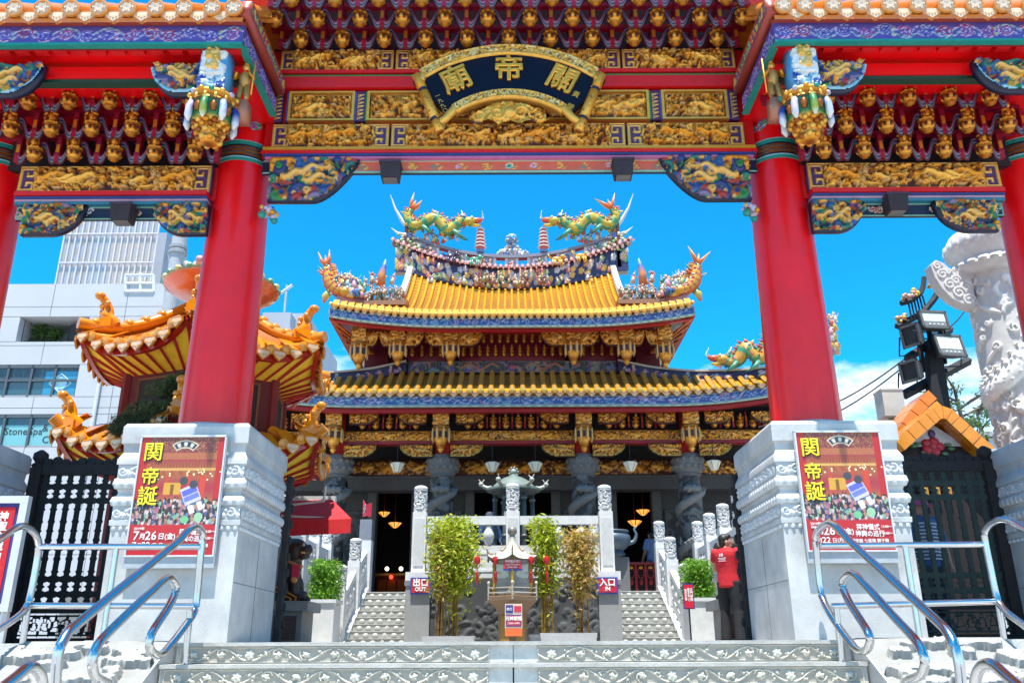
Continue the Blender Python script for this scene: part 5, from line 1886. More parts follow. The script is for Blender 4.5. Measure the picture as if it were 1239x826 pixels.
# --- ridge ornaments
def dragon(name, pts, r, body, belly, fin, parent, head_dir, legs=True, sc=1.0, mat="paint"):
    """serpentine body with fins, legs with claws, horned head and a flame tail"""
    q = MB()
    P_ = [Vector(p) for p in pts]
    n = 40
    cu = []
    for t in np.linspace(0, len(P_) - 1, n):
        i = min(int(t), len(P_) - 2); f = t - i
        p0, p1, p2, p3 = P_[max(i - 1, 0)], P_[i], P_[i + 1], P_[min(i + 2, len(P_) - 1)]
        cu.append(.5 * ((2 * p1) + (p2 - p0) * f + (2 * p0 - 5 * p1 + 4 * p2 - p3) * f * f + (3 * p1 - p0 - 3 * p2 + p3) * f ** 3))
    rad = [r * (.35 + .75 * math.sin(math.pi * (.12 + .72 * k / (n - 1)))) for k in range(n)]
    cols = [body if (k // 2) % 3 else belly for k in range(n)]
    q.tube(cu, rad, 10, cols)
    for k in range(1, n - 1):
        d = (cu[min(k + 1, n - 1)] - cu[k - 1]).normalized()
        up = Vector((-d.z, 0, d.x))
        if up.z < 0: up = -up
        a = cu[k] + up * rad[k] * .9
        q.tube([a - d * r * .25, a + up * r * (.6 + .3 * (k % 2)) - d * r * .3], [r * .3, .004], 5, fin if k % 3 else C(.75, .5, .1))
        b = cu[k] - up * rad[k] * .55
        q.ell((b.x, b.y - rad[k] * .3, b.z), rad[k] * .5, belly, 6, 4)
    rn = random.Random(n + int(r * 1000))
    for k in range(90):          # mosaic of glazed shards and scales
        i = rn.randrange(2, n - 1); a = rn.uniform(0, 6.28)
        q.ell((cu[i].x + rad[i] * .8 * math.cos(a) * rn.uniform(.4, 1), cu[i].y - rad[i] * .75 * abs(math.sin(a)), cu[i].z + rad[i] * .9 * math.sin(a * 1.7)), r * rn.uniform(.16, .34), rn.choice([body, belly, fin, WHITE, C(.02, .12, .3), C(.7, .42, .04), C(.05, .3, .2), C(.5, .03, .03)]), 5, 4)
    for k in range(10):          # flame tufts
        i = rn.randrange(3, n - 2); d2 = Vector((rn.uniform(-1, 1), -.3, rn.uniform(-1, 1)))
        q.tube([cu[i], cu[i] + d2 * r * 1.2, cu[i] + d2 * r * 2.0 + Vector((0, 0, r * .5))], [r * .35, r * .25, .004], 5, rn.choice([fin, C(.04, .28, .2), C(.72, .4, .05), C(.03, .15, .35)]))
    # head
    h = cu[-1]; s = r * 1.5; hd = head_dir
    q.ell((h.x + hd * s * .3, h.y, h.z), (s * .85, s * .6, s * .55), body, 9, 6)
    q.tube([(h.x + hd * s * .6, h.y, h.z + s * .12), (h.x + hd * s * 1.3, h.y, h.z + s * .18), (h.x + hd * s * 1.9, h.y, h.z + s * .25)], [s * .42, s * .32, s * .2], 8, [body, fin, fin])
    q.tube([(h.x + hd * s * .4, h.y, h.z - s * .3), (h.x + hd * s * 1.1, h.y, h.z - s * .5), (h.x + hd * s * 1.6, h.y, h.z - s * .45)], [s * .34, s * .24, s * .12], 8, [belly, YELLOW, YELLOW])
    q.tube([(h.x + hd * s * .9, h.y, h.z - s * .15), (h.x + hd * s * 1.7, h.y, h.z - s * .1)], [s * .15, s * .05], 6, C(.6, .02, .03))
    for e in (-1, 1):
        q.ell((h.x + hd * s * .65, h.y + e * s * .42, h.z + s * .38), s * .16, WHITE, 6, 5)
        q.tube([(h.x, h.y + e * s * .3, h.z + s * .4), (h.x - hd * s * .5, h.y + e * s * .4, h.z + s * .9), (h.x - hd * s * .6, h.y + e * s * .45, h.z + s * 1.3)], [s * .14, s * .10, s * .03], 6, C(.75, .7, .6))
        q.tube([(h.x + hd * s * 1.7, h.y + e * s * .2, h.z + s * .2), (h.x + hd * s * 2.0, h.y + e * s * .4, h.z + s * .7), (h.x + hd * s * 1.8, h.y + e * s * .5, h.z + s * 1.2)], [s * .07, s * .05, s * .01], 5, C(.7, .75, .8))
    for k in range(9):
        a = 1.2 + k * .45
        q.tube([h, (h.x - hd * s * .9 * abs(math.sin(a)) - hd * s * .2, h.y + s * .4 * math.cos(a * 2), h.z + s * .95 * math.cos(a))], [s * .2, .005], 5, fin if k % 2 else C(.1, .4, .25))
    if legs:
        for (ki, sd_) in ((int(n * .28), -1), (int(n * .3), 1), (int(n * .72), -1), (int(n * .74), 1)):
            c = cu[ki]
            k1 = c + Vector((hd * r * 1.0, sd_ * r * .9, -r * 1.2))
            k2 = c + Vector((hd * r * 2.0, sd_ * r * .9, -r * 2.0))
            q.tube([c, k1, k2], [r * .5, r * .38, r * .22], 7, C(.08, .32, .2))
            for j in (-1, 0, 1):
                q.tube([k2, k2 + Vector((hd * r * .7, j * r * .35, -r * .25 + abs(j) * .02))], [r * .12, .006], 5, C(.05, .2, .15))
    # flame tail
    t0 = cu[0]; d = (cu[0] - cu[2]).normalized()
    for k, (off, ln) in enumerate(((-.5, .9), (0, .55), (.5, 1.0))):
        dd = Vector((d.x * math.cos(off) - d.z * math.sin(off), 0, d.x * math.sin(off) + d.z * math.cos(off)))
        q.tube([t0, t0 + dd * r * 1.4 * ln, t0 + dd * r * 3.2 * ln + Vector((head_dir * r * off, 0, r * .5))], [r * .55, r * .7, .006], 7, [C(.7, .15, .03), C(.72, .16, .03), C(.78, .42, .06)], flat=.45)
    return q.build(name, mat, parent, ang=180)
def figures(name, n, region, cols, seed, parent=hall, s=.09, mat="paint"):
    """crowd of small glazed figures: robed body, head, arms, hat; `region(rn)` gives a foot point"""
    q = MB()
    rn = random.Random(seed)
    for k in range(n):
        p = region(rn)
        h = s * rn.uniform(.75, 1.5)
        c1, c2 = rn.choice(cols), rn.choice(cols)
        lean = rn.uniform(-.5, .5)
        q.tube([p, (p.x + lean * h * .4, p.y, p.z + h * .8), (p.x + lean * h * .8, p.y, p.z + h * 1.5)], [h * .5, h * .42, h * .2], 7, [c1, c1, c2])
        q.ell((p.x + lean * h * .95, p.y - h * .1, p.z + h * 1.8), h * .28, rn.choice([C(.7, .5, .4), c2]), 6, 5)
        for e in (-1, 1):
            q.tube([(p.x + lean * h * .7, p.y, p.z + h * 1.3), (p.x + lean * h * .7 + e * h * .6, p.y - h * .2, p.z + h * (1.0 + rn.uniform(-.3, .9)))], [h * .18, h * .08], 5, c2)
        if rn.random() < .4:
            q.tube([(p.x, p.y, p.z + h * 1.2), (p.x + rn.uniform(-1, 1) * h, p.y, p.z + h * 2.6)], [h * .12, .004], 5, rn.choice(cols))
    return q.build(name, mat, parent, ang=180, kind="stuff")
for sg in (-1, 1):
    YD = 21.6
    f = lambda o, py: P(620 + sg * o, py, YD)
    pts = [f(122, 254), f(126, 263), f(118, 273), f(104, 268), f(94, 264), f(84, 272), f(78, 279), f(68, 272), f(62, 267), f(55, 268)]
    dragon("ridge_dragon", pts, .16, C(.50, .36, .03), C(.04, .26, .12), C(.70, .10, .04), hall, -sg)
    figures("ridge_figures", 30, lambda rn, sg=sg: P(620 + sg * rn.uniform(66, 126), rn.uniform(280, 296), 21.66), [C(.6, .6, .64), C(.1, .15, .4), C(.55, .3, .1), C(.1, .3, .15), C(.6, .45, .1), C(.5, .08, .06)], 50, s=.08)
    # porcelain pagoda
    c = P(620 + sg * 38.5, 306, 21.72)
    q = MB()
    H = P(620, 274, 21.72).z - c.z
    prof, cols = [(.12, 0), (.12, .08)], [C(.2, .25, .45)] * 2
    for k in range(6):
        w = .17 - .012 * k
        z = .10 + k * H * .135
        prof += [(w * .62, z), (w * .62, z + H * .07), (w * 1.05, z + H * .08), (w * .98, z + H * .10), (w * .58, z + H * .13)]
        cols += [C(.55, .12, .12), C(.6, .15, .15), WHITE, WHITE, C(.7, .68, .66)]
    prof += [(.05, H * .98), (.012, H * 1.02), (.008, H * 1.2)]
    cols += [WHITE, C(.2, .2, .25), C(.2, .2, .25)]
    q.lathe(prof, 8, c[:], cols)
    q.build("ridge_pagoda", "paint", hall, ang=30)
    # animals on the tile course
    for o_, col_ in ((54, [C(.70, .36, .03), C(.10, .35, .22)][sg < 0]), (83, [C(.72, .38, .04), C(.06, .03, .09)][sg < 0])):
        c = P(620 + sg * (o_ if sg > 0 else o_ - 8), 326 - o_ * .135, 21.5)
        q = MB()
        q.ell((c.x, c.y, c.z + .12), (.16, .07, .08), col_, 8, 6)
        q.ell((c.x + .17, c.y, c.z + .20), (.075, .06, .065), col_, 8, 6)
        q.ell((c.x + .24, c.y, c.z + .18), (.045, .04, .035), col_, 6, 5)
        q.tube([(c.x - .14, c.y, c.z + .14), (c.x - .22, c.y, c.z + .22), (c.x - .24, c.y, c.z + .30)], [.03, .025, .01], 6, col_)
        for dx in (-.11, -.05, .07, .13):
            q.tube([(c.x + dx, c.y - .03, c.z + .09), (c.x + dx + .01, c.y - .04, c.z), (c.x + dx + .03, c.y - .05, c.z - .07)], [.035, .025, .022], 6, col_)
        q.build("ridge_beast", "glaze", hall, ang=180)
# mosaic orb on flames in the middle
c = P(620, 309, 21.75)
q = MB()
rn = random.Random(10)
for k in range(110):
    t = rn.uniform(-1, 1)
    hmax = .36 * (1 - abs(t) ** .8) + .05
    q.ell((c.x + t * .43, c.y + rn.uniform(-.08, .05), c.z + rn.uniform(0, hmax)), rn.uniform(.03, .06), rn.choice([WHITE, WHITE, C(.6, .6, .7), C(.2, .25, .5), C(.6, .3, .3), C(.5, .5, .55)]), 6, 4)
q.build("flame_base", "glaze", hall, ang=180)
zo = P(620, 290, 21.75).z
cols = []
q = MB()
prof = [(max(.004, .17 * math.sin(a)), zo - .17 * math.cos(a)) for a in np.linspace(0, math.pi, 12)]
q.lathe(prof, 18, (c.x, c.y, 0), [C(.06, .2, .45)] * 4 + [C(.1, .3, .5)] * 4 + [WHITE] * 4)
for k in range(26):
    a, b = rn.uniform(0, 6.28), rn.uniform(.8, 2.3)
    q.ell((c.x + .165 * math.sin(b) * math.cos(a), c.y + .165 * math.sin(b) * math.sin(a), zo - .165 * math.cos(b)), .03, rn.choice([WHITE, C(.05, .15, .45), C(.5, .4, .4)]), 6, 4)
q.build("orb", "glaze", hall, ang=60)
# clusters of figures: middle of the ridge, and on the four corner ridges
PAL_F = [C(.62, .45, .10), C(.10, .35, .20), C(.08, .15, .45), C(.65, .15, .08), C(.72, .68, .62), C(.45, .22, .12), C(.72, .40, .08), C(.3, .45, .5), C(.65, .3, .35)]
BROWN = [C(.32, .13, .07), C(.40, .20, .12), C(.5, .3, .2), C(.25, .10, .06), C(.5, .42, .2), C(.28, .3, .12)]
figures("ridge_figures", 30, lambda rn: P(620 + rn.uniform(-46, 46), 347 - rn.uniform(0, 9), 21.45), BROWN, 3, s=.085)
figures("ridge_figures", 9, lambda rn: P(620 + rn.choice([-1, 1]) * rn.uniform(52, 104), 346 - rn.uniform(2, 8), 21.5), [C(.7, .35, .06), C(.7, .6, .5), C(.5, .5, .5)], 5, s=.08)
for sg in (-1, 1):
    # platform with a crowd of figures on the corner ridge
    q = MB()
    a, b = P(620 + sg * 128, 368, 19.75), P(620 + sg * 182, 365, 19.65)
    x0_, x1_ = sorted((a.x, b.x))
    q.prism([(x0_, a.z - .07), (x1_, b.z - .10), (x1_ + .05, b.z + .03), (x0_ - .05, a.z + .03)], 19.55, 19.95, C(.30, .15, .08))
    q.build("ornament_shelf", "paint", hall, ang=0)
    figures("corner_figures", 60, lambda rn, sg=sg: (lambda t: P(620 + sg * (130 + 50 * t), 366 - rn.uniform(0, 16) * (1 - abs(t - .35)), 19.72 + rn.uniform(-.15, .1)))(rn.random()), [C(.18, .20, .14), C(.35, .2, .15), C(.55, .42, .35), C(.2, .28, .2), C(.5, .15, .1), C(.65, .6, .5)], 21, s=.075)
    figures("corner_figures", 10, lambda rn, sg=sg: P(620 + sg * rn.uniform(140, 172), rn.uniform(334, 350), 19.8), [C(.72, .28, .10), C(.7, .45, .3), C(.65, .2, .1)], 22, s=.10)
    figures("corner_figures", 40, lambda rn, sg=sg: (lambda t: P(620 + sg * (180 + 34 * t), 362 - 12 * t * t - rn.uniform(0, 12), 19.6 + rn.uniform(-.1, .1)))(rn.random()), PAL_F, 23, s=.13)
    q = MB()
    p0 = P(620 + sg * 157, 346, 19.75)
    q.tube([p0, P(620 + sg * 158, 332, 19.75), P(620 + sg * 155, 322, 19.75), P(620 + sg * 153, 313, 19.75)], [.09, .10, .07, .01], 8, [C(.7, .15, .05), C(.72, .25, .06), C(.05, .15, .45), C(.3, .45, .6)])
    q.build("phoenix", "paint", hall, ang=180)
    f = lambda o, py: P(620 + sg * o, py, 19.5)
    pts = [f(224, 322), f(222, 332), f(220, 342), f(214, 349), f(206, 352)]
    dragon("fish_dragon", pts, .15, C(.62, .32, .03), C(.55, .10, .03), C(.70, .12, .03), hall, -sg, legs=False)
    q = MB()
    for k in range(9):
        t = k / 8
        c_ = f(186 + 30 * t, 358 - 6 * t * t)
        q.tube([c_, c_ + Vector((sg * .05, -.05, .12)), c_ + Vector((-sg * .04, -.06, .2))], [.06, .05, .015], 6, rn.choice([C(.06, .25, .5), C(.5, .6, .7), C(.1, .15, .4)]))
    q.tube([f(222, 352), f(226, 358), f(228, 365)], [.10, .09, .03], 7, [C(.1, .35, .2), C(.7, .5, .1), C(.7, .12, .05)])
    q.build("wave_crest", "paint", hall, ang=180)
    # dragons riding the lower hip ridges
    g_ = lambda o, py, Y: P(620 + sg * o, py, Y + .3)
    pts = [g_(312, 402, 18.8), g_(308, 420, 18.8), g_(300, 436, 18.85), g_(290, 428, 18.9), g_(282, 422, 18.95), g_(274, 436, 19.0), g_(264, 440, 19.05), g_(258, 436, 19.05)]
    dragon("hip_dragon", pts, .15, C(.62, .30, .04), C(.05, .28, .14), C(.68, .10, .05), hall, -sg)
    q = MB()
    c_ = g_(250, 444, 19.1)
    for k in range(3):
        q.lathe([(.02, 0), (.08, .03), (.02, .06)], 10, (c_.x + sg * k * .12, c_.y, c_.z + .04 * k), C(.75, .5, .5), m=Rx(1.4))
    q.build("cloud_scroll", "paint", hall, ang=60)
    figures("corner_figures", 26, lambda rn, sg=sg: P(620 + sg * rn.uniform(383, 393), 436 - rn.uniform(0, 46), 18.9), PAL_F, 31, s=.12)

# --- lamps under the eave and inside
for i, (px_, py_, w_) in enumerate(((480, 562, "above the left doorway"), (595, 562, "left of the incense shelter roof"), (647, 562, "right of the incense shelter roof"), (762, 562, "above the right doorway"), (863, 561, "near the right end of the eave"))):
    c = P(px_, py_, 19.45)
    q = MB()
    q.lathe([(.075, -.16), (.10, -.12), (.165, .03), (.15, .05), (.06, .06)], 6, c[:], C(.85, .78, .62))
    for k in range(6):
        a = k * math.pi / 3
        q.tube([(c.x + .076 * math.cos(a), c.y + .076 * math.sin(a), c.z - .16), (c.x + .167 * math.cos(a), c.y + .167 * math.sin(a), c.z + .03)], .008, 4, C(.45, .36, .2))
    q.tube([(c.x, c.y, c.z + .05), (c.x, c.y, c.z + .5)], .012, 5, BLACK)
    tag(q.build("eave_lamp", "matte", ang=20), "cream six sided lamp hanging under the temple eave " + w_, "lamp", "cream lamps under the temple eave")
M("lamp_glow", (0.95, 0.55, 0.15), rough=.4)
emit("warm_glow", (1.0, .42, .08), .8)
emit("white_glow", (1.0, .85, .6), 4)
emit("red_glow", (1.0, .05, .02), 2.2)
for (px_, py_, Y, s, w_) in ((464, 620, 23.5, .21, "upper one inside the left doorway"), (477, 633, 24.5, .25, "lower one inside the left doorway"), (777, 619, 24.5, .26, "upper one inside the right doorway"), (767, 632, 23.5, .26, "lower one inside the right doorway")):
    c = P(px_, py_, Y)
    q = MB()
    q.lathe([(.02, -s * .45), (s * .3, -s * .36), (s * .72, s * .05), (s * .75, s * .12), (s * .5, s * .14), (.04, s * .2)], 8, c[:])
    o = q.build("palace_lamp", "warm_glow", ang=30)
    q2 = MB(); q2.tube([(c.x, c.y, c.z + s * .15), (c.x, c.y, 5.3)], .012, 5, GOLD3); 
    for k in range(8):
        a = k * math.pi / 4
        q2.tube([(c.x + s * .32 * math.cos(a), c.y + s * .32 * math.sin(a), c.z - s * .37), (c.x + s * .77 * math.cos(a), c.y + s * .77 * math.sin(a), c.z + s * .1)], .012, 4, GOLD3)
    WL[o.name] = o.location.copy()
    q2.build("lamp_chain", "paint", o, ang=0)
    tag(o, "glowing amber palace lamp, the " + w_, "lamp", "amber lamps inside the temple")
for (px_, py_, m_, w_) in ((467, 687, "white_glow", "white altar light glowing on the left inside the left doorway"), (484, 687, "white_glow", "white altar light glowing on the right inside the left doorway"), (472, 697, "red_glow", "red altar light glowing between two white ones")):
    c = P(px_, py_, 25)
    q = MB(); q.ell(c[:], (.055, .055, .055), WHITE, 10, 8)
    tag(q.build("altar_light", m_, ang=60), w_, "lamp")
q = MB()
q.box(-3.9, -2.2, 25.2, 26.2, TZ + .0, TZ + .85, C(.14, .01, .01)); q.box(-4.0, -2.1, 25.1, 26.3, TZ + .851, TZ + .92, C(.3, .15, .03, .5))
for k in range(6):
    q.box(-3.85 + k * .28, -3.63 + k * .28, 25.17, 25.2, TZ + .1, TZ + .75, GOLD3)
tag(q.build("altar_table", "paint", ang=0), "dark red altar table deep inside the left doorway", "table")
# ------------------------------------------------------------ measuring with the slight roll of the photograph taken out
def unroll(px, py):
    k = 0.00436
    return px + (413 - py) * k, py + (px - 619.5) * k
def Q(px, py, Y):
    return P(*unroll(px, py), Y)
def PX(px, py, X):
    px, py = unroll(px, py)
    u, v = (px - 619.5) / F, (413 - py) / F
    k = CT - v * ST
    Y = X * k / u
    return Vector((X, Y, Y * (ST + v * CT) / k))
def spline(pts, n=6):
    P_ = [Vector(p) for p in pts]
    out = []
    for i in range(len(P_) - 1):
        p0, p1, p2, p3 = P_[max(i - 1, 0)], P_[i], P_[i + 1], P_[min(i + 2, len(P_) - 1)]
        L = (p2 - p1).length
        for j in range(n):
            f = j / n
            t1 = (p2 - p0) * .5; t2 = (p3 - p1) * .5
            for t in (t1, t2):
                if t.length > L: t *= L / t.length
            out.append(p1 * (2 * f ** 3 - 3 * f * f + 1) + t1 * (f ** 3 - 2 * f * f + f) + p2 * (-2 * f ** 3 + 3 * f * f) + t2 * (f ** 3 - f * f))
    out.append(P_[-1])
    return out
def fuse(mb, name, mat, parent=None, voxel=.012, smooth=2, kind=None):
    """weld overlapping volumes into one continuous surface"""
    v = np.concatenate(mb.v)
    me = bpy.data.meshes.new(name + "_raw")
    me.from_pydata(v.tolist(), [], mb.f)
    tmp = bpy.data.objects.new(name + "_raw", me)
    COL.objects.link(tmp)
    r = tmp.modifiers.new("r", 'REMESH'); r.mode = 'VOXEL'; r.voxel_size = voxel
    s = tmp.modifiers.new("s", 'SMOOTH'); s.iterations = smooth; s.factor = .5
    dg = bpy.context.evaluated_depsgraph_get()
    m2 = bpy.data.meshes.new_from_object(tmp.evaluated_get(dg))
    bpy.data.objects.remove(tmp)
    m2.name = name
    m2.materials.clear()
    m2.materials.append(MATS[mat])
    m2.shade_smooth()
    o = bpy.data.objects.new(name, m2)
    COL.objects.link(o)
    base = WL[parent.name] if parent else Vector((0, 0, 0))
    n = len(m2.vertices)
    co = np.empty(n * 3); m2.vertices.foreach_get("co", co)
    co = co.reshape(-1, 3)
    if parent is None:
        lo, hi = co.min(0), co.max(0)
        base = Vector(((lo[0] + hi[0]) / 2, (lo[1] + hi[1]) / 2, lo[2]))
        o.location = base
        WL[o.name] = base.copy()
    else:
        o.parent = parent
        WL[o.name] = base.copy()
    co -= np.array(base)
    m2.vertices.foreach_set("co", co.ravel())
    m2.update()
    return o

# ------------------------------------------------------------ stainless handrails on the front steps
def handrail(sg):
    side = "left" if sg < 0 else "right"
    root = empty("handrail", (sg * 2.64, 7.2, Z0), "polished steel handrail assembly with barrier rails on the %s side of the front steps" % side, "handrail", "steel handrails on the front steps")
    X = sg * 2.64
    if sg < 0:
        loop = [(67, 826), (69, 800), (73, 781), (85, 762), (215, 655), (228, 641), (238, 637), (245, 646), (243, 670), (237, 733), (229, 750), (200, 787), (190, 792), (181, 783), (184, 765), (205, 732), (213, 712), (206, 699), (194, 705), (130, 766), (117, 782), (112, 800), (115, 817), (130, 826)]
        hz = [((47, 661), (243, 661)), ((36, 732), (236, 733))]
        outer = [(-30, 668), (0, 652), (22, 637), (34, 638), (44, 648), (47, 662), (42, 695), (35, 727), (27, 741), (0, 760), (-30, 775)]
        nxt = [(0, 834), (18, 820), (34, 807), (43, 808), (50, 818), (52, 840)]
        post = (141, 662, 134, 731)
    else:
        loop = [(1163, 826), (1160, 800), (1153, 776), (1140, 757), (1030, 656), (1012, 637), (1001, 633), (989, 643), (987, 655), (993, 715), (1003, 740), (1030, 778), (1041, 787), (1050, 784), (1052, 768), (1027, 727), (1019, 706), (1026, 694), (1037, 697), (1081, 745), (1110, 777), (1119, 798), (1115, 815), (1100, 822)]
        hz = [((993, 660), (1192, 658)), ((1006, 733), (1207, 727))]
        outer = [(1270, 654), (1239, 639), (1222, 630), (1209, 629), (1196, 636), (1191, 647), (1198, 685), (1207, 725), (1218, 740), (1239, 756), (1270, 780)]
        nxt = [(1178, 840), (1182, 815), (1190, 804), (1202, 804), (1222, 821), (1240, 836)]
        post = (1095, 660, 1104, 725)
    pts = [PX(a, b, X) for a, b in loop]
    q = MB(); q.tube(spline(pts, 6), .031, 12)
    q.tube([pts[0], pts[0] + Vector((0, 0, -1.3))], .031, 12); 
    q.build("handrail_loop", "steel", root, ang=60)
    xo = sg * 4.06
    po = [PX(a, b, xo) for a, b in outer]
    q = MB(); q.tube(spline(po, 6), .029, 12); q.build("outer_rail", "steel", root, ang=60)
    for (a, b) in hz:
        pa = PX(*(b if sg < 0 else a), X)
        pb = PX(*(a if sg < 0 else b), xo)
        q = MB(); q.tube([pa, pb], .026, 12); q.build("cross_rail", "steel", root, ang=60)
    c = Q(post[0], post[1], 7.42); 
    q = MB(); q.tube([(c.x, 7.42, c.z - .01), (c.x, 7.42, Z0 - .02)], .024, 10); q.build("post", "steel", root, ang=60)
    xs_, ys_ = X, 7.28
    q = MB(); q.tube([(xs_, 7.30, .30), (xs_, 7.32, Z0 - STEP)], .026, 10); q.build("post", "steel", root, ang=60)
    q = MB(); q.tube([(xo, po[7].y, po[7].z), (xo, po[7].y + .02, Z0 - .02)], .026, 10); q.build("post", "steel", root, ang=60)
    lower = empty("lower_handrail", (X, 4.6, -1.6), "curved end of a lower steel handrail at the bottom %s of the steps" % side, "handrail", "steel handrails on the front steps")
    pn = [PX(a, b, X) for a, b in nxt]
    q = MB(); q.tube(spline(pn, 6), .031, 12); q.build("handrail_loop", "steel", lower, ang=60)
    e = pn[-1] if sg < 0 else pn[0]
    q = MB(); q.tube([e, e + Vector((0, 0, -1.4 - e.z - .0))], .031, 12); q.build("post", "steel", lower, ang=60)
for sg in (-1, 1):
    handrail(sg)

# ------------------------------------------------------------ festival posters on the pedestals
M("print_yellow", (0.85, 0.70, 0.02), rough=.5, var=.05)
M("print_white", (0.85, 0.84, 0.82), rough=.5, var=.05)
M("print_dark", (0.03, 0.02, 0.02), rough=.5, var=.05)
M("print_red", (0.55, 0.01, 0.012), rough=.5, var=.05)
M("print", (1, 1, 1), rough=.4, var=.08, scale=20, attr=True, coat=.25)
def poster(x0, z0, w, h, Y, label):
    root = empty("festival_poster", (x0 + w / 2, Y, z0), label, "poster", "festival posters on the gate pedestals")
    q = MB()
    q.box(x0 - .02, x0 + w + .02, Y, Y + .02, z0 - .11, z0 + h + .012, C(.42, .46, .50))  # grey board reaches below the poster, standing in for its cast shadow
    q.build("shadow_backing", "matte", root, ang=0)
    q = MB()
    for (a, b, c, d) in ((x0 - .012, x0 + w + .012, z0 + h - .006, z0 + h + .012), (x0 - .012, x0 + w + .012, z0 - .014, z0), (x0 - .012, x0, z0, z0 + h), (x0 + w, x0 + w + .012, z0, z0 + h)):
        q.box(a, b, Y - .016, Y - .0005, c, d, C(.62, .65, .68))
    q.build("frame", "matte", root, ang=0)
    nx, nz = 200, 280
    U, V = np.meshgrid(np.linspace(0, 1, nx), np.linspace(0, 1, nz), indexing='ij')
    col = np.ones((nx, nz, 4)); col[..., 3] = 0
    def put(m, c): col[m, :3] = c
    # sunset-lit temple picture
    g = np.clip((V - .25) / .75, 0, 1)
    base = np.stack([.40 - .10 * g, .11 + .05 * np.sin(V * 20) - .08 * g, .05 - .02 * g], -1)
    col[..., :3] = base
    rn = np.random.RandomState(4)
    nse = rn.rand(nx // 2 + 1, nz // 2 + 1).repeat(2, 0).repeat(2, 1)[:nx, :nz]
    put((V > .86), (.20, .03, .04)); 
    put((V > .80) & (V < .86), (.42, .10, .05))
    put((V > .80) & (nse > .72), (.36, .17, .05))
    put((V > .73) & (V < .78) & (np.sin(U * 170) > 0) & (abs(U - .5) < .36), (.30, .05, .02))
    put((V > .705) & (V < .725) & (abs(U - .5) < .42), (.62, .32, .09))
    put((V > .66) & (V < .70) & (np.sin(U * 60 + V * 40) > .2) & (abs(U - .5) < .36), (.35, .06, .02))
    put((U < .10) | (U > .92), (.45, .015, .015))
    put((V > .40) & (V < .66) & ((abs(U - .22) < .03) | (abs(U - .78) < .035) | (abs(U - .36) < .015) | (abs(U - .62) < .015)), (.55, .05, .02))
    put((V > .50) & (V < .60) & (abs(U - .43) < .10), (.6, .3, .03))
    put((V > .50) & (V < .585) & (abs(U - .43) < .02), (.2, .08, .01))
    for k in range(26):
        cx, cz, r = rn.rand(), .62 + rn.rand() * .1, .008
        put((U - cx) ** 2 + ((V - cz) * 1.4) ** 2 < r * r * 1.6, (.95, .8, .45))
    put((V > .27) & (V < .44) & (nse > .0), (.10, .05, .05))
    pal = [(.04, .03, .04), (.05, .04, .05), (.45, .18, .12), (.6, .5, .5), (.1, .1, .25), (.35, .12, .2), (.5, .3, .25), (.08, .2, .3), (.55, .4, .35), (.02, .02, .02), (.2, .4, .25)]
    for k in range(420):
        cx, cz = rn.rand(), .26 + rn.rand() * .19
        c = pal[rn.randint(len(pal))]
        put(((U - cx) / .017) ** 2 + ((V - cz) / .020) ** 2 < 1, c)
        if k % 2:
            put(((U - cx) / .011) ** 2 + ((V - cz - .024) / .009) ** 2 < 1, (.03, .02, .02) if k % 4 else (.45, .22, .15))
    # portable shrine carried above the crowd
    a = -.42
    u2, v2 = (U - .66) * math.cos(a) - (V - .50) * 1.4 * math.sin(a), (U - .66) * math.sin(a) + (V - .50) * 1.4 * math.cos(a)
    put((abs(u2) < .10) & (abs(v2) < .105), (.55, .50, .60))
    put((abs(u2) < .09) & (abs(v2 - .04) < .035), (.10, .12, .50))
    put((abs(u2) < .09) & (abs(v2 + .035) < .03), (.15, .18, .60))
    put(((U - .56) / .05) ** 2 + ((V - .615) / .035) ** 2 < 1, (.05, .05, .06))
    put(((U - .68) / .05) ** 2 + ((V - .585) / .035) ** 2 < 1, (.05, .05, .07))
    put((abs(u2 + .05) < .03) & (abs(v2 + .17) < .05), (.75, .72, .65))
    put((abs(u2 - .06) < .03) & (abs(v2 + .17) < .05), (.70, .75, .62))
    put(((U - .62) / .05) ** 2 + ((V - .29) / .03) ** 2 < 1, (.15, .45, .2))
    put(((U - .78) / .05) ** 2 + ((V - .31) / .04) ** 2 < 1, (.30, .5, .3))
    # little fan shaped board at the top
    rr = np.sqrt((U - .53) ** 2 + ((V - .80) * 1.42) ** 2)
    aa = np.arctan2(U - .53, (V - .80) * 1.42)
    put((rr > .14) & (rr < .24) & (abs(aa) < .75), (.60, .50, .36))
    put((rr > .155) & (rr < .225) & (abs(aa) < .68), (.03, .035, .06))
    for t in (-.42, 0, .42):
        put((rr > .165) & (rr < .215) & (abs(aa - t) < .10), (.6, .55, .45))
    put(V < .245, (.48, .01, .015))
    gx = np.stack([x0 + U * w, np.full_like(U, Y - .004), z0 + V * h], -1)
    q = MB(); q.surf(gx, col); q.build("picture", "print", root, ang=0)
    for ch, v_, s_ in (("関", .855, .185), ("帝", .645, .165), ("誕", .475, .185)):
        text("title_character", ch, s_, (x0 + w * .155, Y - .010, z0 + h * v_), root, "print_yellow", ext=.002, off=.0022)
        text("title_shadow", ch, s_, (x0 + w * .155 + .008, Y - .0065, z0 + h * v_ - .008), root, "print_dark", ext=.0008, off=.004)
    yt = Y - .008
    def line(s, size, u, v, al='LEFT', sx=1.0, off=.001):
        text("poster_text", s, size, (x0 + w * u, yt, z0 + h * v), root, "print_white", ext=.001, off=off * .35, align=al, sx=sx)
    line("2019年", .032, .05, .215)
    line("7", .105, .05, .155, off=.004); line("月", .055, .125, .150, off=.003); line("26", .105, .19, .155, off=.004); line("日(金)", .06, .34, .150, off=.003)
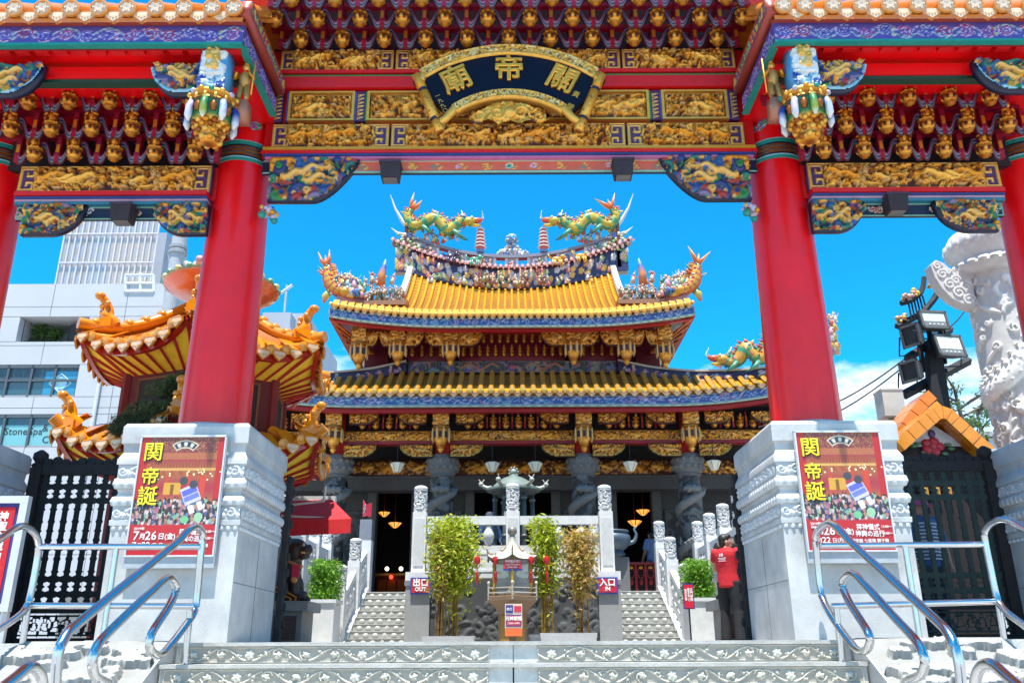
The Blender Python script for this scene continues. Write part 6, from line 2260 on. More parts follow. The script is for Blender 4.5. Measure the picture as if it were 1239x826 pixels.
    line("7", .075, .05, .08, off=.003); line("月", .045, .11, .078); line("22", .075, .165, .08, off=.003); line("日(月)", .045, .28, .078)
    line("拝神儀式", .058, .58, .185, off=.002, sx=.9); line("神輿の巡行", .058, .56, .130, off=.002, sx=.9)
    line("13:00～", .03, .87, .19); line("13:00～", .03, .87, .135)
    line("関帝誕 七星橋 獅子舞", .035, .50, .075)
p = [Q(173, 524, 7.78), Q(275, 524, 7.78)]
poster(-3.42, zy(670, 7.76), .765, 1.07, 7.73, "red festival poster with yellow title characters, on the left gate pedestal")
poster(2.62, zy(667.5, 7.76), .765, 1.07, 7.73, "red festival poster with yellow title characters, on the right gate pedestal")

# ------------------------------------------------------------ notice board at the left edge
nb = empty("notice_board", (-4.9, 7.86, Z0), "red notice board with white Japanese writing in a pale steel frame beside the left steps", "sign")
c = Q(37, 600, 7.86)
zt, zb = c.z, zy(737, 7.86)
q = MB(); q.box(c.x - 1.0, c.x - .07, 7.86, 7.89, zb + .06, zt - .06, C(.05, .04, .22)); q.build("board", "matte", nb, ang=0)
q = MB(); q.box(c.x - .97, c.x - .11, 7.852, 7.859, zb + .10, zt - .10, C(.56, .01, .02)); q.build("red_panel", "matte", nb, ang=0)
for (a, b, e, f) in ((c.x - 1.07, c.x, zt - .065, zt), (c.x - 1.07, c.x, zb, zb + .065), (c.x - .07, c.x, zb + .066, zt - .066), (c.x - 1.07, c.x - 1.0, zb + .066, zt - .066)):
    q = MB(); q.box(a, b, 7.835, 7.90, e, f, C(.58, .59, .60)); q.build("frame", "matte", nb, ang=0)
for i, (s, u) in enumerate((("神聖な境内では、御", .19), ("ご遠慮頂き度、皆", .33), ("寺廟内禁止飲食", .47), ("請勿奔跑喧嘩", .61))):
    text("notice_text", "\n".join(s), .088, (c.x - u - .01, 7.848, zt - .14), nb, "print_white", ext=.001, off=.002, sp=1.0)
    o = bpy.data.objects[[k for k in WL if k.startswith("notice_text")][-1]]
    me = o.data
    ymax = max(v.co.y for v in me.vertices)
    for v in me.vertices: v.co.y -= ymax
for x in (c.x - 1.0, c.x - .04):
    q = MB(); q.box(x - .025, x + .025, 7.87, 7.91, Z0, zb - .001, C(.5, .51, .52)); q.build("leg", "matte", nb, ang=0)

# ------------------------------------------------------------ cast iron gates in the side bays, folded doors of the middle bay
def iron_gate(sg):
    root = empty("iron_gate", (sg * 4.45, 9.25, Z0), "black cast iron gate with pierced bars in the %s bay" % ("left" if sg < 0 else "right"), "gate", "iron gates of the side bays")
    x0_, x1_ = sorted((sg * 3.62, sg * 5.24))
    ic = C(.012, .014, .014) if sg < 0 else C(.022, .04, .034)
    top = zy(553, 9.25)
    for x in (x0_ + .06, x1_ - .06):
        q = MB()
        q.box(x - .06, x + .06, 9.18, 9.30, Z0, top - .1, C(.016, .012, .013))
        q.lathe([(.07, top - .1), (.085, top - .07), (.05, top - .04), (.08, top), (.075, top + .06), (.02, top + .1)], 10, (x, 9.24, 0), BLACK)
        q.build("gate_post", "matte", root, ang=40)
    z1, z2, z3 = top - .18, zy(733, 9.25), zy(768, 9.25)
    q = MB()
    q.box(x0_ + .121, x1_ - .121, 9.20, 9.28, z1, z1 + .11, C(.014, .013, .014))
    n = 15
    for k in range(n):           # scalloped crest
        cx = x0_ + .16 + (x1_ - x0_ - .32) * k / (n - 1)
        q.lathe([(.055, -.02), (.06, 0), (.055, .02)], 10, (cx, 9.24, z1 + .13 + .02 * math.sin(k * 1.7)), BLACK, m=Rx(math.pi / 2))
    q.build("crest_rail", "matte", root, ang=40)
    for za in (z2, z3 - .02):
        q = MB(); q.box(x0_ + .121, x1_ - .121, 9.20, 9.28, za - .05, za + .01, C(.014, .013, .014)); q.build("rail", "matte", root, ang=0)
    nb_ = 11
    bar = None
    for k in range(nb_):
        x = x0_ + .17 + (x1_ - x0_ - .34) * k / (nb_ - 1)
        at = (x, 9.24, z2)
        if bar is None:
            q = MB()
            H = z1 - z2
            q.box(-.024, .024, -.014, .014, .01, H, ic)
            for t in (.10, .21, .80, .91):
                for s_ in (-1, 1):
                    q.lathe([(.022, -.013), (.036, -.008), (.036, .008), (.022, .013)], 8, (s_ * .035, 0, H * t), ic, m=Rx(math.pi / 2))
                q.prism([(-.03, H * t - .02), (0, H * t + .05), (.03, H * t - .02), (0, H * t - .05)], -.012, .012, ic)
            for t in (.05, .155, .265, .43, .57, .735, .855, .955):
                w_ = .05 if t in (.155, .43, .855) else .038
                q.prism([(-w_, H * t), (-.018, H * t + .022), (.018, H * t + .022), (w_, H * t), (.018, H * t - .022), (-.018, H * t - .022)], -.0125, .0125, ic)
            for t in (.36, .5, .64):
                q.prism([(-.035, H * t), (-.012, H * t + .05), (.012, H * t + .05), (.035, H * t), (.012, H * t - .05), (-.012, H * t - .05)], -.013, .013, ic)
            bar = q.build("bar", "matte", root, at=at, ang=40)
        else:
            inst(bar, root, at)
    rl = Relief(x1_ - x0_ - .26, z2 - .06 - z3, 130, 26, C(0, 0, 0))
    for k in range(12):
        rl.spiral(.07 + k * rl.w / 12.3, rl.h * .5, rl.h * .36, .014, .03, ic, 1.4, k, 1 if k % 2 else -1)
        rl.poly([(k * rl.w / 12, 0), ((k + .5) * rl.w / 12, rl.h), ((k + 1) * rl.w / 12, 0)], .012, .02, ic)
    rl.border(.014, .03, ic)
    q = MB(); rl.into(q, x0_ + .13, 9.26, z3, mask=rl.H > .004); q.build("pierced_panel", "matte", root, ang=180)
    q = MB(); q.box(x0_ + .121, x1_ - .121, 9.20, 9.28, Z0, z3 - .072, C(.014, .013, .014)); q.build("rail", "matte", root, ang=0)
for sg in (-1, 1):
    iron_gate(sg)
    d_ = empty("folded_door", (sg * 2.43, 9.4, Z0), "dark door leaf with a scalloped edge folded back behind the %s pedestal" % ("left" if sg < 0 else "right"), "door", "folded doors of the middle bay")
    q = MB()
    zt = 1.78
    pts = [(9.24, Z0)] + [(9.24 + .015 * math.sin(k * 1.9), Z0 + (zt - Z0) * k / 24) for k in range(25)] + [(9.36 - .03 * abs(math.sin(k * 1.3)), zt - (zt - Z0) * k / 24) for k in range(25)]
    q.prism([(a, b) for a, b in pts], -.03, .03, C(.016, .013, .014), m=np.array(Matrix.Translation((sg * 2.43, 0, 0)) @ Matrix.Rotation(math.pi / 2, 4, 'Z')))
    q.build("leaf", "matte", d_, ang=0)
    q = MB()
    for k in range(9):
        q.ell((sg * (2.43 - .035), 9.34, .25 + k * .17), (.02, .045, .05), C(.02, .016, .017), 7, 5)
    q.build("edge_ornament", "matte", d_, ang=180)

# ------------------------------------------------------------ the six sided furnace pavilion on the left
pav = empty("furnace_pavilion", (-4.28, 12.1, Z0), "six sided two tier pavilion with orange tiled eaves and red and yellow striped soffits", "pavilion")
PC = Vector((-4.47, 12.1, 0))
PA = math.radians(9)
OR, ORD = C(.78, .27, .008), C(.82, .36, .05)
def hexv(R, i, z=0):
    a = PA - math.pi / 2 + i * math.pi / 3
    return Vector((PC.x + R * math.cos(a), PC.y + R * math.sin(a), z))
pt0 = pd0 = None
def hex_roof(Ze, R, Zt, Rt, Rw, Zw):
    global pt0, pd0
    lift = lambda s: .30 * abs(2 * s - 1) ** 2.6
    for i in range(6):
        A_, B_ = hexv(R, i), hexv(R, i + 1)
        At, Bt = hexv(Rt, i), hexv(Rt, i + 1)
        n_ = ((A_ + B_) / 2 - PC); n_.z = 0; n_.normalize()
        ang_ = math.atan2(n_.y, n_.x) + math.pi / 2
        def surf_pt(s, t, dz=0):
            e = A_.lerp(B_, s); u = At.lerp(Bt, s)
            e = e + n_ * (.10 * abs(2 * s - 1) ** 3)
            p = e.lerp(u, t)
            p.z = (Ze + .14 + lift(s)) * (1 - t) + Zt * t - .22 * math.sin(math.pi * t) * (1 - .3 * t) + dz
            return p
        q = MB()
        q.surf([[surf_pt(s, t)[:] for t in np.linspace(0, 1, 8)] for s in np.linspace(0, 1, 15)], C(.40, .13, .02))
        q.build("roof_slope", "glaze", pav, ang=180)
        # barrel tile rows with end discs, drip tiles between
        m = 8
        for k in range(m + 1):
            s = (k + .0) / m
            if k in (0, m): continue
            w = min(s, 1 - s) * 2
            tl = min(1, w * 1.25)
            path = [surf_pt(.5 + (s - .5) * (1 - t * tl * .0) + 0, t * tl, .02) for t in np.linspace(0, 1, 7)]
            q = MB()
            q.tube(path, .06, 8, OR)
            o_ = path[0]
            q.lathe([(.072, 0), (.072, .03), (.05, .036), (.02, .045), (.003, .042)], 12, (o_ + n_ * -.01)[:], [OR, OR, ORD, ORD, ORD], m=np.array(Matrix.Rotation(ang_, 4, 'Z') @ Matrix.Rotation(math.pi / 2 + .15, 4, 'X')))
            q.build("tile_row", "glaze", pav, ang=50)
        for k in range(m):
            s = (k + .5) / m
            p = surf_pt(s, 0, -.03) + n_ * .02
            q = drip_mb(.19, .125, OR)
            q2 = MB(); q2.add(q.xf(np.concatenate(q.v), np.array(Matrix.Translation(p) @ Matrix.Rotation(ang_, 4, 'Z'))), q.f, np.concatenate(q.c))
            q2.build("drip_tile", "glaze", pav, ang=30)
        # red fascia, yellow soffit boards and red rafters
        q = MB()
        rows_ = []
        for s in np.linspace(0, 1, 15):
            e = surf_pt(s, 0) - n_ * .05
            z = Ze + lift(s)
            rows_.append([(e.x, e.y, z + .10), (e.x, e.y, z), (e.x - n_.x * .06, e.y - n_.y * .06, z)])
        q.surf(rows_, C(.48, .02, .01))
        q.build("fascia", "glaze", pav, ang=30)
        q = MB()
        Aw, Bw = hexv(Rw, i), hexv(Rw, i + 1)
        def sof(s, t, dz=0):
            e = A_.lerp(B_, s) + n_ * (.10 * abs(2 * s - 1) ** 3) - n_ * .07
            w_ = Aw.lerp(Bw, s)
            p = e.lerp(w_, t)
            p.z = (Ze + lift(s) + .06) * (1 - t) + Zw * t + dz
            return p
        q.surf([[sof(s, t)[:] for t in np.linspace(0, 1, 5)] for s in np.linspace(0, 1, 15)], C(.98, .60, .03))
        q.build("soffit_boards", "matte", pav, ang=180)
        for k in range(8):
            s = (k + .02) / 7.06
            q = MB()
            a_, b_ = sof(s, .0, -.012), sof(s, 1, -.012)
            q.tube([a_, b_], [.024, .02], 4, C(.46, .012, .008))
            q.build("rafter", "matte", pav, ang=20)
        # hip ridge and its horn
        q = MB()
        pts = [surf_pt(0, t, .07) for t in np.linspace(0, 1, 8)]
        q.tube(pts, [.085] * 8, 8, OR)
        for t in (.15, .3, .45, .6, .75):
            p = surf_pt(0, t, .12)
            q.ell(p[:], (.09, .09, .075), OR, 8, 5)
        q.build("hip_ridge", "glaze", pav, ang=60)
        d = (A_ - PC); d.z = 0; d.normalize()
        b = surf_pt(0, .24, .12)
        hs = [b - d * .10, b + Vector((0, 0, .10)), b + d * .0 + Vector((0, 0, .22)), b + d * .06 + Vector((0, 0, .34)), b + d * .13 + Vector((0, 0, .40))]
        q = MB()
        q.tube(spline(hs, 3), [.13, .13, .12, .11, .10, .09, .075, .07, .065, .06, .06, .055, .05], 8, OR)
        q.ell((hs[-1] + Vector((0, 0, -.0)))[:], (.075, .075, .06), OR, 8, 6)
        q.box(b.x - .12, b.x + .12, b.y - .12, b.y + .12, b.z - .06, b.z + .06, OR)
        for k in range(6):
            q.ell((hs[1] + Vector((.09 * math.cos(k), .09 * math.sin(k), -.06 + .05 * k)))[:], .04, C(.78, .33, .04), 6, 4)
        q.build("ridge_horn", "glaze", pav, ang=60)
hex_roof(3.70, 1.82, 4.75, .45, 1.12, 3.58)
hex_roof(2.36, 1.92, 2.82, 1.16, 1.08, 2.2)
for i in range(6):
    for (z0_, z1_, R_) in ((3.05, 3.46, 1.15), (Z0, 2.14, 1.10)):
        a, b = hexv(R_, i), hexv(R_, i + 1)
        n_ = (a + b) / 2 - PC; n_.z = 0; n_.normalize()
        z1x = 3.62 if z0_ > 1 else 2.24
        q = MB()
        zl = 2.7 if z0_ > 1 else Z0
        q.add([(a.x, a.y, zl), (b.x, b.y, zl), (b.x, b.y, z1x), (a.x, a.y, z1x)], [(0, 1, 2, 3)], C(.13, .012, .012))
        w = q.build("wall", "matte", pav, ang=0)
        q = MB()
        t0, t1 = a.lerp(b, .2) + n_ * .02, a.lerp(b, .8) + n_ * .02
        zb_, zt_ = zl + .08, z1x - .1
        q.tube([(t0.x, t0.y, zb_), (t0.x, t0.y, zt_), (t1.x, t1.y, zt_), (t1.x, t1.y, zb_), (t0.x, t0.y, zb_)], .022, 4, C(.30, .10, .03))
        q.add([(t0.x, t0.y, zb_), (t1.x, t1.y, zb_), (t1.x, t1.y, zt_), (t0.x, t0.y, zt_)], [(0, 1, 2, 3)], C(.025, .012, .012))
        q.build("window_panel", "matte", w, ang=20)
        q = MB(); q.tube([(a.x, a.y, zl), (a.x, a.y, z1x)], .07, 6, C(.20, .012, .012)); q.build("corner_post", "matte", pav, ang=40)
q = MB()
q.lathe([(.30, 4.85), (.36, 4.95), (.30, 5.0), (.55, 5.06), (.84, 5.20), (.86, 5.25), (.80, 5.27), (.3, 5.30), (.26, 5.36), (.33, 5.45), (.24, 5.56), (.16, 5.62), (.24, 5.72), (.25, 5.84), (.12, 5.98), (.04, 6.15)], 24, (PC.x, PC.y, 0),
        [OR, OR, OR, C(.80, .12, .03), C(.80, .16, .04), C(.1, .35, .2), C(.1, .35, .2), OR, TEAL, PINK, ORANGE, GREEN, C(.7, .3, .3), YELLOW, OR, OR])
rn = random.Random(5)
for k in range(40):
    a = rn.uniform(0, 6.28); z = rn.uniform(5.3, 5.7)
    q.ell((PC.x + .4 * math.cos(a), PC.y + .4 * math.sin(a), z), rn.uniform(.04, .09), rn.choice(PAL_F), 6, 4)
for k in range(24):
    a = k * math.pi / 12
    q.ell((PC.x + .83 * math.cos(a), PC.y + .83 * math.sin(a), 5.265), .055, C(.15, .40, .2) if k % 2 else C(.7, .6, .15), 6, 4)
q.build("roof_finial", "glaze", pav, ang=50)

# red awning fixed in front of the temple side, next to the pavilion
aw = empty("red_awning", (-3.2, 13.6, 2.0), "bright red fabric awning on white arms below the pavilion eave", "awning")
a = [Q(336, 606, 13.9), Q(402, 604, 13.9), Q(425, 627, 13.2), Q(338, 631, 13.2)]
q = MB()
q.surf([[a[0].lerp(a[3], t)[:] for t in np.linspace(0, 1, 4)], [a[1].lerp(a[2], t)[:] for t in np.linspace(0, 1, 4)]], C(.62, .012, .015))
q.build("canopy", "cloud_red", aw, ang=0)
q = MB()
g = []
for t in np.linspace(0, 1, 20):
    p = a[3].lerp(a[2], t)
    g.append([(p.x, p.y - .002, p.z), (p.x, p.y - .01 + .008 * math.sin(t * 40), p.z - .22)])
q.surf(g); q.build("valance", "cloud_red", aw, ang=180)
q = MB()
for pp in ([(340, 612), (392, 606)], [(340, 624), (410, 627)], [(392, 606), (394, 588)]):
    q.tube([Q(*pp[0], 13.3), Q(*pp[1], 13.3)], .018, 6, C(.65, .62, .6))
q.build("arm", "matte", aw, ang=60, kind="stuff")
q = MB(); q.box(a[0].x - .05, a[1].x + .05, 13.9, 14.0, a[0].z - .06, a[0].z + .08, C(.55, .55, .55)); q.build("housing", "matte", aw, ang=0)
for x in (a[0].x + .05,):
    q = MB(); q.box(x - .03, x + .03, 13.92, 13.98, Z0, a[0].z - .061, C(.2, .19, .19)); q.build("post", "matte", aw, ang=0)
# ------------------------------------------------------------ far buildings on the left
YBd = 36.0
ob = empty("office_building", (-24, YBd, -1.65), "pale grey office block with recessed balcony and blue tinted windows at the left", "building")
def bx(px, py, Y=YBd): return Q(px, py, Y)
xr = bx(207, 400).x
xl = -36.0
def wallpiece(x0, x1, z0, z1, mat="white_wall", name="wall", y0=YBd, y1=YBd + .4, parent=ob):
    mb = MB(); mb.box(x0, x1, y0, y1, z0, z1); return mb.build(name, mat, parent, ang=0)
zt = bx(120, 343).z
def rect(px0, py0, px1, py1):
    a = bx(px0, (py0 + py1) / 2); b = bx(px1, (py0 + py1) / 2)
    return a.x, b.x, zy(unroll((px0 + px1) / 2, py1)[1], YBd), zy(unroll((px0 + px1) / 2, py0)[1], YBd)
W1 = rect(22, 383, 106, 413)
W2 = rect(-22, 441, 93, 480)
W3 = rect(-30, 501, 66, 541)
# wall in storey-high panels with open joints, leaving out the window strips
zc = [zt, zt - 1.15, W1[3], W1[2], W2[3] + .9, W2[3], W2[2], W2[2] - .5, W3[3], W3[2], W3[2] - 1.6, W3[2] - 4.5, -1.7]
xj = [xr - 2.2, xr - 5.6, xr - 9.0]
for i in range(len(zc) - 1):
    z1_, z0_ = zc[i], zc[i + 1]
    hole = {2: W1, 5: W2, 8: W3}.get(i)
    spans = [(xl, xr)]
    if hole: spans = [(xl, hole[0]), (hole[1], xr)]
    for a, b in spans:
        cuts = sorted([a, b] + [x for x in xj if a + .5 < x < b - .5])
        for c, d in zip(cuts[:-1], cuts[1:]):
            wallpiece(c + .012, d - .012, z0_ + .012, z1_ - .012, "white_wall", "wall_panel")
wallpiece(xl, xr - .05, -1.7, zt - .05, "grey_wall", "inner_wall", YBd + 2.2, YBd + 2.4)
wallpiece(xr - .1, xr, -1.7, zt - .03, "white_wall", "side_wall", YBd + .41, YBd + 14)
wallpiece(xl, xr - .1, zt - .3, zt - .06, "grey_wall", "roof_slab", YBd + .41, YBd + 14)
for w in (W1, W2, W3):       # storey slabs that close the recesses
    wallpiece(xl, xr - .11, w[2] - .3, w[2] - .02, "white_wall", "floor_slab", YBd + .41, YBd + 2.19)
    wallpiece(xl, xr - .11, w[3] + .02, w[3] + .3, "white_wall", "ceiling_slab", YBd + .41, YBd + 2.19)
for w, nm in ((W2, 4), (W3, 3)):
    wi = empty("window", (w[0], YBd, w[2]), parent=ob)
    n = nm
    mb = MB(); mb.box(w[0], w[1], YBd + .16, YBd + .2, w[2], w[3]); mb.build("pane", "glass", wi, ang=0)
    q = MB()
    for k in range(n + 1):
        x = w[0] + (w[1] - w[0]) * k / n
        q.box(max(w[0], x - .05), min(w[1], x + .05), YBd + .05, YBd + .155, w[2], w[3], C(.08, .10, .12))
    q.box(w[0], w[1], YBd + .06, YBd + .15, w[3] - .12, w[3] - .002, C(.2, .22, .25)); q.box(w[0], w[1], YBd + .06, YBd + .15, w[2] + .002, w[2] + .1, C(.3, .31, .33))
    if nm == 4: q.box(w[0], w[1], YBd + .062, YBd + .148, w[3] - .75, w[3] - .66, C(.08, .10, .12))
    q.build("frame", "matte", wi, ang=0)
    if nm == 4:
        wd = w[1] - w[0]
        for k in range(10):       # blinds of the upper lights
            mb = MB(); mb.box(w[0] + wd * k / 10 + .03, w[0] + wd * (k + 1) / 10 - .03, YBd + .152, YBd + .158, w[3] - .64, w[3] - .13, C(.05, .10, .14)); mb.build("blind", "matte", wi, ang=0)
        a = bx(54, 448); b = bx(88, 476)
        q = MB(); q.box(a.x, b.x, YBd + .145, YBd + .158, b.z, a.z, C(.02, .25, .42)); q.build("poster", "print", wi, ang=0)
        cx, cz, r = (a.x + b.x) / 2, (a.z + b.z) / 2, .42
        q = MB()
        q.tube([(cx - r * 1.15, YBd + .14, cz), (cx, YBd + .14, cz + r), (cx + r * 1.15, YBd + .14, cz), (cx, YBd + .14, cz - r), (cx - r * 1.15, YBd + .14, cz)], .045, 4, C(.35, .6, .72))
        q.lathe([(.30, 0), (.30, .01), (.22, .012), (.22, -.002)], 20, (cx, YBd + .14, cz), C(.35, .6, .72), m=Rx(math.pi / 2)); q.build("poster_mark", "print", wi, ang=0)
    else:
        mb = MB(); mb.box(w[0] + .05, w[1] - .05, YBd + .150, YBd + .158, w[2] + .12, w[3] - .45, C(.16, .42, .46)); mb.build("window_film", "print", wi, ang=0)
        for s_, u_ in (("Stone", 17), ("Spa", 41)):
            c_ = bx(u_, 521); text("window_writing", s_, .44, (c_.x, YBd + .14, c_.z), wi, "print_dark", ext=.002, off=0)
        c_ = bx(58, 517); text("window_writing", "& B", .44, (c_.x, YBd + .14, c_.z), wi, "print_dark", ext=.002, off=0)
        c_ = bx(58, 531); text("window_writing", "CO", .44, (c_.x, YBd + .14, c_.z), wi, "print_dark", ext=.002, off=0)
# balcony recess: side cheek, planting, dark curved door
q = MB()
a, b = bx(25, 398).x, bx(58, 398).x
q.add([(W1[0] + .01, YBd + .42, W1[2]), (W1[0] + .01, YBd + 2.1, W1[2]), (W1[0] + .01, YBd + 2.1, W1[3]), (W1[0] + .01, YBd + .42, W1[3])], [(0, 1, 2, 3)], C(.4, .4, .42))
q.build("recess_cheek", "matte", ob, ang=0)
q = MB(); q.lathe([(.95, W1[2]), (.95, W1[2] + 1.0), (.8, W1[2] + 1.05), (.0, W1[2] + 1.06)], 20, (bx(92, 405).x, YBd + 1.3, 0), C(.02, .025, .03)); q.build("round_tank", "matte", ob, ang=40)
for px_ in (117,):
    c_ = bx(px_, 490)
    q = MB(); q.tube([(c_.x, YBd - .10, W3[2] - 2), (c_.x, YBd - .10, W2[3] + 1.6)], .09, 8, C(.62, .62, .66)); q.build("drain_pipe", "matte", ob, ang=60)
def leaves(mb, rn, n, gen, size, cols, droop=.4):
    """small pointed leaf blades"""
    v, f, c = [], [], []
    for k in range(n):
        p = gen(rn)
        a, e = rn.uniform(0, 6.28), rn.uniform(-.9, .7) - droop
        L = size * rn.uniform(.6, 1.3)
        d = Vector((math.cos(a) * math.cos(e), math.sin(a) * math.cos(e), math.sin(e)))
        s_ = d.cross(Vector((rn.uniform(-1, 1), rn.uniform(-1, 1), rn.uniform(-1, 1)))).normalized() * L * .16
        b = len(v)
        v += [p, p + d * L * .45 + s_, p + d * L, p + d * L * .45 - s_]
        f.append((b, b + 1, b + 2, b + 3))
        cc = rn.choice(cols)
        c += [cc] * 4
    mb.add(np.array([t[:] for t in v]), f, np.array(c))
def clump_gen(centers):
    def g(rn):
        c, r = rn.choice(centers)
        while True:
            d = Vector((rn.uniform(-1, 1), rn.uniform(-1, 1), rn.uniform(-1, 1)))
            if d.length < 1: break
        return Vector(c) + Vector((d.x * r[0], d.y * r[1], d.z * r[2]))
    return g
GRN = [C(.06, .13, .02), C(.09, .19, .03), C(.04, .09, .015), C(.13, .24, .04)]
def bush(name, label, cat, centers, n, size, cols, base, stems=3, group=None):
    root = empty(name, base, label, cat, group)
    q = MB(); leaves(q, random.Random(len(label)), n, clump_gen(centers), size, cols); q.build("foliage", "leaf", root, ang=0)
    q = MB()
    rn = random.Random(1)
    for k in range(stems):
        c, r = rn.choice(centers)
        q.tube([(base[0] + rn.uniform(-.05, .05), base[1], base[2]), ((base[0] + c[0]) / 2, (base[1] + c[1]) / 2, (base[2] + c[2]) / 2), c], [size * .25, size * .18, size * .06], 6, C(.10, .06, .03))
    q.build("stem", "leaf", root, ang=60)
    return root
c_ = bx(40, 408)
bush("balcony_plant", "leafy green plants in the recessed balcony of the office block", "plant", [((c_.x, YBd + .9, W1[2] + .4), (.75, .4, .35)), ((c_.x - .25, YBd + .9, W1[2] + .9), (.35, .3, .3)), ((c_.x + .5, YBd + .9, W1[2] + .75), (.3, .3, .25))], 700, .20, GRN, (c_.x, YBd + .9, W1[2]))
# roof-edge frame and the screened tower behind
q = MB()
a, b, cc_, d_ = bx(152, 333, ), bx(186, 353), bx(152, 353), bx(186, 333)
for (p, r_) in ((a, d_), (d_, b), (b, cc_), (cc_, a), (bx(152, 343), bx(186, 343)), (bx(170, 330), bx(170, 353))):
    q.tube([p, r_], .07, 6, C(.65, .66, .70))
q.build("roof_frame", "matte", ob, ang=60, kind="stuff")
tw = empty("screened_tower", (-24, 46, -1.65), "hazy tower wrapped in pale scaffold mesh behind the office block", "tower")
def tq(px, py, Y): return Q(px, py, Y)
m = bpy.data.materials.new("scaffold_mesh"); m.use_nodes = True
nt = m.node_tree; bs = nt.nodes["Principled BSDF"]; bs.inputs["Base Color"].default_value = (.50, .43, .40, 1); bs.inputs["Roughness"].default_value = .9
tr = nt.nodes.new("ShaderNodeBsdfTransparent"); mxs = nt.nodes.new("ShaderNodeMixShader"); mxs.inputs[0].default_value = .5
nt.links.new(tr.outputs[0], mxs.inputs[1]); nt.links.new(bs.outputs[0], mxs.inputs[2]); nt.links.new(mxs.outputs[0], nt.nodes["Material Output"].inputs[0])
MATS["scaffold_mesh"] = m
x0_, x1_, x2_ = tq(76, 300, 46).x, tq(189, 300, 46).x, tq(214, 300, 50).x
zb_, zt_ = 14.0, tq(140, 250, 46).z
mb = MB(); mb.box(x0_, x1_, 46.0, 46.03, zb_, zt_); mb.build("screen", "scaffold_mesh", tw, ang=0)
mb = MB(); mb.box(x1_ + .1, x2_ + .3, 49.0, 49.03, zb_, zt_); mb.build("screen", "scaffold_mesh", tw, ang=0)
mb = MB(); mb.box(x0_ + 1.6, x1_ - .6, 48.5, 52, -1.6, zt_ - .5); mb.build("core", "grey_wall", tw, ang=0)
for k in range(17):
    x = x0_ + (x1_ - x0_) * k / 16
    q = MB(); q.tube([(x, 45.95, zb_ - 3), (x, 45.95, zt_)], .06, 5, C(.60, .58, .62)); q.build("upright", "matte", tw, ang=60)
for k in range(7):
    z = zb_ + (zt_ - zb_) * k / 6
    q = MB(); q.tube([(x0_, 45.9, z), (x1_, 45.9, z)], .045, 5, C(.55, .53, .58)); q.build("ledger", "matte", tw, ang=60)
    for (xa, xb_, yy) in ((x0_ + .1, x0_ + 1.3, 46.3), (x1_ + .2, x2_, 48.9)):
        if k < 6:
            z2 = zb_ + (zt_ - zb_) * (k + 1) / 6
            q = MB()
            q.tube([(xa, yy, z), (xb_, yy, z2)], .07, 5, C(.36, .38, .46)); q.tube([(xb_, yy, z), (xa, yy, z2)], .07, 5, C(.36, .38, .46)); q.tube([(xa, yy, z), (xb_, yy, z)], .07, 5, C(.36, .38, .46))
            q.build("lattice_brace", "matte", tw, ang=60)
for x in (x0_ + .1, x0_ + 1.3, x1_ + .2, x2_):
    q = MB(); q.tube([(x, 46.3 if x < x1_ else 48.9, -1.6), (x, 46.3 if x < x1_ else 48.9, zt_)], .10, 6, C(.36, .38, .46)); q.build("lattice_post", "matte", tw, ang=60)
gb = empty("grey_building", (-10.5, 40, -1.65), "plain blue grey building with stepped roof behind the pavilion", "building")
for (p0, p1, py, Y) in ((318, 352, 378, 40.0), (352, 372, 379, 41.0), (337, 352, 396, 39.5)):
    a, b = Q(p0, py, Y), Q(p1, py, Y)
    mb = MB(); mb.box(a.x, b.x, Y, Y + 8, -1.7, a.z); mb.build("wall", "grey_wall", gb, ang=0)
q = MB(); c_ = Q(344, 378, 42.5); q.tube([c_, c_ + Vector((0, 0, 1.6))], .06, 6, C(.4, .42, .46)); q.tube([c_ + Vector((-.3, 0, 1.1)), c_ + Vector((.3, 0, 1.6))], .08, 6, C(.6, .62, .66)); q.build("aerial", "matte", gb, ang=60)
pole = empty("steel_mast", (Q(219, 370, 28).x, 28, -1.65), "tall grey steel mast with clamps beside the left column", "pole")
a, b = Q(221, 288, 28), Q(209, 392, 28)
q = MB(); q.tube([(a.x - .1, 28, -1.6), (a.x - .1, 28, a.z + 3)], .26, 12, C(.40, .42, .46)); q.build("shaft", "matte", pole, ang=60)
q = MB()
for py in (300, 306, 345):
    c_ = Q(219, py, 28); q.lathe([(.30, -.08), (.32, -.06), (.32, .06), (.30, .08)], 12, (a.x - .1, 28, c_.z), C(.3, .32, .35))
q.build("clamp", "matte", pole, ang=40, kind="stuff")
q = MB(); q.tube([Q(224, 318, 28), Q(238, 336, 28)], .12, 8, C(.55, .5, .48)); q.build("strut", "matte", pole, ang=60)

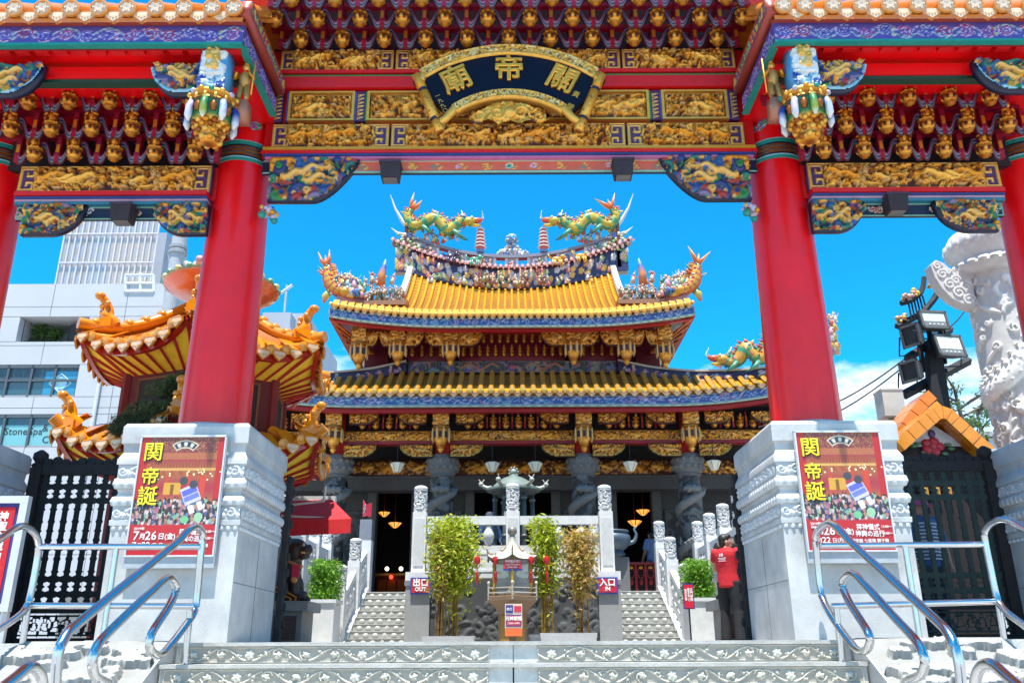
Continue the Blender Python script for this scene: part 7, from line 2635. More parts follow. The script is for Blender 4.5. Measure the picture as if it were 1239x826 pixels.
# pine in front of the pavilion
def pine():
    root = empty("pine_tree", (-4.15, 10.6, Z0), "dark green pine with layered cloud pruned pads in front of the pavilion", "tree")
    rn = random.Random(6)
    q = MB()
    q.tube(spline([(-4.15, 10.6, Z0), (-4.2, 10.62, .9), (-4.05, 10.6, 1.6), (-4.3, 10.55, 2.2), (-4.25, 10.5, 2.9)], 4), [.12 - .005 * i for i in range(17)], 8, C(.08, .05, .035))
    pads = []
    for (px_, py_, r) in ((205, 475, .30), (218, 498, .34), (180, 500, .32), (160, 514, .30), (195, 516, .38), (150, 524, .22), (222, 462, .22)):
        c = Q(px_, py_, 10.5 + rn.uniform(-.2, .2))
        pads.append((c[:], (r, r * .8, r * .42)))
        q.tube([(-4.2, 10.58, c.z - .35), ((c.x - 4.2) / 2, 10.55, c.z - .22), (c.x, c.y, c.z - .03)], [.045, .035, .02], 6, C(.08, .05, .035))
    q.build("trunk", "leaf", root, ang=60)
    g = clump_gen(pads)
    v, f, c = [], [], []
    for k in range(1500):        # tufts of needles
        p = g(rn)
        for j in range(7):
            a, e = rn.uniform(0, 6.28), rn.uniform(.0, 1.4)
            d = Vector((math.cos(a) * math.cos(e), math.sin(a) * math.cos(e), math.sin(e))) * rn.uniform(.06, .11)
            s_ = d.cross(Vector((.3, .5, .8))).normalized() * .005
            b = len(v); v += [(p - s_)[:], (p + s_)[:], (p + d)[:]]; f.append((b, b + 1, b + 2))
            c += [rn.choice([C(.02, .055, .02), C(.03, .075, .025), C(.015, .04, .02), C(.05, .10, .03)])] * 3
    q = MB(); q.add(np.array(v), f, np.array(c)); q.build("crown", "leaf", root, ang=0)
pine()

# ------------------------------------------------------------ right side: dragon pillar, lamp post, gable roof, wires, trees
def dragon_pillar():
    x, Y = 7.62, 12.2
    x = Q(1163, 330, Y).x + .49
    root = empty("dragon_pillar", (x, Y, Z0), "tall white stone pillar carved with a coiling dragon and a cloud wing", "pillar")
    zt_ = Q(1190, 283, Y).z
    r0 = .41
    H = zt_ - .75 - Z0
    w = 2 * math.pi * r0
    rl = Relief(w, H, 190, 300, C(.60, .59, .58))
    rn = random.Random(17)
    s1, s2 = C(.84, .83, .81), C(.74, .73, .71)
    for k in range(120):
        rl.spiral(rn.uniform(0, w), rn.uniform(0, H), rn.uniform(.05, .12), .020, .04, rn.choice([s1, s2]), 1.4, rn.uniform(0, 6), rn.choice([-1, 1]))
    rl.busy(rn, 260, .03, .045, [s1, s2], 0, w, 0, H, 6)
    pts = [((t * 3.0 * w + .6) % w, H * (.03 + .84 * t) + .12 * math.sin(t * 30)) for t in np.linspace(0, 1, 420)]
    rl.stroke(pts, .15, .09, s1)
    for k in range(0, 420, 2):      # scales and back fins
        rl.stroke([(pts[k][0] + .09 * math.sin(k), pts[k][1] + .08 * math.cos(k * 1.7))], .026, .108, s2)
        if k % 6 == 0: rl.stroke([(pts[k][0], pts[k][1] + .17), (pts[k][0] - .05, pts[k][1] + .24)], [.04, .02], .10, s1)
    for k in range(5):              # clawed legs
        px_, pz = pts[60 + k * 75]
        px_ = w * .72 + rn.uniform(-.2, .2)
        for j in range(4):
            a = -.9 + j * .6
            rl.stroke([(px_ + math.cos(a) * t * .3, pz - .2 + math.sin(a) * t * .3) for t in np.linspace(0, 1, 9)], [.06 * (1.1 - t) + .012 for t in np.linspace(0, 1, 9)], .10, s1)
    def fn(g):
        o = np.empty_like(g)
        th = g[..., 0] / r0
        r = r0 * (1 - .04 * g[..., 2] / H) - g[..., 1]
        o[..., 0] = x + r * np.cos(th); o[..., 1] = Y + r * np.sin(th); o[..., 2] = Z0 + g[..., 2]
        return o
    q = MB(); rl.into(q, 0, 0, 0, fn=fn); q.build("shaft", "matte", root, ang=180)
    q = MB()
    z0_ = Z0 + H
    q.lathe([(r0, z0_ - .02), (.54, z0_ + .03), (.58, z0_ + .10), (.54, z0_ + .2), (.48, z0_ + .24), (.54, z0_ + .34), (.60, z0_ + .42), (.60, z0_ + .6), (.54, z0_ + .7), (.4, z0_ + .76)], 36, (x, Y, 0), C(.64, .63, .62))
    for k in range(22):
        a = k * 2 * math.pi / 22
        q.ell((x + .585 * math.cos(a), Y + .585 * math.sin(a), z0_ + .5), (.07, .07, .10), C(.66, .65, .64), 6, 5)
        q.ell((x + .56 * math.cos(a), Y + .56 * math.sin(a), z0_ + .13), (.07, .07, .05), C(.60, .59, .58), 6, 4)
    q.build("capital", "matte", root, ang=50)
    # cloud wing
    out = [(1172, 325), (1150, 333), (1138, 322), (1128, 318), (1122, 324), (1127, 338), (1136, 352), (1148, 364), (1162, 371), (1176, 375)]
    pts = [Q(a, b, Y) for a, b in out]
    q = MB()
    q.prism([(p.x, p.z) for p in pts], Y - .11, Y + .11, C(.60, .59, .58))
    for (a, b, r) in ((1130, 325, .07), (1136, 335, .09), (1145, 347, .10), (1156, 357, .11), (1168, 366, .10), (1152, 342, .08), (1164, 350, .09), (1143, 332, .05)):
        c = Q(a, b, Y)
        for yy in (Y - .11, Y + .11):
            q.tube([(c.x + r * (1 - .8 * t) * math.cos(t * 9), yy, c.z + r * (1 - .8 * t) * math.sin(t * 9)) for t in np.linspace(0, 1, 18)], .022, 5, C(.68, .67, .66))
    q.build("cloud_wing", "matte", root, ang=50)
dragon_pillar()

def lamp_post():
    Y = 14.2
    base = Q(1136, 500, Y)
    root = empty("floodlight_post", (base.x, Y, Z0), "black timber style post with stacked crossbars, a curved roof bracket and floodlights", "lamp post")
    DK = C(.012, .013, .018)
    def bar(name, a, b, r, Y0=Y, dy=0):
        pa, pb = Q(*a, Y0), Q(*b, Y0 + dy)
        q = MB(); d = (pb - pa)
        q.tube([pa, pb], [r, r], 4, DK); return q.build(name, "matte", root, ang=0)
    q = MB(); q.box(base.x - .10, base.x + .10, Y - .10, Y + .10, Z0, base.z + .02, DK)
    t = Q(1128, 415, Y); q.add([(base.x - .16, Y - .12, base.z + .0), (base.x + .16, Y - .12, base.z), (base.x + .16, Y + .12, base.z), (base.x - .16, Y + .12, base.z), (t.x - .1, Y - .1, t.z), (t.x + .1, Y - .1, t.z), (t.x + .1, Y + .1, t.z), (t.x - .1, Y + .1, t.z)],
          [(0, 3, 2, 1), (4, 5, 6, 7), (0, 1, 5, 4), (1, 2, 6, 5), (2, 3, 7, 6), (3, 0, 4, 7)], DK)
    q.build("post", "matte", root, ang=0)
    bar("upright", (1117, 450), (1112, 405), .05); bar("upright", (1131, 448), (1124, 400), .05); bar("upright", (1143, 440), (1138, 395), .05)
    bar("crossbar", (1093, 478), (1172, 436), .085, Y, .35)
    bar("crossbar", (1097, 434), (1150, 398), .075, Y, .3)
    bar("crossbar", (1085, 395), (1122, 376), .06, Y, .25)
    # curved roof bracket with slats
    q = MB(); q.tube(spline([Q(1090, 367, Y), Q(1103, 363, Y), Q(1112, 356, Y), Q(1117, 346, Y + .1), Q(1118, 336, Y + .15)], 4), [.05] * 17, 6, DK); q.build("roof_bracket", "matte", root, ang=40)
    q = MB(); q.tube(spline([Q(1112, 385, Y), Q(1122, 372, Y), Q(1130, 362, Y), Q(1137, 350, Y)], 4), [.06] * 13, 6, DK); q.build("roof_bracket", "matte", root, ang=40)
    for k in range(6):
        a, b = Q(1099 + 3.4 * k, 365 - 1.5 * k, Y), Q(1103 + 3.6 * k, 386 - 2.2 * k, Y)
        q = MB(); q.tube([a, b], .018, 4, DK); q.build("slat", "matte", root, ang=0)
    for (a, b) in ((1091, 386), (1096, 359), (1106, 356), (1129, 344)):
        c = Q(a, b, Y)
        q = MB()
        rn = random.Random(a)
        for k in range(9):
            q.ell((c.x + rn.uniform(-.07, .07), Y + rn.uniform(-.05, .05), c.z + rn.uniform(-.05, .07)), rn.uniform(.03, .055), rn.choice([GOLD2, C(.7, .4, .3, .2), C(.6, .3, .1, .3)]), 6, 4)
        q.build("gilded_finial", "paint", root, ang=180)
    # floodlights
    def flood(px_, py_, w, h, yaw, pitch, face, nm):
        c = Q(px_, py_, Y - .25)
        w, h = w * 1.27, h * 1.27
        f_ = empty("floodlight", c, parent=root)
        q = MB()
        mt = np.array(Matrix.Translation(c) @ Euler((pitch, 0, yaw)).to_matrix().to_4x4())
        q.add(q.xf(np.array([(-w, 0, -h), (w, 0, -h), (w, 0, h), (-w, 0, h), (-w * .6, .22, -h * .6), (w * .6, .22, -h * .6), (w * .6, .22, h * .6), (-w * .6, .22, h * .6)]), mt), [(0, 1, 2, 3), (7, 6, 5, 4), (0, 4, 5, 1), (1, 5, 6, 2), (2, 6, 7, 3), (3, 7, 4, 0)], C(.03, .032, .036))
        for (x0_, x1_, z0_, z1_) in ((-w, w, -h, -h + .045), (-w, w, h - .045, h), (-w, -w + .04, -h, h), (w - .04, w, -h, h)):
            q.box(x0_, x1_, -.03, -.001, z0_, z1_, C(.10, .105, .11), m=mt)
        q.build("housing", "matte", f_, ang=0)
        if face:
            q = MB(); q.box(-w + .05, w - .05, -.02, -.002, -h + .05 + .09, h - .05, C(.62, .66, .62), m=mt); q.build("lens", "print", f_, ang=0)
            q = MB(); q.box(-w + .05, w - .05, -.02, -.002, -h + .05, -h + .13, C(.2, .21, .22), m=mt)
            for k in range(4): q.box(-w * .5 + k * w * .3, -w * .35 + k * w * .3, -.026, -.0205, -h + .07, -h + .10, C(.6, .6, .6), m=mt)
            q.build("label_plate", "matte", f_, ang=0)
        q = MB(); q.tube([c + Vector((-w * .9, .08, 0)), c + Vector((-w * .9, .2, -h - .1)), c + Vector((w * .9, .2, -h - .1)), c + Vector((w * .9, .08, 0))], .016, 5, DK); q.build("yoke", "matte", f_, ang=60)
    flood(1130, 387, .20, .14, .12, -.15, True, "a"); flood(1149, 418, .21, .17, .18, -.2, True, "b")
    flood(1102, 406, .14, .16, -1.0, .1, False, "c"); flood(1101, 449, .14, .15, -1.0, .1, False, "d")
lamp_post()

# small side hall with an orange gable roof behind the right iron gate
sh = empty("side_hall", (5.65, 11.4, Z0), "small dark side hall with an orange glazed gable roof behind the right gate", "building")
Y = 11.0
pk = Q(1130, 498, Y)
lf, rg = Q(1084, 536, Y), Q(1194, 547, Y)
q = MB(); q.box(lf.x + .12, rg.x - .12, Y + .12, Y + 2.6, Z0, lf.z - .02, C(.02, .012, .012)); q.build("wall", "matte", sh, ang=0)
q = MB()
q.prism([(lf.x + .12, lf.z - .02), (rg.x - .2, lf.z - .02), (pk.x + .02, pk.z - .16)], Y + .10, Y + .16, C(.66, .64, .62)); q.build("gable", "matte", sh, ang=0)
q = MB()
c = Q(1132, 538, Y)
for k in range(5):
    a = k * 1.257
    q.ell((c.x + .09 * math.cos(a), Y + .09, c.z + .07 * math.sin(a)), (.075, .03, .06), C(.55, .03, .05), 7, 5)
q.ell((c.x, Y + .08, c.z), (.05, .04, .05), C(.62, .08, .10), 7, 5)
for k in range(8):
    q.ell((c.x + .25 * math.cos(k * 2.4), Y + .095, c.z - .03 + .07 * math.sin(k * 1.7)), (.055, .02, .025), C(.12, .25, .12), 6, 4)
q.ell((c.x + .02, Y + .09, c.z + .17), (.05, .02, .06), C(.14, .06, .2), 6, 4)
q.build("gable_flower", "paint", sh, ang=180)
def verge(pts, th, y0, y1, col, name):
    """a mitred run of glazed pieces along a path in the gable plane"""
    P_ = [Vector(p) for p in pts]
    nr = []
    for i in range(len(P_)):
        d = P_[min(i + 1, len(P_) - 1)] - P_[max(i - 1, 0)]
        u = Vector((-d.z, 0, d.x)).normalized()
        nr.append(u if u.z > 0 else -u)
    for i in range(len(P_) - 1):
        a, b = P_[i].lerp(P_[i + 1], .03), P_[i].lerp(P_[i + 1], .97)
        q = MB()
        v = []
        for yy in (y0, y1):
            for (e, u, t) in ((a, nr[i], -.5), (b, nr[i + 1], -.5), (b, nr[i + 1], .5), (a, nr[i], .5)):
                v.append((e.x + u.x * th * t, yy, e.z + u.z * th * t))
        q.add(v, [(0, 1, 2, 3), (7, 6, 5, 4), (0, 4, 5, 1), (1, 5, 6, 2), (2, 6, 7, 3), (3, 7, 4, 0)], col)
        q.build(name, "glaze", sh, ang=0)
L1, R2_ = Q(1084, 541, Y), Q(1193, 549, Y)
run = [(1084, 541), (1098, 528), (1111, 517), (1121, 509), (1128, 503), (1136, 501), (1144, 504), (1151, 511), (1163, 522), (1177, 535), (1193, 549)]
verge([Q(a, b, Y) for a, b in run], .17, Y - .12, Y + .5, C(.86, .30, .006), "verge_tile")
verge([Q(a, b + 8, Y) for a, b in run[1:-1]], .05, Y - .02, Y + .4, C(.60, .16, .004), "under_tile")
run2 = [(1083, 532), (1093, 517), (1104, 502), (1114, 489), (1125, 479)]
verge([Q(a, b, Y + .8) for a, b in run2], .16, Y + .7, Y + 1.3, C(.74, .22, .005), "roof_ridge")
verge([Q(a + 5, b + 13, Y + .8) for a, b in run2], .10, Y + .62, Y + 1.3, C(.88, .33, .01), "roof_ridge_base")
q = MB(); q.add([(L1.x - .02, Y + .2, L1.z - .1), (L1.x - .02, Y + 2.5, L1.z - .1), (pk.x, Y + 2.5, pk.z - .1), (pk.x, Y + .2, pk.z - .1), (R2_.x, Y + 2.5, R2_.z - .1), (R2_.x, Y + .2, R2_.z - .1)], [(0, 1, 2, 3), (3, 2, 4, 5)], C(.5, .16, .01)); q.build("roof_slope", "glaze", sh, ang=0)
c = Q(1081, 487, 12.5)
q = MB(); q.box(c.x - .15, c.x + .17, 12.5, 12.8, c.z - .2, c.z + .2, C(.55, .55, .53)); q.box(c.x - .16, c.x + .18, 12.49, 12.81, c.z + .201, c.z + .23, C(.6, .6, .58)); q.tube([(c.x, 12.65, Z0), (c.x, 12.65, c.z - .2)], .05, 8, C(.3, .3, .3))
tag(q.build("equipment_box", "matte", ang=0), "pale grey equipment box on a stand left of the orange gable roof", "box")
for (px_, py_) in ((1118, 594), (1132, 594), (1146, 594)):
    c = Q(px_, py_, 11.08)
    q = MB(); q.box(c.x - .05, c.x + .05, 11.06, 11.1, c.z - .07, c.z + .05, C(.65, .30, .04, .5)); q.ell((c.x, 11.06, c.z + .02), (.03, .02, .03), GOLD2, 6, 4); q.build("gilt_ornament", "paint", sh, ang=40)

wires = [((1014, 470), (1092, 432), 16, 16, "upper"), ((1014, 482), (1092, 440), 16, 16, "lower"), ((1142, 384), (1166, 374), 16, 18, "short upper"), ((1148, 488), (1200, 456), 18, 18, "lower right")]
for (a, b, ya, yb_, nm) in wires:
    p0, p1 = Q(*a, ya), Q(*b, yb_)
    d = p1 - p0
    p0 = p0 - d * 1.2; p1 = p1 + d * (.2 if "right" not in nm else 1.2)
    q = MB(); q.tube([p0.lerp(p1, t) + Vector((0, 0, -.25 * math.sin(math.pi * t))) for t in np.linspace(0, 1, 16)], .016, 5, BLACK)
    tag(q.build("power_cable", "matte", ang=60), {"upper": "upper of two thin black cables crossing the sky left of the floodlight post", "lower": "lower of two thin black cables crossing the sky left of the floodlight post", "short upper": "short black cable right of the floodlight post near its top", "lower right": "black cable sloping up between the gable roof and the white pillar"}[nm], "cable", "overhead cables")
def wispy_tree(px_, py_, Y, h, w, label, seed):
    c = Q(px_, py_, Y)
    root = empty("street_tree", (c.x, Y, -1.65), label, "tree", "sparse trees beyond the right gate")
    rn = random.Random(seed)
    q = MB()
    q.tube([(c.x, Y, -1.65), (c.x + .1, Y, c.z - h * .6), (c.x - .05, Y, c.z + h * .3)], [.14, .09, .03], 7, C(.16, .13, .10))
    cs = []
    for k in range(14):
        t = rn.uniform(-.5, .45)
        e = Vector((c.x + rn.uniform(-w, w) * (1 - abs(t)), Y + rn.uniform(-w, w) * .7, c.z + h * t))
        q.tube([(c.x, Y, e.z - h * .16), ((c.x + e.x) / 2, (Y + e.y) / 2, e.z - h * .06), e], [.04, .03, .01], 5, C(.16, .13, .10))
        cs.append((e[:], (w * .30, w * .3, h * .08)))
    q.build("trunk", "leaf", root, ang=60)
    q = MB(); leaves(q, rn, 900, clump_gen(cs), .16, [C(.10, .18, .04), C(.16, .24, .06), C(.07, .13, .04)], .3); q.build("crown", "leaf", root, ang=0)
wispy_tree(1160, 492, 24, 2.2, 1.0, "sparse green tree beyond the orange gable roof", 1)
wispy_tree(1186, 514, 27, 1.8, 1.2, "low thin tree between the gable roof and the white pillar", 2)
q = MB(); c = Q(1187, 540, 26); q.box(c.x - 3, c.x + 4, 26, 30, -1.6, c.z + .3, C(.5, .5, .52)); q.box(c.x - 3.1, c.x + 4.1, 25.9, 30.1, c.z + .301, c.z + .45, C(.35, .35, .36))
tag(q.build("far_building", "matte", ang=0), "low grey building far behind the right iron gate", "building")

# ------------------------------------------------------------ guardian lions
M("lion_bronze", (0.050, 0.034, 0.028), rough=.42, metal=.25, var=.5, scale=14, bump=.3, bscale=60)
def lion(sg, label):
    x, Y = sg * 3.72, 14.3
    root = empty("guardian_lion", (x, Y, .72), label, "statue", "bronze guardian lions")
    s = -sg                      # looks towards the middle
    b = MB()
    e = lambda dx, dy, dz, r: b.ell((x + s * dx, Y + dy, .72 + dz), r, WHITE, 14, 10)
    e(-.12, .06, .28, (.26, .24, .27)); e(.02, 0, .42, (.24, .22, .28)); e(.10, -.05, .56, (.20, .19, .20))     # rump, trunk, chest
    e(.16, -.08, .80, (.23, .21, .20)); e(.34, -.12, .80, (.13, .14, .09)); e(.33, -.12, .70, (.10, .12, .05))  # head, muzzle, jaw
    e(.40, -.13, .855, (.05, .07, .04)); e(.27, -.22, .885, (.07, .06, .05)); e(.27, .01, .885, (.07, .06, .05))     # nose, brows
    for k in range(16):          # curls of the mane
        a = k * 2 * math.pi / 16
        e(-.0 + .03 * math.cos(a * 2), -.05 + .20 * math.cos(a), .78 + .20 * math.sin(a), (.06, .06, .06))
        e(-.05, -.04 + .16 * math.cos(a), .70 + .18 * math.sin(a), (.055, .055, .055))
    for dy in (-.17, .15):
        b.tube([(x + s * .10, Y + dy * .9, .72 + .52), (x + s * .22, Y + dy, .72 + .28), (x + s * .24, Y + dy, .72 + .05)], [.10, .085, .08], 10)
        e(.30, dy, .06, (.12, .08, .065))
        e(-.08, dy * 1.25, .22, (.20, .10, .20)); e(.06, dy * 1.3, .06, (.16, .08, .065))
        for j in range(3): e(.40, dy + (j - 1) * .045, .045, (.03, .024, .035))
    b.tube([(x - s * .33, Y + .1, .72 + .15), (x - s * .42, Y + .1, .72 + .40), (x - s * .34, Y + .1, .72 + .62), (x - s * .40, Y + .1, .72 + .74)], [.07, .09, .08, .03], 9)
    e(.20, -.02, .12, (.22, .2, .08))
    fuse(b, "body", "lion_bronze", root, .018, 2)
    q = MB()
    for dy in (-.2, -.02):
        q.ell((x + s * .335, Y - .12 + (dy + .11), .72 + .875), (.035, .04, .032), C(.62, .58, .5), 8, 6)
        q.ell((x + s * .362, Y - .12 + (dy + .11) - .004, .72 + .877), (.016, .02, .016), BLACK, 6, 5)
    q.build("eye", "glaze", root, ang=180, kind="stuff")
    q = MB()
    q.tube([(x + s * (.30 + .10 * math.cos(a)), Y - .12 + .125 * math.sin(a), .72 + .755) for a in np.linspace(-1.5, 1.5, 9)], .022, 6, C(.72, .34, .02))
    q.tube([(x + s * (.30 + .09 * math.cos(a)), Y - .12 + .105 * math.sin(a), .72 + .735) for a in np.linspace(-1.5, 1.5, 9)], .016, 6, C(.6, .05, .03))
    q.build("gilt_mouth", "glaze", root, ang=180)
    q = MB()
    q.tube([(x + s * (.10 + .19 * math.cos(a)), Y - .06 + .20 * math.sin(a), .72 + .62 - .07 * math.cos(a)) for a in np.linspace(-1.9, 1.9, 15)], .024, 6, C(.45, .16, .03))
    q.build("collar", "paint", root, ang=180)
    q = MB(); q.prism([(x + s * .20, .72 + .36), (x + s * .31, .72 + .36), (x + s * .33, .72 + .56), (x + s * .20, .72 + .56)], Y - .30, Y - .28, C(.60, .03, .08)); q.ell((x + s * .24, Y - .27, .72 + .33), .055, C(.62, .22, .06), 8, 6); q.build("red_tag", "paint", root, ang=30)
    # gilt edged saddle cloth hanging over the plinth
    q = MB()
    m_ = np.array(Matrix.Translation((x, Y - .33, .72 + .02)))
    for k, (w, c_) in enumerate(((.30, C(.01, .01, .012)), (.26, GOLD), (.23, C(.01, .01, .012)), (.18, GOLD), (.15, C(.012, .012, .014)))):
        q.prism([(s * (-.28 + (.30 - w)), .24 - (.30 - w) * .5), (s * (.06 + w), -.10 - 0), (s * (.06 + w), .06 - (.30 - w) * .3), (s * (-.20), .34 - (.30 - w))], -.001 - k * .004, .02, c_, m=m_)
    q.build("saddle_cloth", "paint", root, ang=0)
    # plinth is a thing of its own
    p = empty("lion_plinth", (x, Y, Z0), "grey stone plinth under the %s guardian lion" % ("left" if sg < 0 else "right"), "plinth", "plinths of the guardian lions")
    q = MB(); q.box(x - .52, x + .52, Y - .40, Y + .55, .57, .719, C(.24, .24, .23)); q.build("slab", "matte", p, ang=0)
    q = MB(); q.box(x - .42, x + .42, Y - .32, Y + .47, Z0, .569, C(.22, .215, .21)); q.build("block", "matte", p, ang=0)
    q = MB(); q.box(x - .34, x + .34, Y - .328, Y - .321, Z0 + .08, .50, C(.085, .05, .05))
    for r_ in range(5):
        q.box(x - .28, x + .28, Y - .332, Y - .3285, Z0 + .13 + r_ * .07, Z0 + .145 + r_ * .07, C(.14, .05, .05))
    q.build("inscription", "matte", p, ang=0)
lion(-1, "dark bronze guardian lion with orange mouth and red tag, on the left plinth")
lion(1, "dark bronze guardian lion with gaping mouth, behind the man in red")
for sg in (-1, 1):
    c = Q(619 + sg * 226, 697, 15.6)
    side = "left" if sg < 0 else "right"
    q = MB(); q.box(c.x - .24, c.x + .24, 15.4, 16.0, Z0, .76, C(.66, .66, .64)); q.box(c.x - .27, c.x + .27, 15.37, 16.03, .761, .82, C(.70, .70, .68))
    tag(q.build("planter_wall", "matte", ang=0), "white stone planter wall under the clipped shrub on the %s" % side, "planter", "stone planters beside the stairs")
    bush("clipped_shrub", "bright green clipped shrub in the stone planter beside the %s stair balustrade" % side, "shrub", [((c.x + dx, 15.7, c.z + dz), (.17, .26, .2)) for dx in (-.14, 0, .14) for dz in (-.28, -.1, .14)], 4200, .075, [C(.16, .40, .02), C(.22, .48, .03), C(.10, .30, .02), C(.32, .55, .05)], (c.x, 15.7, .82), 5, "clipped shrubs beside the stairs")

# ------------------------------------------------------------ people
def person(label, x, y, z, h, face, shirt, legs, arms, head_turn=0.0, sleeve=.5, hat=None, robe=False, print_=None, hairc="hair", shoes=C(.02, .02, .02)):
    """x, y, z = ground point between the feet; face = heading (radians from +Y, clockwise); arms = elbow and hand points in body space"""
    k = h / 1.7
    root = empty("person", (x, y, z), label, "person")
    mt = np.array(Matrix.Translation((x, y, z)) @ Matrix.Rotation(-face, 4, 'Z') @ Matrix.Scale(k, 4))
    T = lambda p: tuple((mt @ np.array((*p, 1)))[:3])
    r_ = lambda a: [v * k for v in a] if hasattr(a, '__len__') else a * k
    mh = np.array(Matrix.Translation((x, y, z)) @ Matrix.Rotation(-face, 4, 'Z') @ Matrix.Scale(k, 4) @ Matrix.Translation((0, .02, 1.56)) @ Matrix.Rotation(-head_turn, 4, 'Z'))
    H = lambda p: tuple((mh @ np.array((*p, 1)))[:3])
    def rot(): return None
    b = MB()
    mrot = np.array(Matrix.Rotation(-face, 4, 'Z')); mhr = np.array(Matrix.Rotation(-face - head_turn, 4, 'Z'))
    el = lambda c, r, hd=False: b.ell(H(c) if hd else T(c), tuple(q * k for q in r), WHITE, 14, 10, m=mhr if hd else mrot)
    # trunk, neck, head
    el((0, 0, 1.0), (.155, .105, .14)); el((0, .0, 1.17), (.15, .10, .16)); el((0, -.005, 1.34), (.18, .105, .13)); 
    b.tube([T((0, -.01, 1.38)), T((0, .005, 1.50)), T((0, .015, 1.56))], r_([.075, .055, .052]), 10)
    el((0, 0, .0), (.076, .095, .115), True); el((0, .03, -.06), (.058, .065, .06), True); el((0, .097, -.012), (.013, .022, .024), True); el((0, .085, -.055), (.028, .018, .012), True)
    for s in (-1, 1):
        el((s * .078, -.005, -.01), (.012, .024, .034), True)
        el((s * .17, -.01, 1.385), (.065, .06, .065))
        e_, hnd = arms[0 if s < 0 else 1]
        sh_ = (s * .185, -.01, 1.385)
        b.tube([T(sh_), T(tuple((a * .5 + c * .5) for a, c in zip(sh_, e_))), T(e_)], r_([.052, .047, .039]), 9)
        b.tube([T(e_), T(tuple((a * .6 + c * .4) for a, c in zip(e_, hnd))), T(hnd)], r_([.039, .037, .026]), 9)
        ev, hv = Vector(e_), Vector(hnd)
        d = (hv - ev).normalized()
        side = d.cross(Vector((0, 0, 1))); side = side.normalized() if side.length > .1 else Vector((1, 0, 0))
        palm = hv + d * .045
        b.tube([T(hv), T(palm), T(hv + d * .085)], r_([.024, .034, .030]), 8)
        for j, L in enumerate((.060, .075, .07, .052)):          # four fingers, slightly curled
            o_ = side * ((j - 1.5) * .018)
            f0 = hv + d * .08 + o_
            b.tube([T(f0), T(f0 + d * L * .5 + Vector((0, 0, -.006))), T(f0 + d * L * .85 + Vector((0, 0, -.022)))], r_([.0105, .010, .008]), 6)
        th = hv + d * .03 - side * .03 * s
        b.tube([T(th), T(th + d * .03 - side * .025 * s), T(th + d * .055 - side * .03 * s)], r_([.013, .011, .009]), 6)
        hx, kx, ax = legs[0 if s < 0 else 1]
        b.tube([T(hx), T(kx), T(ax)], r_([.085, .058, .042]), 10)
        b.ell(T((ax[0], ax[1] + .05, .045)), tuple(q * k for q in (.045, .115, .045)), WHITE, 10, 7, m=mrot)
    fuse(b, "body", "skin", root, .0085 * k, 1)
    # trousers
    b = MB()
    b.ell(T((0, -.005, .97)), tuple(q * k for q in (.158, .104, .13)), WHITE, 14, 10, m=mrot)
    for s in (-1, 1):
        hx, kx, ax = legs[0 if s < 0 else 1]
        b.tube([T(hx), T(tuple((a + c) / 2 for a, c in zip(hx, kx))), T(kx), T(tuple((a + c) / 2 for a, c in zip(kx, ax))), T((ax[0], ax[1], .05))], r_([.105, .098, .082, .078, .082]), 12)
    cl = MATS_cloth(shirt[1]); fuse(b, "trousers", cl, root, .012 * k, 5)
    # shirt
    b = MB()
    if robe:
        b.tube([T((0, 0, .35)), T((0, 0, .9)), T((0, -.005, 1.2)), T((0, -.01, 1.38))], r_([.22, .2, .18, .12]), 14)
    pf = [(.170, .84), (.186, .86), (.178, .98), (.172, 1.06), (.176, 1.16), (.188, 1.26), (.200, 1.34), (.185, 1.40), (.13, 1.44), (.075, 1.475)]
    b.lathe([(r * k, zz * k) for r, zz in pf], 24, (x, y, z), WHITE, m=mrot, sq=.69)
    for s in (-1, 1):
        e_, hnd = arms[0 if s < 0 else 1]
        sh_ = Vector((s * .18, -.01, 1.39)); ev, hv = Vector(e_), Vector(hnd)
        if sleeve <= 1: end = sh_.lerp(ev, sleeve)
        else: end = ev.lerp(hv, sleeve - 1)
        pts = [sh_, end] if sleeve <= 1 else [sh_, ev, end]
        b.tube([T(p) for p in pts], r_([.076, .078] if sleeve <= 1 else [.072, .06, .048]), 12)
        b.ell(T(sh_), .075 * k, WHITE, 10, 8)
    fuse(b, "shirt", MATS_cloth(shirt[0]), root, .012 * k, 7)
    q = MB()
    for s in (-1, 1):
        hx, kx, ax = legs[0 if s < 0 else 1]
        q.ell(T((ax[0], ax[1] + .05, .04)), tuple(v * k for v in (.052, .13, .045)), shoes, 10, 7, m=mrot)
    q.build("shoe", "matte", root, ang=180, kind="stuff")
    # hair, eyes
    b = MB()
    el2 = lambda c, r: b.ell(H(c), tuple(v * k for v in r), WHITE, 14, 10, m=mhr)
    el2((0, -.022, .035), (.086, .098, .098)); el2((0, -.05, -.02), (.08, .062, .085)); el2((0, .03, .085), (.07, .065, .045))
    fuse(b, "hair", "hair" if hairc == "hair" else MATS_cloth(hairc), root, .010 * k, 1)
    q = MB()
    for s in (-1, 1):
        q.ell(H((s * .032, .085, .012)), tuple(v * k for v in (.014, .009, .008)), C(.7, .68, .66), 7, 5)
        q.ell(H((s * .032, .092, .012)), .006 * k, BLACK, 6, 4)
        q.tube([H((s * .018, .092, .036)), H((s * .05, .084, .038))], .005 * k, 4, BLACK)
    q.build("eye", "matte", root, ang=180, kind="stuff")
    if hat:
        q = MB()
        q.lathe([(.0, .14), (.06, .13), (.095, .085), (.102, .04), (.15, .025), (.152, .018), (.10, .02)], 18, (0, 0, 0), hat, m=mh)
        q.build("hat", "matte", root, ang=60)
    return root, T
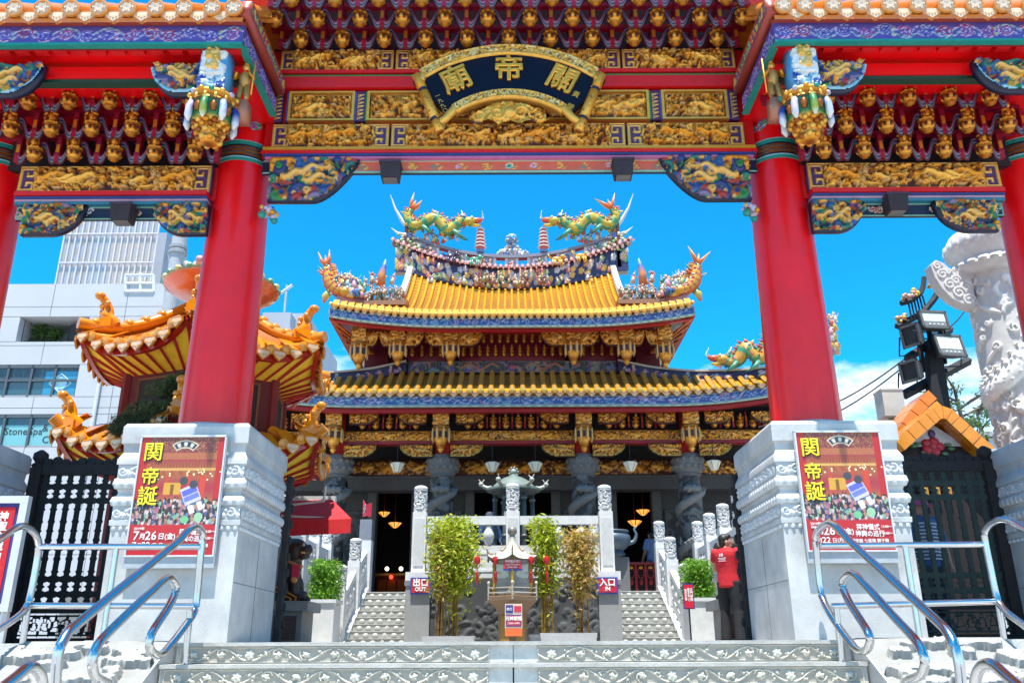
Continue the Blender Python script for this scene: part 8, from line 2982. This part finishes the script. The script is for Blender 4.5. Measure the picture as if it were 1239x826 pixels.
def MATS_cloth(col):
    nm = "cloth_%02d_%02d_%02d" % tuple(int(c * 99) for c in col[:3])
    if nm not in MATS: M(nm, col[:3], rough=.85, var=.15, scale=9, bump=.25, bscale=22)
    return nm
STAND = [((-.09, 0, .94), (-.10, .02, .50), (-.11, -.01, .09)), ((.09, 0, .94), (.10, .02, .50), (.11, -.01, .09))]
EASE = [((-.09, 0, .94), (-.11, .05, .50), (-.12, .0, .09)), ((.09, 0, .94), (.11, .00, .50), (.14, -.05, .09))]
mx = Q(881, 700, 13.75)
man, T_ = person("man in red printed T-shirt and black trousers, back turned, arms raised at a lion", mx.x, 13.75, Z0, 1.65, .62, (C(.55, .012, .022), C(.012, .012, .014)), EASE,
       [((-.25, .10, 1.14), (-.12, .30, 1.20)), ((.31, .02, 1.15), (.33, .24, 1.24))], head_turn=.95, sleeve=.5)
for s, w_, dz in (("吉", .075, 1.335),):
    pass
q = MB()
for (u, z_, w_, h_) in ((-.05, 1.345, .03, .045), (-.012, 1.345, .03, .045), (-.02, 1.295, .14, .012), (-.02, 1.272, .11, .010), (-.02, 1.25, .125, .010)):
    n = 5
    pts = []
    for i in range(n + 1):
        uu = u - w_ / 2 + w_ * i / n
        yy = -.012 - .1275 * math.sqrt(max(0, 1 - (uu / .20) ** 2)) - .004
        pts.append((uu, yy))
    q.surf([[T_((uu, yy, z_ - h_ / 2)), T_((uu, yy, z_ + h_ / 2))] for uu, yy in pts], C(.72, .66, .66))
q.build("shirt_print", "print", man, ang=0, kind="stuff")
c = Q(592, 640, 18.9)
person("worker in a dark blue shirt and cap standing behind the landing balustrade", c.x, 18.95, TZ, 1.72, 2.6, (C(.02, .06, .15), C(.02, .02, .03)), STAND, [((-.26, .04, 1.12), (-.2, .22, .98)), ((.26, .04, 1.12), (.2, .22, .98))], sleeve=1.8, hat=C(.05, .06, .10))
c = Q(838, 650, 20.4)
person("visitor with black hair in a white top near the right dragon column", c.x, 20.6, TZ, 1.64, .5, (C(.68, .68, .70), C(.45, .02, .02)), STAND, [((-.25, .02, 1.12), (-.22, .2, 1.0)), ((.25, .02, 1.12), (.22, .2, 1.0))], sleeve=.6)
c = Q(788, 680, 21.6)
person("visitor in a pale blue shirt at the edge of the right doorway", c.x + .05, 21.6, TZ, 1.66, -.6, (C(.22, .32, .55), C(.06, .08, .16)), STAND, [((-.25, .02, 1.12), (-.2, .16, .95)), ((.25, .02, 1.12), (.2, .16, .95))], sleeve=.8)
c = Q(1122, 680, 10.3)
vis, T_ = person("visitor in a blue and white striped shirt and pink hat behind the right iron gate", c.x, 10.3, Z0, 1.64, 2.9, (C(.05, .12, .30), C(.03, .035, .05)), STAND, [((-.26, .02, 1.12), (-.24, .1, .88)), ((.26, .02, 1.12), (.24, .1, .88))], sleeve=.95, hat=C(.62, .10, .22))
q = MB()
for kz in range(11):
    z_ = .93 + kz * .042
    for i in range(18):
        a0_, a1_ = i * 2 * math.pi / 18, (i + 1) * 2 * math.pi / 18
        r = lambda a, e=.012: (( .186 + e) * math.cos(a), -.005 + (.134 + e) * math.sin(a))
        q.add([T_((*r(a0_), z_)), T_((*r(a1_), z_)), T_((*r(a1_), z_ + .018)), T_((*r(a0_), z_ + .018))], [(0, 1, 2, 3)], C(.66, .68, .72))
q.build("shirt_stripe", "matte", vis, ang=0, kind="stuff")

# ------------------------------------------------------------ bamboo in white planters
def bamboo(px_, Y, py_top, wpx, cols, n, label, culmc, dense=1.0, base_py=None):
    c = Q(px_, 700, Y)
    root = empty("bamboo_clump", (c.x, Y, Z0 + .12), label, "bamboo", "bamboo clumps in white planters")
    zt_ = Q(px_, py_top, Y).z
    w = wpx * .5 / F * (Y * CT + 1.2 * ST) 
    rn = random.Random(int(px_))
    tips = []
    for k in range(11):
        a, r = rn.uniform(0, 6.28), rn.uniform(.02, .6) * w
        x0_, y0_ = c.x + r * math.cos(a) * .8, Y + r * math.sin(a) * .5
        lean = rn.uniform(-.35, .35) * w
        ht = rn.uniform(.78, 1.0) * (zt_ - Z0 - .12)
        q = MB()
        pts = [(x0_ + lean * t * t, y0_, Z0 + .12 + ht * t) for t in np.linspace(0, 1, 12)]
        rr = [.0115 * (1 - .55 * t) for t in np.linspace(0, 1, 12)]
        q.tube(pts, rr, 6, culmc)
        for p in pts[1:-1]: q.lathe([(.015, -.006), (.016, 0), (.015, .006)], 6, p, C(culmc[0] * .7, culmc[1] * .7, culmc[2] * .7))
        q.build("culm", "leaf", root, ang=60)
        tips += [(Vector(p), t) for p, t in zip(pts, np.linspace(0, 1, 12)) if t > .16]
    def gen(rn):
        p, t = rn.choice(tips)
        s = (.30 + .70 * min(1, max(0, t - .12) * 1.7)) * w
        return p + Vector((rn.gauss(0, .42) * s, rn.gauss(0, .34) * s, rn.gauss(0, .10)))
    q = MB(); 
    def gen2(rn):
        while True:
            p = gen(rn)
            t = (p.z - Z0) / (zt_ - Z0)
            if abs(p.x - c.x) < w * 1.02 and p.z < zt_ + .03 and rn.random() < (.015 + 1.1 * min(1, max(0, t - .34) * 2.6)): return p
    leaves(q, rn, int(n * dense), gen2, .10, cols, .35)
    q.build("foliage", "leaf", root, ang=0)
LIMEC = [C(.50, .58, .02), C(.40, .52, .02), C(.60, .62, .04), C(.24, .38, .02), C(.68, .66, .08)]
DRYC = [C(.68, .50, .14), C(.58, .36, .09), C(.72, .58, .22), C(.52, .50, .06), C(.66, .34, .10)]
CULM = C(.60, .36, .05)
bamboo(549, 14.9, 626, 66, LIMEC, 6500, "dense lime green bamboo clump left of the incense kiosk", CULM)
bamboo(534, 14.75, 640, 28, DRYC + LIMEC[:1], 1000, "thin dry pinkish brown bamboo at the left edge of the green clump", C(.40, .22, .08), 1.0)
bamboo(661, 14.9, 626, 40, LIMEC, 2600, "slim lime green bamboo clump right of the incense kiosk", CULM)
bamboo(701, 14.8, 636, 42, DRYC, 2600, "dry straw coloured bamboo clump near the entrance sign", C(.48, .26, .06))
for (a, b, Y, zt_, lb) in ((514, 573, 14.9, .20, "low white planter under the left green bamboo"), (655, 719, 14.85, .24, "low white planter under the dry bamboo"), (642, 654, 15.0, .22, "small grey planter between the kiosk and the right planter")):
    p0, p1 = Q(a, 772, Y), Q(b, 772, Y)
    q = MB()
    q.add([(p0.x, Y - .25, Z0), (p1.x, Y - .25, Z0), (p1.x, Y + .25, Z0), (p0.x, Y + .25, Z0), (p0.x - .03, Y - .28, zt_), (p1.x + .03, Y - .28, zt_), (p1.x + .03, Y + .28, zt_), (p0.x - .03, Y + .28, zt_)],
          [(0, 1, 5, 4), (1, 2, 6, 5), (2, 3, 7, 6), (3, 0, 4, 7)], C(.62, .62, .62))
    q.add([(p0.x, Y - .25, zt_ - .03), (p1.x, Y - .25, zt_ - .03), (p1.x, Y + .25, zt_ - .03), (p0.x, Y + .25, zt_ - .03)], [(0, 1, 2, 3)], C(.05, .035, .025))
    tag(q.build("planter", "matte", ang=0), lb, "planter", "planters along the landing")

# ------------------------------------------------------------ incense kiosk in front of the landing
def kiosk():
    Y = 14.7
    c = Q(620, 700, Y); x = c.x
    root = empty("incense_kiosk", (x, Y, Z0), "hexagonal glass incense kiosk with silver bell roof and red signs, in front of the landing", "kiosk")
    z = lambda py: zy(py, Y)
    def hx(R, k, zz, off=math.pi / 6): 
        a = k * math.pi / 3 + off
        return (x + R * math.cos(a), Y + R * math.sin(a), zz)
    q = MB(); q.lathe([(.27, Z0), (.27, z(742)), (.33, z(735)), (.46, z(727)), (.47, z(722)), (.40, z(720))], 6, (x, Y, 0), C(.27, .17, .10), a0=math.pi / 6); q.build("base", "matte", root, ang=20)
    for k in range(6):
        a, b = hx(.275, k, 0), hx(.275, k + 1, 0)
        q = MB(); p, r_ = Vector(a).lerp(Vector(b), .2), Vector(a).lerp(Vector(b), .8)
        n_ = ((p + r_) / 2 - Vector((x, Y, 0))); n_.z = 0; n_.normalize()
        q.add([tuple(p + n_ * .006)[:2] + (Z0 + .05,), tuple(r_ + n_ * .006)[:2] + (Z0 + .05,), tuple(r_ + n_ * .006)[:2] + (z(745),), tuple(p + n_ * .006)[:2] + (z(745),)], [(0, 1, 2, 3)], C(.40, .24, .06, .3))
        q.build("base_panel", "paint", root, ang=0)
    q = MB()
    for k in range(6):
        a, b = hx(.45, k, z(718)), hx(.45, k + 1, z(718))
        q.tube([a, b], .014, 6, C(.45, .42, .36, .4)); q.tube([(a[0], a[1], z(726)), (a[0], a[1], z(707))], .018, 6, C(.55, .5, .42, .4)); q.ell((a[0], a[1], z(706)), .028, C(.7, .62, .4, .5), 7, 5)
        q.tube([(a[0] * 1.0, a[1], z(712)), (b[0], b[1], z(712))], .009, 5, C(.4, .36, .3, .4))
    q.build("railing", "paint", root, ang=60, kind="stuff")
    for k in range(6):
        q = MB(); a = hx(.345, k, z(720)); q.tube([a, (a[0], a[1], z(676))], .028, 8, C(.80, .50, .08, .6))
        for t in np.linspace(0, 1, 14):
            q.ell((a[0] + .02 * math.cos(t * 20), a[1] + .02 * math.sin(t * 20), z(720) + (z(676) - z(720)) * t), .02, C(.75, .48, .12, .6), 6, 4)
        q.build("post", "paint", root, ang=180)
    m = bpy.data.materials.new("sheen_glass"); m.use_nodes = True
    nt = m.node_tree; bs = nt.nodes["Principled BSDF"]; bs.inputs["Base Color"].default_value = (.75, .85, .82, 1); bs.inputs["Roughness"].default_value = .05  # pale green-white body colour stands in for bright reflections on the panes
    tr = nt.nodes.new("ShaderNodeBsdfTransparent"); tr.inputs[0].default_value = (.75, .82, .8, 1); mxs = nt.nodes.new("ShaderNodeMixShader"); mxs.inputs[0].default_value = .38
    nt.links.new(tr.outputs[0], mxs.inputs[1]); nt.links.new(bs.outputs[0], mxs.inputs[2]); nt.links.new(mxs.outputs[0], nt.nodes["Material Output"].inputs[0]); MATS["sheen_glass"] = m
    for k in range(6):
        a, b = hx(.335, k, 0), hx(.335, k + 1, 0)
        q = MB(); q.add([(a[0], a[1], z(719)), (b[0], b[1], z(719)), (b[0], b[1], z(678)), (a[0], a[1], z(678))], [(0, 1, 2, 3)]); q.build("pane", "sheen_glass", root, ang=0)
    q = MB(); q.lathe([(.16, z(719)), (.17, z(712)), (.12, z(709)), (.10, z(704)), (.13, z(700)), (.07, z(696)), (.08, z(692)), (.05, z(689)), (.02, z(686))], 12, (x, Y, 0), C(.14, .015, .03))
    for k in range(6): q.ell(hx(.14, k, z(706)), .04, C(.18, .02, .04), 6, 5)
    q.build("burner", "paint", root, ang=50)
    # bell shaped roof with upturned corners
    g = []
    for a in np.linspace(0, 2 * math.pi, 49):
        col = []
        cor = abs(((a - math.pi / 6) % (math.pi / 3)) / (math.pi / 3) - .5) * 2
        for t in np.linspace(0, 1, 12):
            R = .37 * (1 - t) ** 2.6 + .055 + .05 * (1 - t) * (cor ** 3 if t < .3 else 0)
            col.append((x + R * math.cos(a), Y + R * math.sin(a), z(678) + (z(649) - z(678)) * t + .07 * (1 - t) ** 6 * cor ** 3))
        g.append(col)
    q = MB(); q.surf(g, C(.66, .63, .56, .3)); 
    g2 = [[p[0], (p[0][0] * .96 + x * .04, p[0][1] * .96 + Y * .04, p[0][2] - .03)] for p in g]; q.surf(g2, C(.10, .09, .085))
    q.build("bell_roof", "paint", root, ang=60)
    q = MB(); q.lathe([(.055, z(650)), (.045, z(647)), (.075, z(645)), (.08, z(641)), (.06, z(638)), (.01, z(637))], 14, (x, Y, 0), C(.25, .23, .2, .7)); q.build("finial_ball", "paint", root, ang=60)
    for k in range(6):
        q = MB()
        a = k * math.pi / 3 + math.pi / 6
        pts = [(x + R * math.cos(a), Y + R * math.sin(a), zz) for R, zz in ((.13, z(660)), (.21, z(668)), (.31, z(673)), (.40, z(673)), (.48, z(668)), (.50, z(663)), (.46, z(661)))]
        q.tube(pts, [.012, .014, .014, .014, .013, .010, .006], 6, C(.40, .34, .24, .5))
        for j in range(4): q.ell((pts[1 + j][0], pts[1 + j][1], pts[1 + j][2] + .03), (.02, .02, .026), C(.5, .42, .28, .5), 6, 4)
        q.build("roof_dragon", "paint", root, ang=180)
    for (px_, lb) in ((599.5, "l"), (642.5, "r"), (577.5, "a"), (661.5, "b")):
        cc = Q(px_, 677, Y - .3)
        q = MB(); q.lathe([(.012, -.075), (.045, -.05), (.05, 0), (.045, .045), (.012, .06)], 10, (cc.x, Y - .3, cc.z), C(.60, .015, .02)); q.tube([(cc.x, Y - .3, cc.z - .07), (cc.x, Y - .3, cc.z - .22)], .008, 5, C(.6, .02, .02)); q.lathe([(.012, -.17), (.022, -.16), (.026, 0), (.012, .01)], 8, (cc.x, Y - .3, cc.z - .2), C(.58, .02, .02)); q.tube([(cc.x, Y - .3, cc.z + .05), (cc.x, Y - .3, cc.z + .12)], .005, 4, GOLD3)
        o = q.build("red_lantern", "paint", ang=50)
        tag(o, {"l": "small red lantern with tassel at the kiosk's front left corner", "r": "small red lantern with tassel at the kiosk's front right corner", "a": "small red lantern with tassel against the left green bamboo", "b": "small red lantern with tassel against the right green bamboo"}[lb], "lantern", "red lanterns round the kiosk")
    # signs
    a = Q(609, 676, Y - .36); b = Q(632, 690, Y - .36)
    q = MB(); q.box(a.x, b.x, Y - .37, Y - .35, b.z, a.z, C(.04, .05, .35)); q.box(a.x + .008, b.x - .008, Y - .376, Y - .3705, b.z + .035, a.z - .006, C(.60, .015, .03)); o = q.build("top_sign", "print", root, ang=0)
    text("sign_text", "奉納線香受付", .042, ((a.x + b.x) / 2, Y - .38, a.z - .035), root, "print_white", ext=.001, off=.001)
    text("sign_text", "お線香は中央の香炉へ", .024, ((a.x + b.x) / 2, Y - .38, a.z - .09), root, "print_white", ext=.001, off=.0005)
    text("sign_text", "御参拝の皆様へ", .024, ((a.x + b.x) / 2, Y - .38, a.z - .13), root, "print_white", ext=.001, off=.0005)
    a = Q(611, 730, Y - .52); b = Q(632, 769, Y - .52)
    q = MB(); q.box(a.x, b.x, Y - .53, Y - .51, b.z, a.z, C(.74, .55, .42)); q.box(a.x, b.x, Y - .535, Y - .5305, b.z, b.z + (a.z - b.z) * .24, C(.72, .13, .02))
    m_ = (a.z - b.z)
    q.box(a.x + .012, b.x - .012, Y - .536, Y - .5306, b.z + m_ * .29, b.z + m_ * .66, C(.03, .06, .3)); q.box(a.x + .025, b.x - .025, Y - .541, Y - .5365, b.z + m_ * .32, b.z + m_ * .63, C(.50, .01, .05))
    q.box(a.x + .012, a.x + .13, Y - .536, Y - .5306, b.z + m_ * .71, b.z + m_ * .96, C(.03, .04, .25)); q.box(a.x + .145, b.x - .012, Y - .536, Y - .5306, b.z + m_ * .74, b.z + m_ * .93, C(.55, .02, .05))
    q.build("front_sign", "print", root, ang=0)
    text("sign_text", "元神朝禮", .068, ((a.x + b.x) / 2, Y - .544, b.z + m_ * .53), root, "print_white", ext=.001, off=.002, sx=.95); text("sign_text", "ご自由にお取り", .03, ((a.x + b.x) / 2, Y - .544, b.z + m_ * .39), root, "print_white", ext=.001, off=.0005)
    text("sign_text", "出口", .045, (a.x + .07, Y - .54, b.z + m_ * .83), root, "print_white", ext=.001, off=.001)
kiosk()
# direction signs on the landing plinths, and the one on a stand
for (px_, py_, jp, en, lb) in ((509, 708.5, "出口", "OUT", "blue edged red exit sign reading OUT on the left landing plinth"), (735, 708, "入口", "IN", "blue edged red entrance sign reading IN on the right landing plinth")):
    Y = 15.95
    c = Q(px_, py_, Y)
    w, h = .185, .145
    root = empty("direction_sign", c, lb, "sign", "direction signs at the stairs")
    q = MB(); q.box(c.x - w, c.x + w, Y - .02, Y, c.z - h, c.z + h, C(.03, .05, .32)); q.build("board", "print", root, ang=0)
    q = MB(); q.box(c.x - w + .028, c.x + w - .028, Y - .026, Y - .0205, c.z - h + .028, c.z + h - .028, C(.58, .01, .03)); q.build("panel", "print", root, ang=0)
    text("sign_text", jp, .145, (c.x, Y - .03, c.z + .045), root, "print_white", ext=.001, off=.005)
    text("sign_text", en, .095, (c.x, Y - .03, c.z - .062), root, "print_white", ext=.001, off=.004)
Y = 13.9
c = Q(833, 721, Y)
root = empty("standing_sign", (c.x, Y, Z0), "narrow red notice with white vertical writing on a thin black pole", "sign")
q = MB(); q.box(c.x - .085, c.x + .085, Y - .015, Y, c.z - .19, c.z + .19, C(.02, .03, .18)); q.box(c.x - .072, c.x + .072, Y - .02, Y - .0155, c.z - .175, c.z + .175, C(.58, .01, .03)); q.build("board", "print", root, ang=0)
q = MB(); q.tube([(c.x, Y + .02, Z0), (c.x, Y + .02, c.z)], .013, 8, BLACK); q.lathe([(.13, Z0), (.13, Z0 + .02), (.03, Z0 + .03)], 12, (c.x, Y + .02, 0), BLACK); q.build("pole", "matte", root, ang=40)
for i, s in enumerate(("正門参拝", "線香を持って", "階段は右側")):
    text("sign_text", "\n".join(s), .05 if i == 0 else .034, (c.x + .045 - .045 * i, Y - .022, c.z + .02), root, "print_white", ext=.001, off=.001)

# ------------------------------------------------------------ on the landing and by the doors
def shelter():
    x, Y = .02, 17.5
    root = empty("incense_shelter", (x, Y, 1.2), "round verdigris bronze incense burner shelter on the landing with dragon tipped eaves", "incense burner")
    z = lambda py: zy(py, Y)
    V = C(.20, .25, .22, .25)
    ce = z(593)
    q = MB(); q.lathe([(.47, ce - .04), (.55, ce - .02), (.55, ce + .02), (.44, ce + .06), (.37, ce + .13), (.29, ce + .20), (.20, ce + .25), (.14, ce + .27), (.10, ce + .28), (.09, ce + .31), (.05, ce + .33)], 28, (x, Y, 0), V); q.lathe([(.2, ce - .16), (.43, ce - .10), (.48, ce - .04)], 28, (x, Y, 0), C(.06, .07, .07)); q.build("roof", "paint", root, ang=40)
    q = MB(); zf = ce + .38
    q.ell((x, Y, zf), (.07, .07, .07), C(.30, .33, .29, .3), 12, 8)
    for k in range(9):
        a = k * 2 * math.pi / 9; q.ell((x + .09 * math.cos(a), Y, zf + .09 * math.sin(a)), .027, C(.28, .3, .26, .3), 6, 5)
    q.build("finial", "paint", root, ang=180)
    for k in range(6):
        a = k * math.pi / 3 + .05
        ca, sa = math.cos(a), math.sin(a)
        q = MB()
        q.tube([(x + R * ca, Y + R * sa, zz) for R, zz in ((.45, ce + .05), (.54, ce + .04), (.61, ce + .07), (.66, ce + .10))], [.05, .045, .04, .03], 7, C(.38, .38, .33, .2))
        q.ell((x + .67 * ca, Y + .67 * sa, ce + .12), (.055, .055, .05), C(.45, .44, .38, .2), 7, 5)
        for j in (-1, 1): q.tube([(x + .66 * ca, Y + .66 * sa, ce + .14), (x + (.66 + j * .06) * ca - .03 * sa * j, Y + (.66 + j * .06) * sa, ce + .22)], [.02, .006], 5, C(.45, .44, .38, .2))
        q.build("eave_dragon", "paint", root, ang=180)
        q = MB(); q.tube([(x + .38 * ca, Y + .38 * sa, 1.2), (x + .38 * ca, Y + .38 * sa, ce - .1)], .045, 9, C(.10, .11, .10, .2))
        for zz in (1.3, 1.7, 2.1, ce - .2): q.ell((x + .38 * ca, Y + .38 * sa, zz), (.065, .065, .05), C(.14, .15, .14, .2), 8, 5)
        q.build("post", "paint", root, ang=180)
    q = MB(); q.lathe([(.16, 1.2), (.2, 1.28), (.12, 1.36), (.3, 1.46), (.40, 1.62), (.40, 1.72), (.34, 1.78), (.38, 1.84), (.38, 1.88), (.30, 1.88), (.28, 1.8)], 20, (x, Y, 0), C(.16, .15, .12, .4)); q.build("burner_bowl", "paint", root, ang=50)
shelter()
c = Q(751, 648, 18.4)
root = empty("incense_pot", (c.x - .05, 18.5, 1.12), "blue grey bronze incense pot with curled handles on a stone stand by the right doorway", "incense pot")
q = MB(); q.lathe([(.20, c.z - .40), (.28, c.z - .34), (.22, c.z - .26), (.34, c.z - .16), (.40, c.z - .02), (.38, c.z + .06), (.33, c.z + .10), (.37, c.z + .15), (.35, c.z + .17), (.28, c.z + .15)], 20, (c.x - .12, 18.9, 0), C(.10, .14, .18, .4)); q.build("bowl", "paint", root, ang=50)
q = MB(); q.tube(spline([(c.x + .2, 18.9, c.z - .1), (c.x + .34, 18.9, c.z - .06), (c.x + .40, 18.9, c.z + .08), (c.x + .36, 18.9, c.z + .2), (c.x + .42, 18.9, c.z + .26)], 4), [.05 - .002 * i for i in range(17)], 8, C(.12, .17, .20, .4)); q.build("handle", "paint", root, ang=180)
q = MB(); q.box(c.x - .45, c.x + .2, 18.75, 19.2, TZ, c.z - .4, C(.16, .16, .16)); q.build("stand", "matte", root, ang=0)
c = Q(770, 697, 20.0)
root = empty("carved_altar", (c.x, 20.3, TZ), "red altar table with pierced gilt carving in the right doorway", "altar table")
q = MB(); q.box(c.x - .46, c.x + .46, 20.0, 20.6, c.z + .26, c.z + .32, C(.30, .02, .02)); q.build("top", "paint", root, ang=0)
for k in range(5):
    q = MB(); xx = c.x - .44 + k * .22
    q.box(xx - .025, xx + .025, 20.02, 20.08, TZ, c.z + .259, C(.42, .012, .02)); q.build("leg", "paint", root, ang=0)
    if k < 4:
        q = MB(); q.tube([(xx + .11 + .075 * math.cos(a), 20.04, c.z + .08 + .12 * math.sin(a)) for a in np.linspace(0, 6.28, 13)], .014, 5, C(.48, .02, .03)); q.ell((xx + .11, 20.03, c.z + .2), (.06, .02, .04), GOLD, 7, 5); q.ell((xx + .11, 20.03, c.z - .12), (.05, .02, .07), C(.4, .012, .02), 6, 5); q.build("pierced_panel", "paint", root, ang=180)
q = MB(); q.box(c.x - .46, c.x + .46, 20.3, 20.58, TZ, c.z + .2, C(.03, .006, .008)); q.build("cabinet", "paint", root, ang=0)
c = Q(445, 613, 18.9)
root = empty("door_flag", (c.x, 18.95, TZ), "small folded red and white sign above the left stair newel", "sign")
q = MB(); q.add([(c.x - .10, 18.9, c.z - .22), (c.x - .02, 18.85, c.z - .20), (c.x - .02, 18.85, c.z + .04), (c.x - .11, 18.9, c.z + .17)], [(0, 1, 2, 3)], C(.60, .02, .06)); q.add([(c.x - .015, 18.852, c.z - .20), (c.x + .09, 18.9, c.z - .22), (c.x + .09, 18.9, c.z + .10), (c.x - .015, 18.852, c.z + .05)], [(0, 1, 2, 3)], C(.52, .02, .05)); q.build("board", "print", root, ang=0)
q = MB(); q.tube([(c.x - .085, 18.88, c.z - .05), (c.x - .04, 18.85, c.z + .05)], .012, 4, WHITE); q.tube([(c.x - .085, 18.88, c.z - .14), (c.x - .04, 18.85, c.z - .04)], .012, 4, WHITE); q.build("white_mark", "print", root, ang=0, kind="stuff")
q = MB(); q.tube([(c.x, 18.9, TZ + 1.55), (c.x, 18.9, c.z)], .012, 5, BLACK); q.build("pole", "matte", root, ang=0)
print("objects", len(bpy.data.objects), "tris", sum(len(o.data.polygons) for o in bpy.data.objects if o.type == 'MESH'))
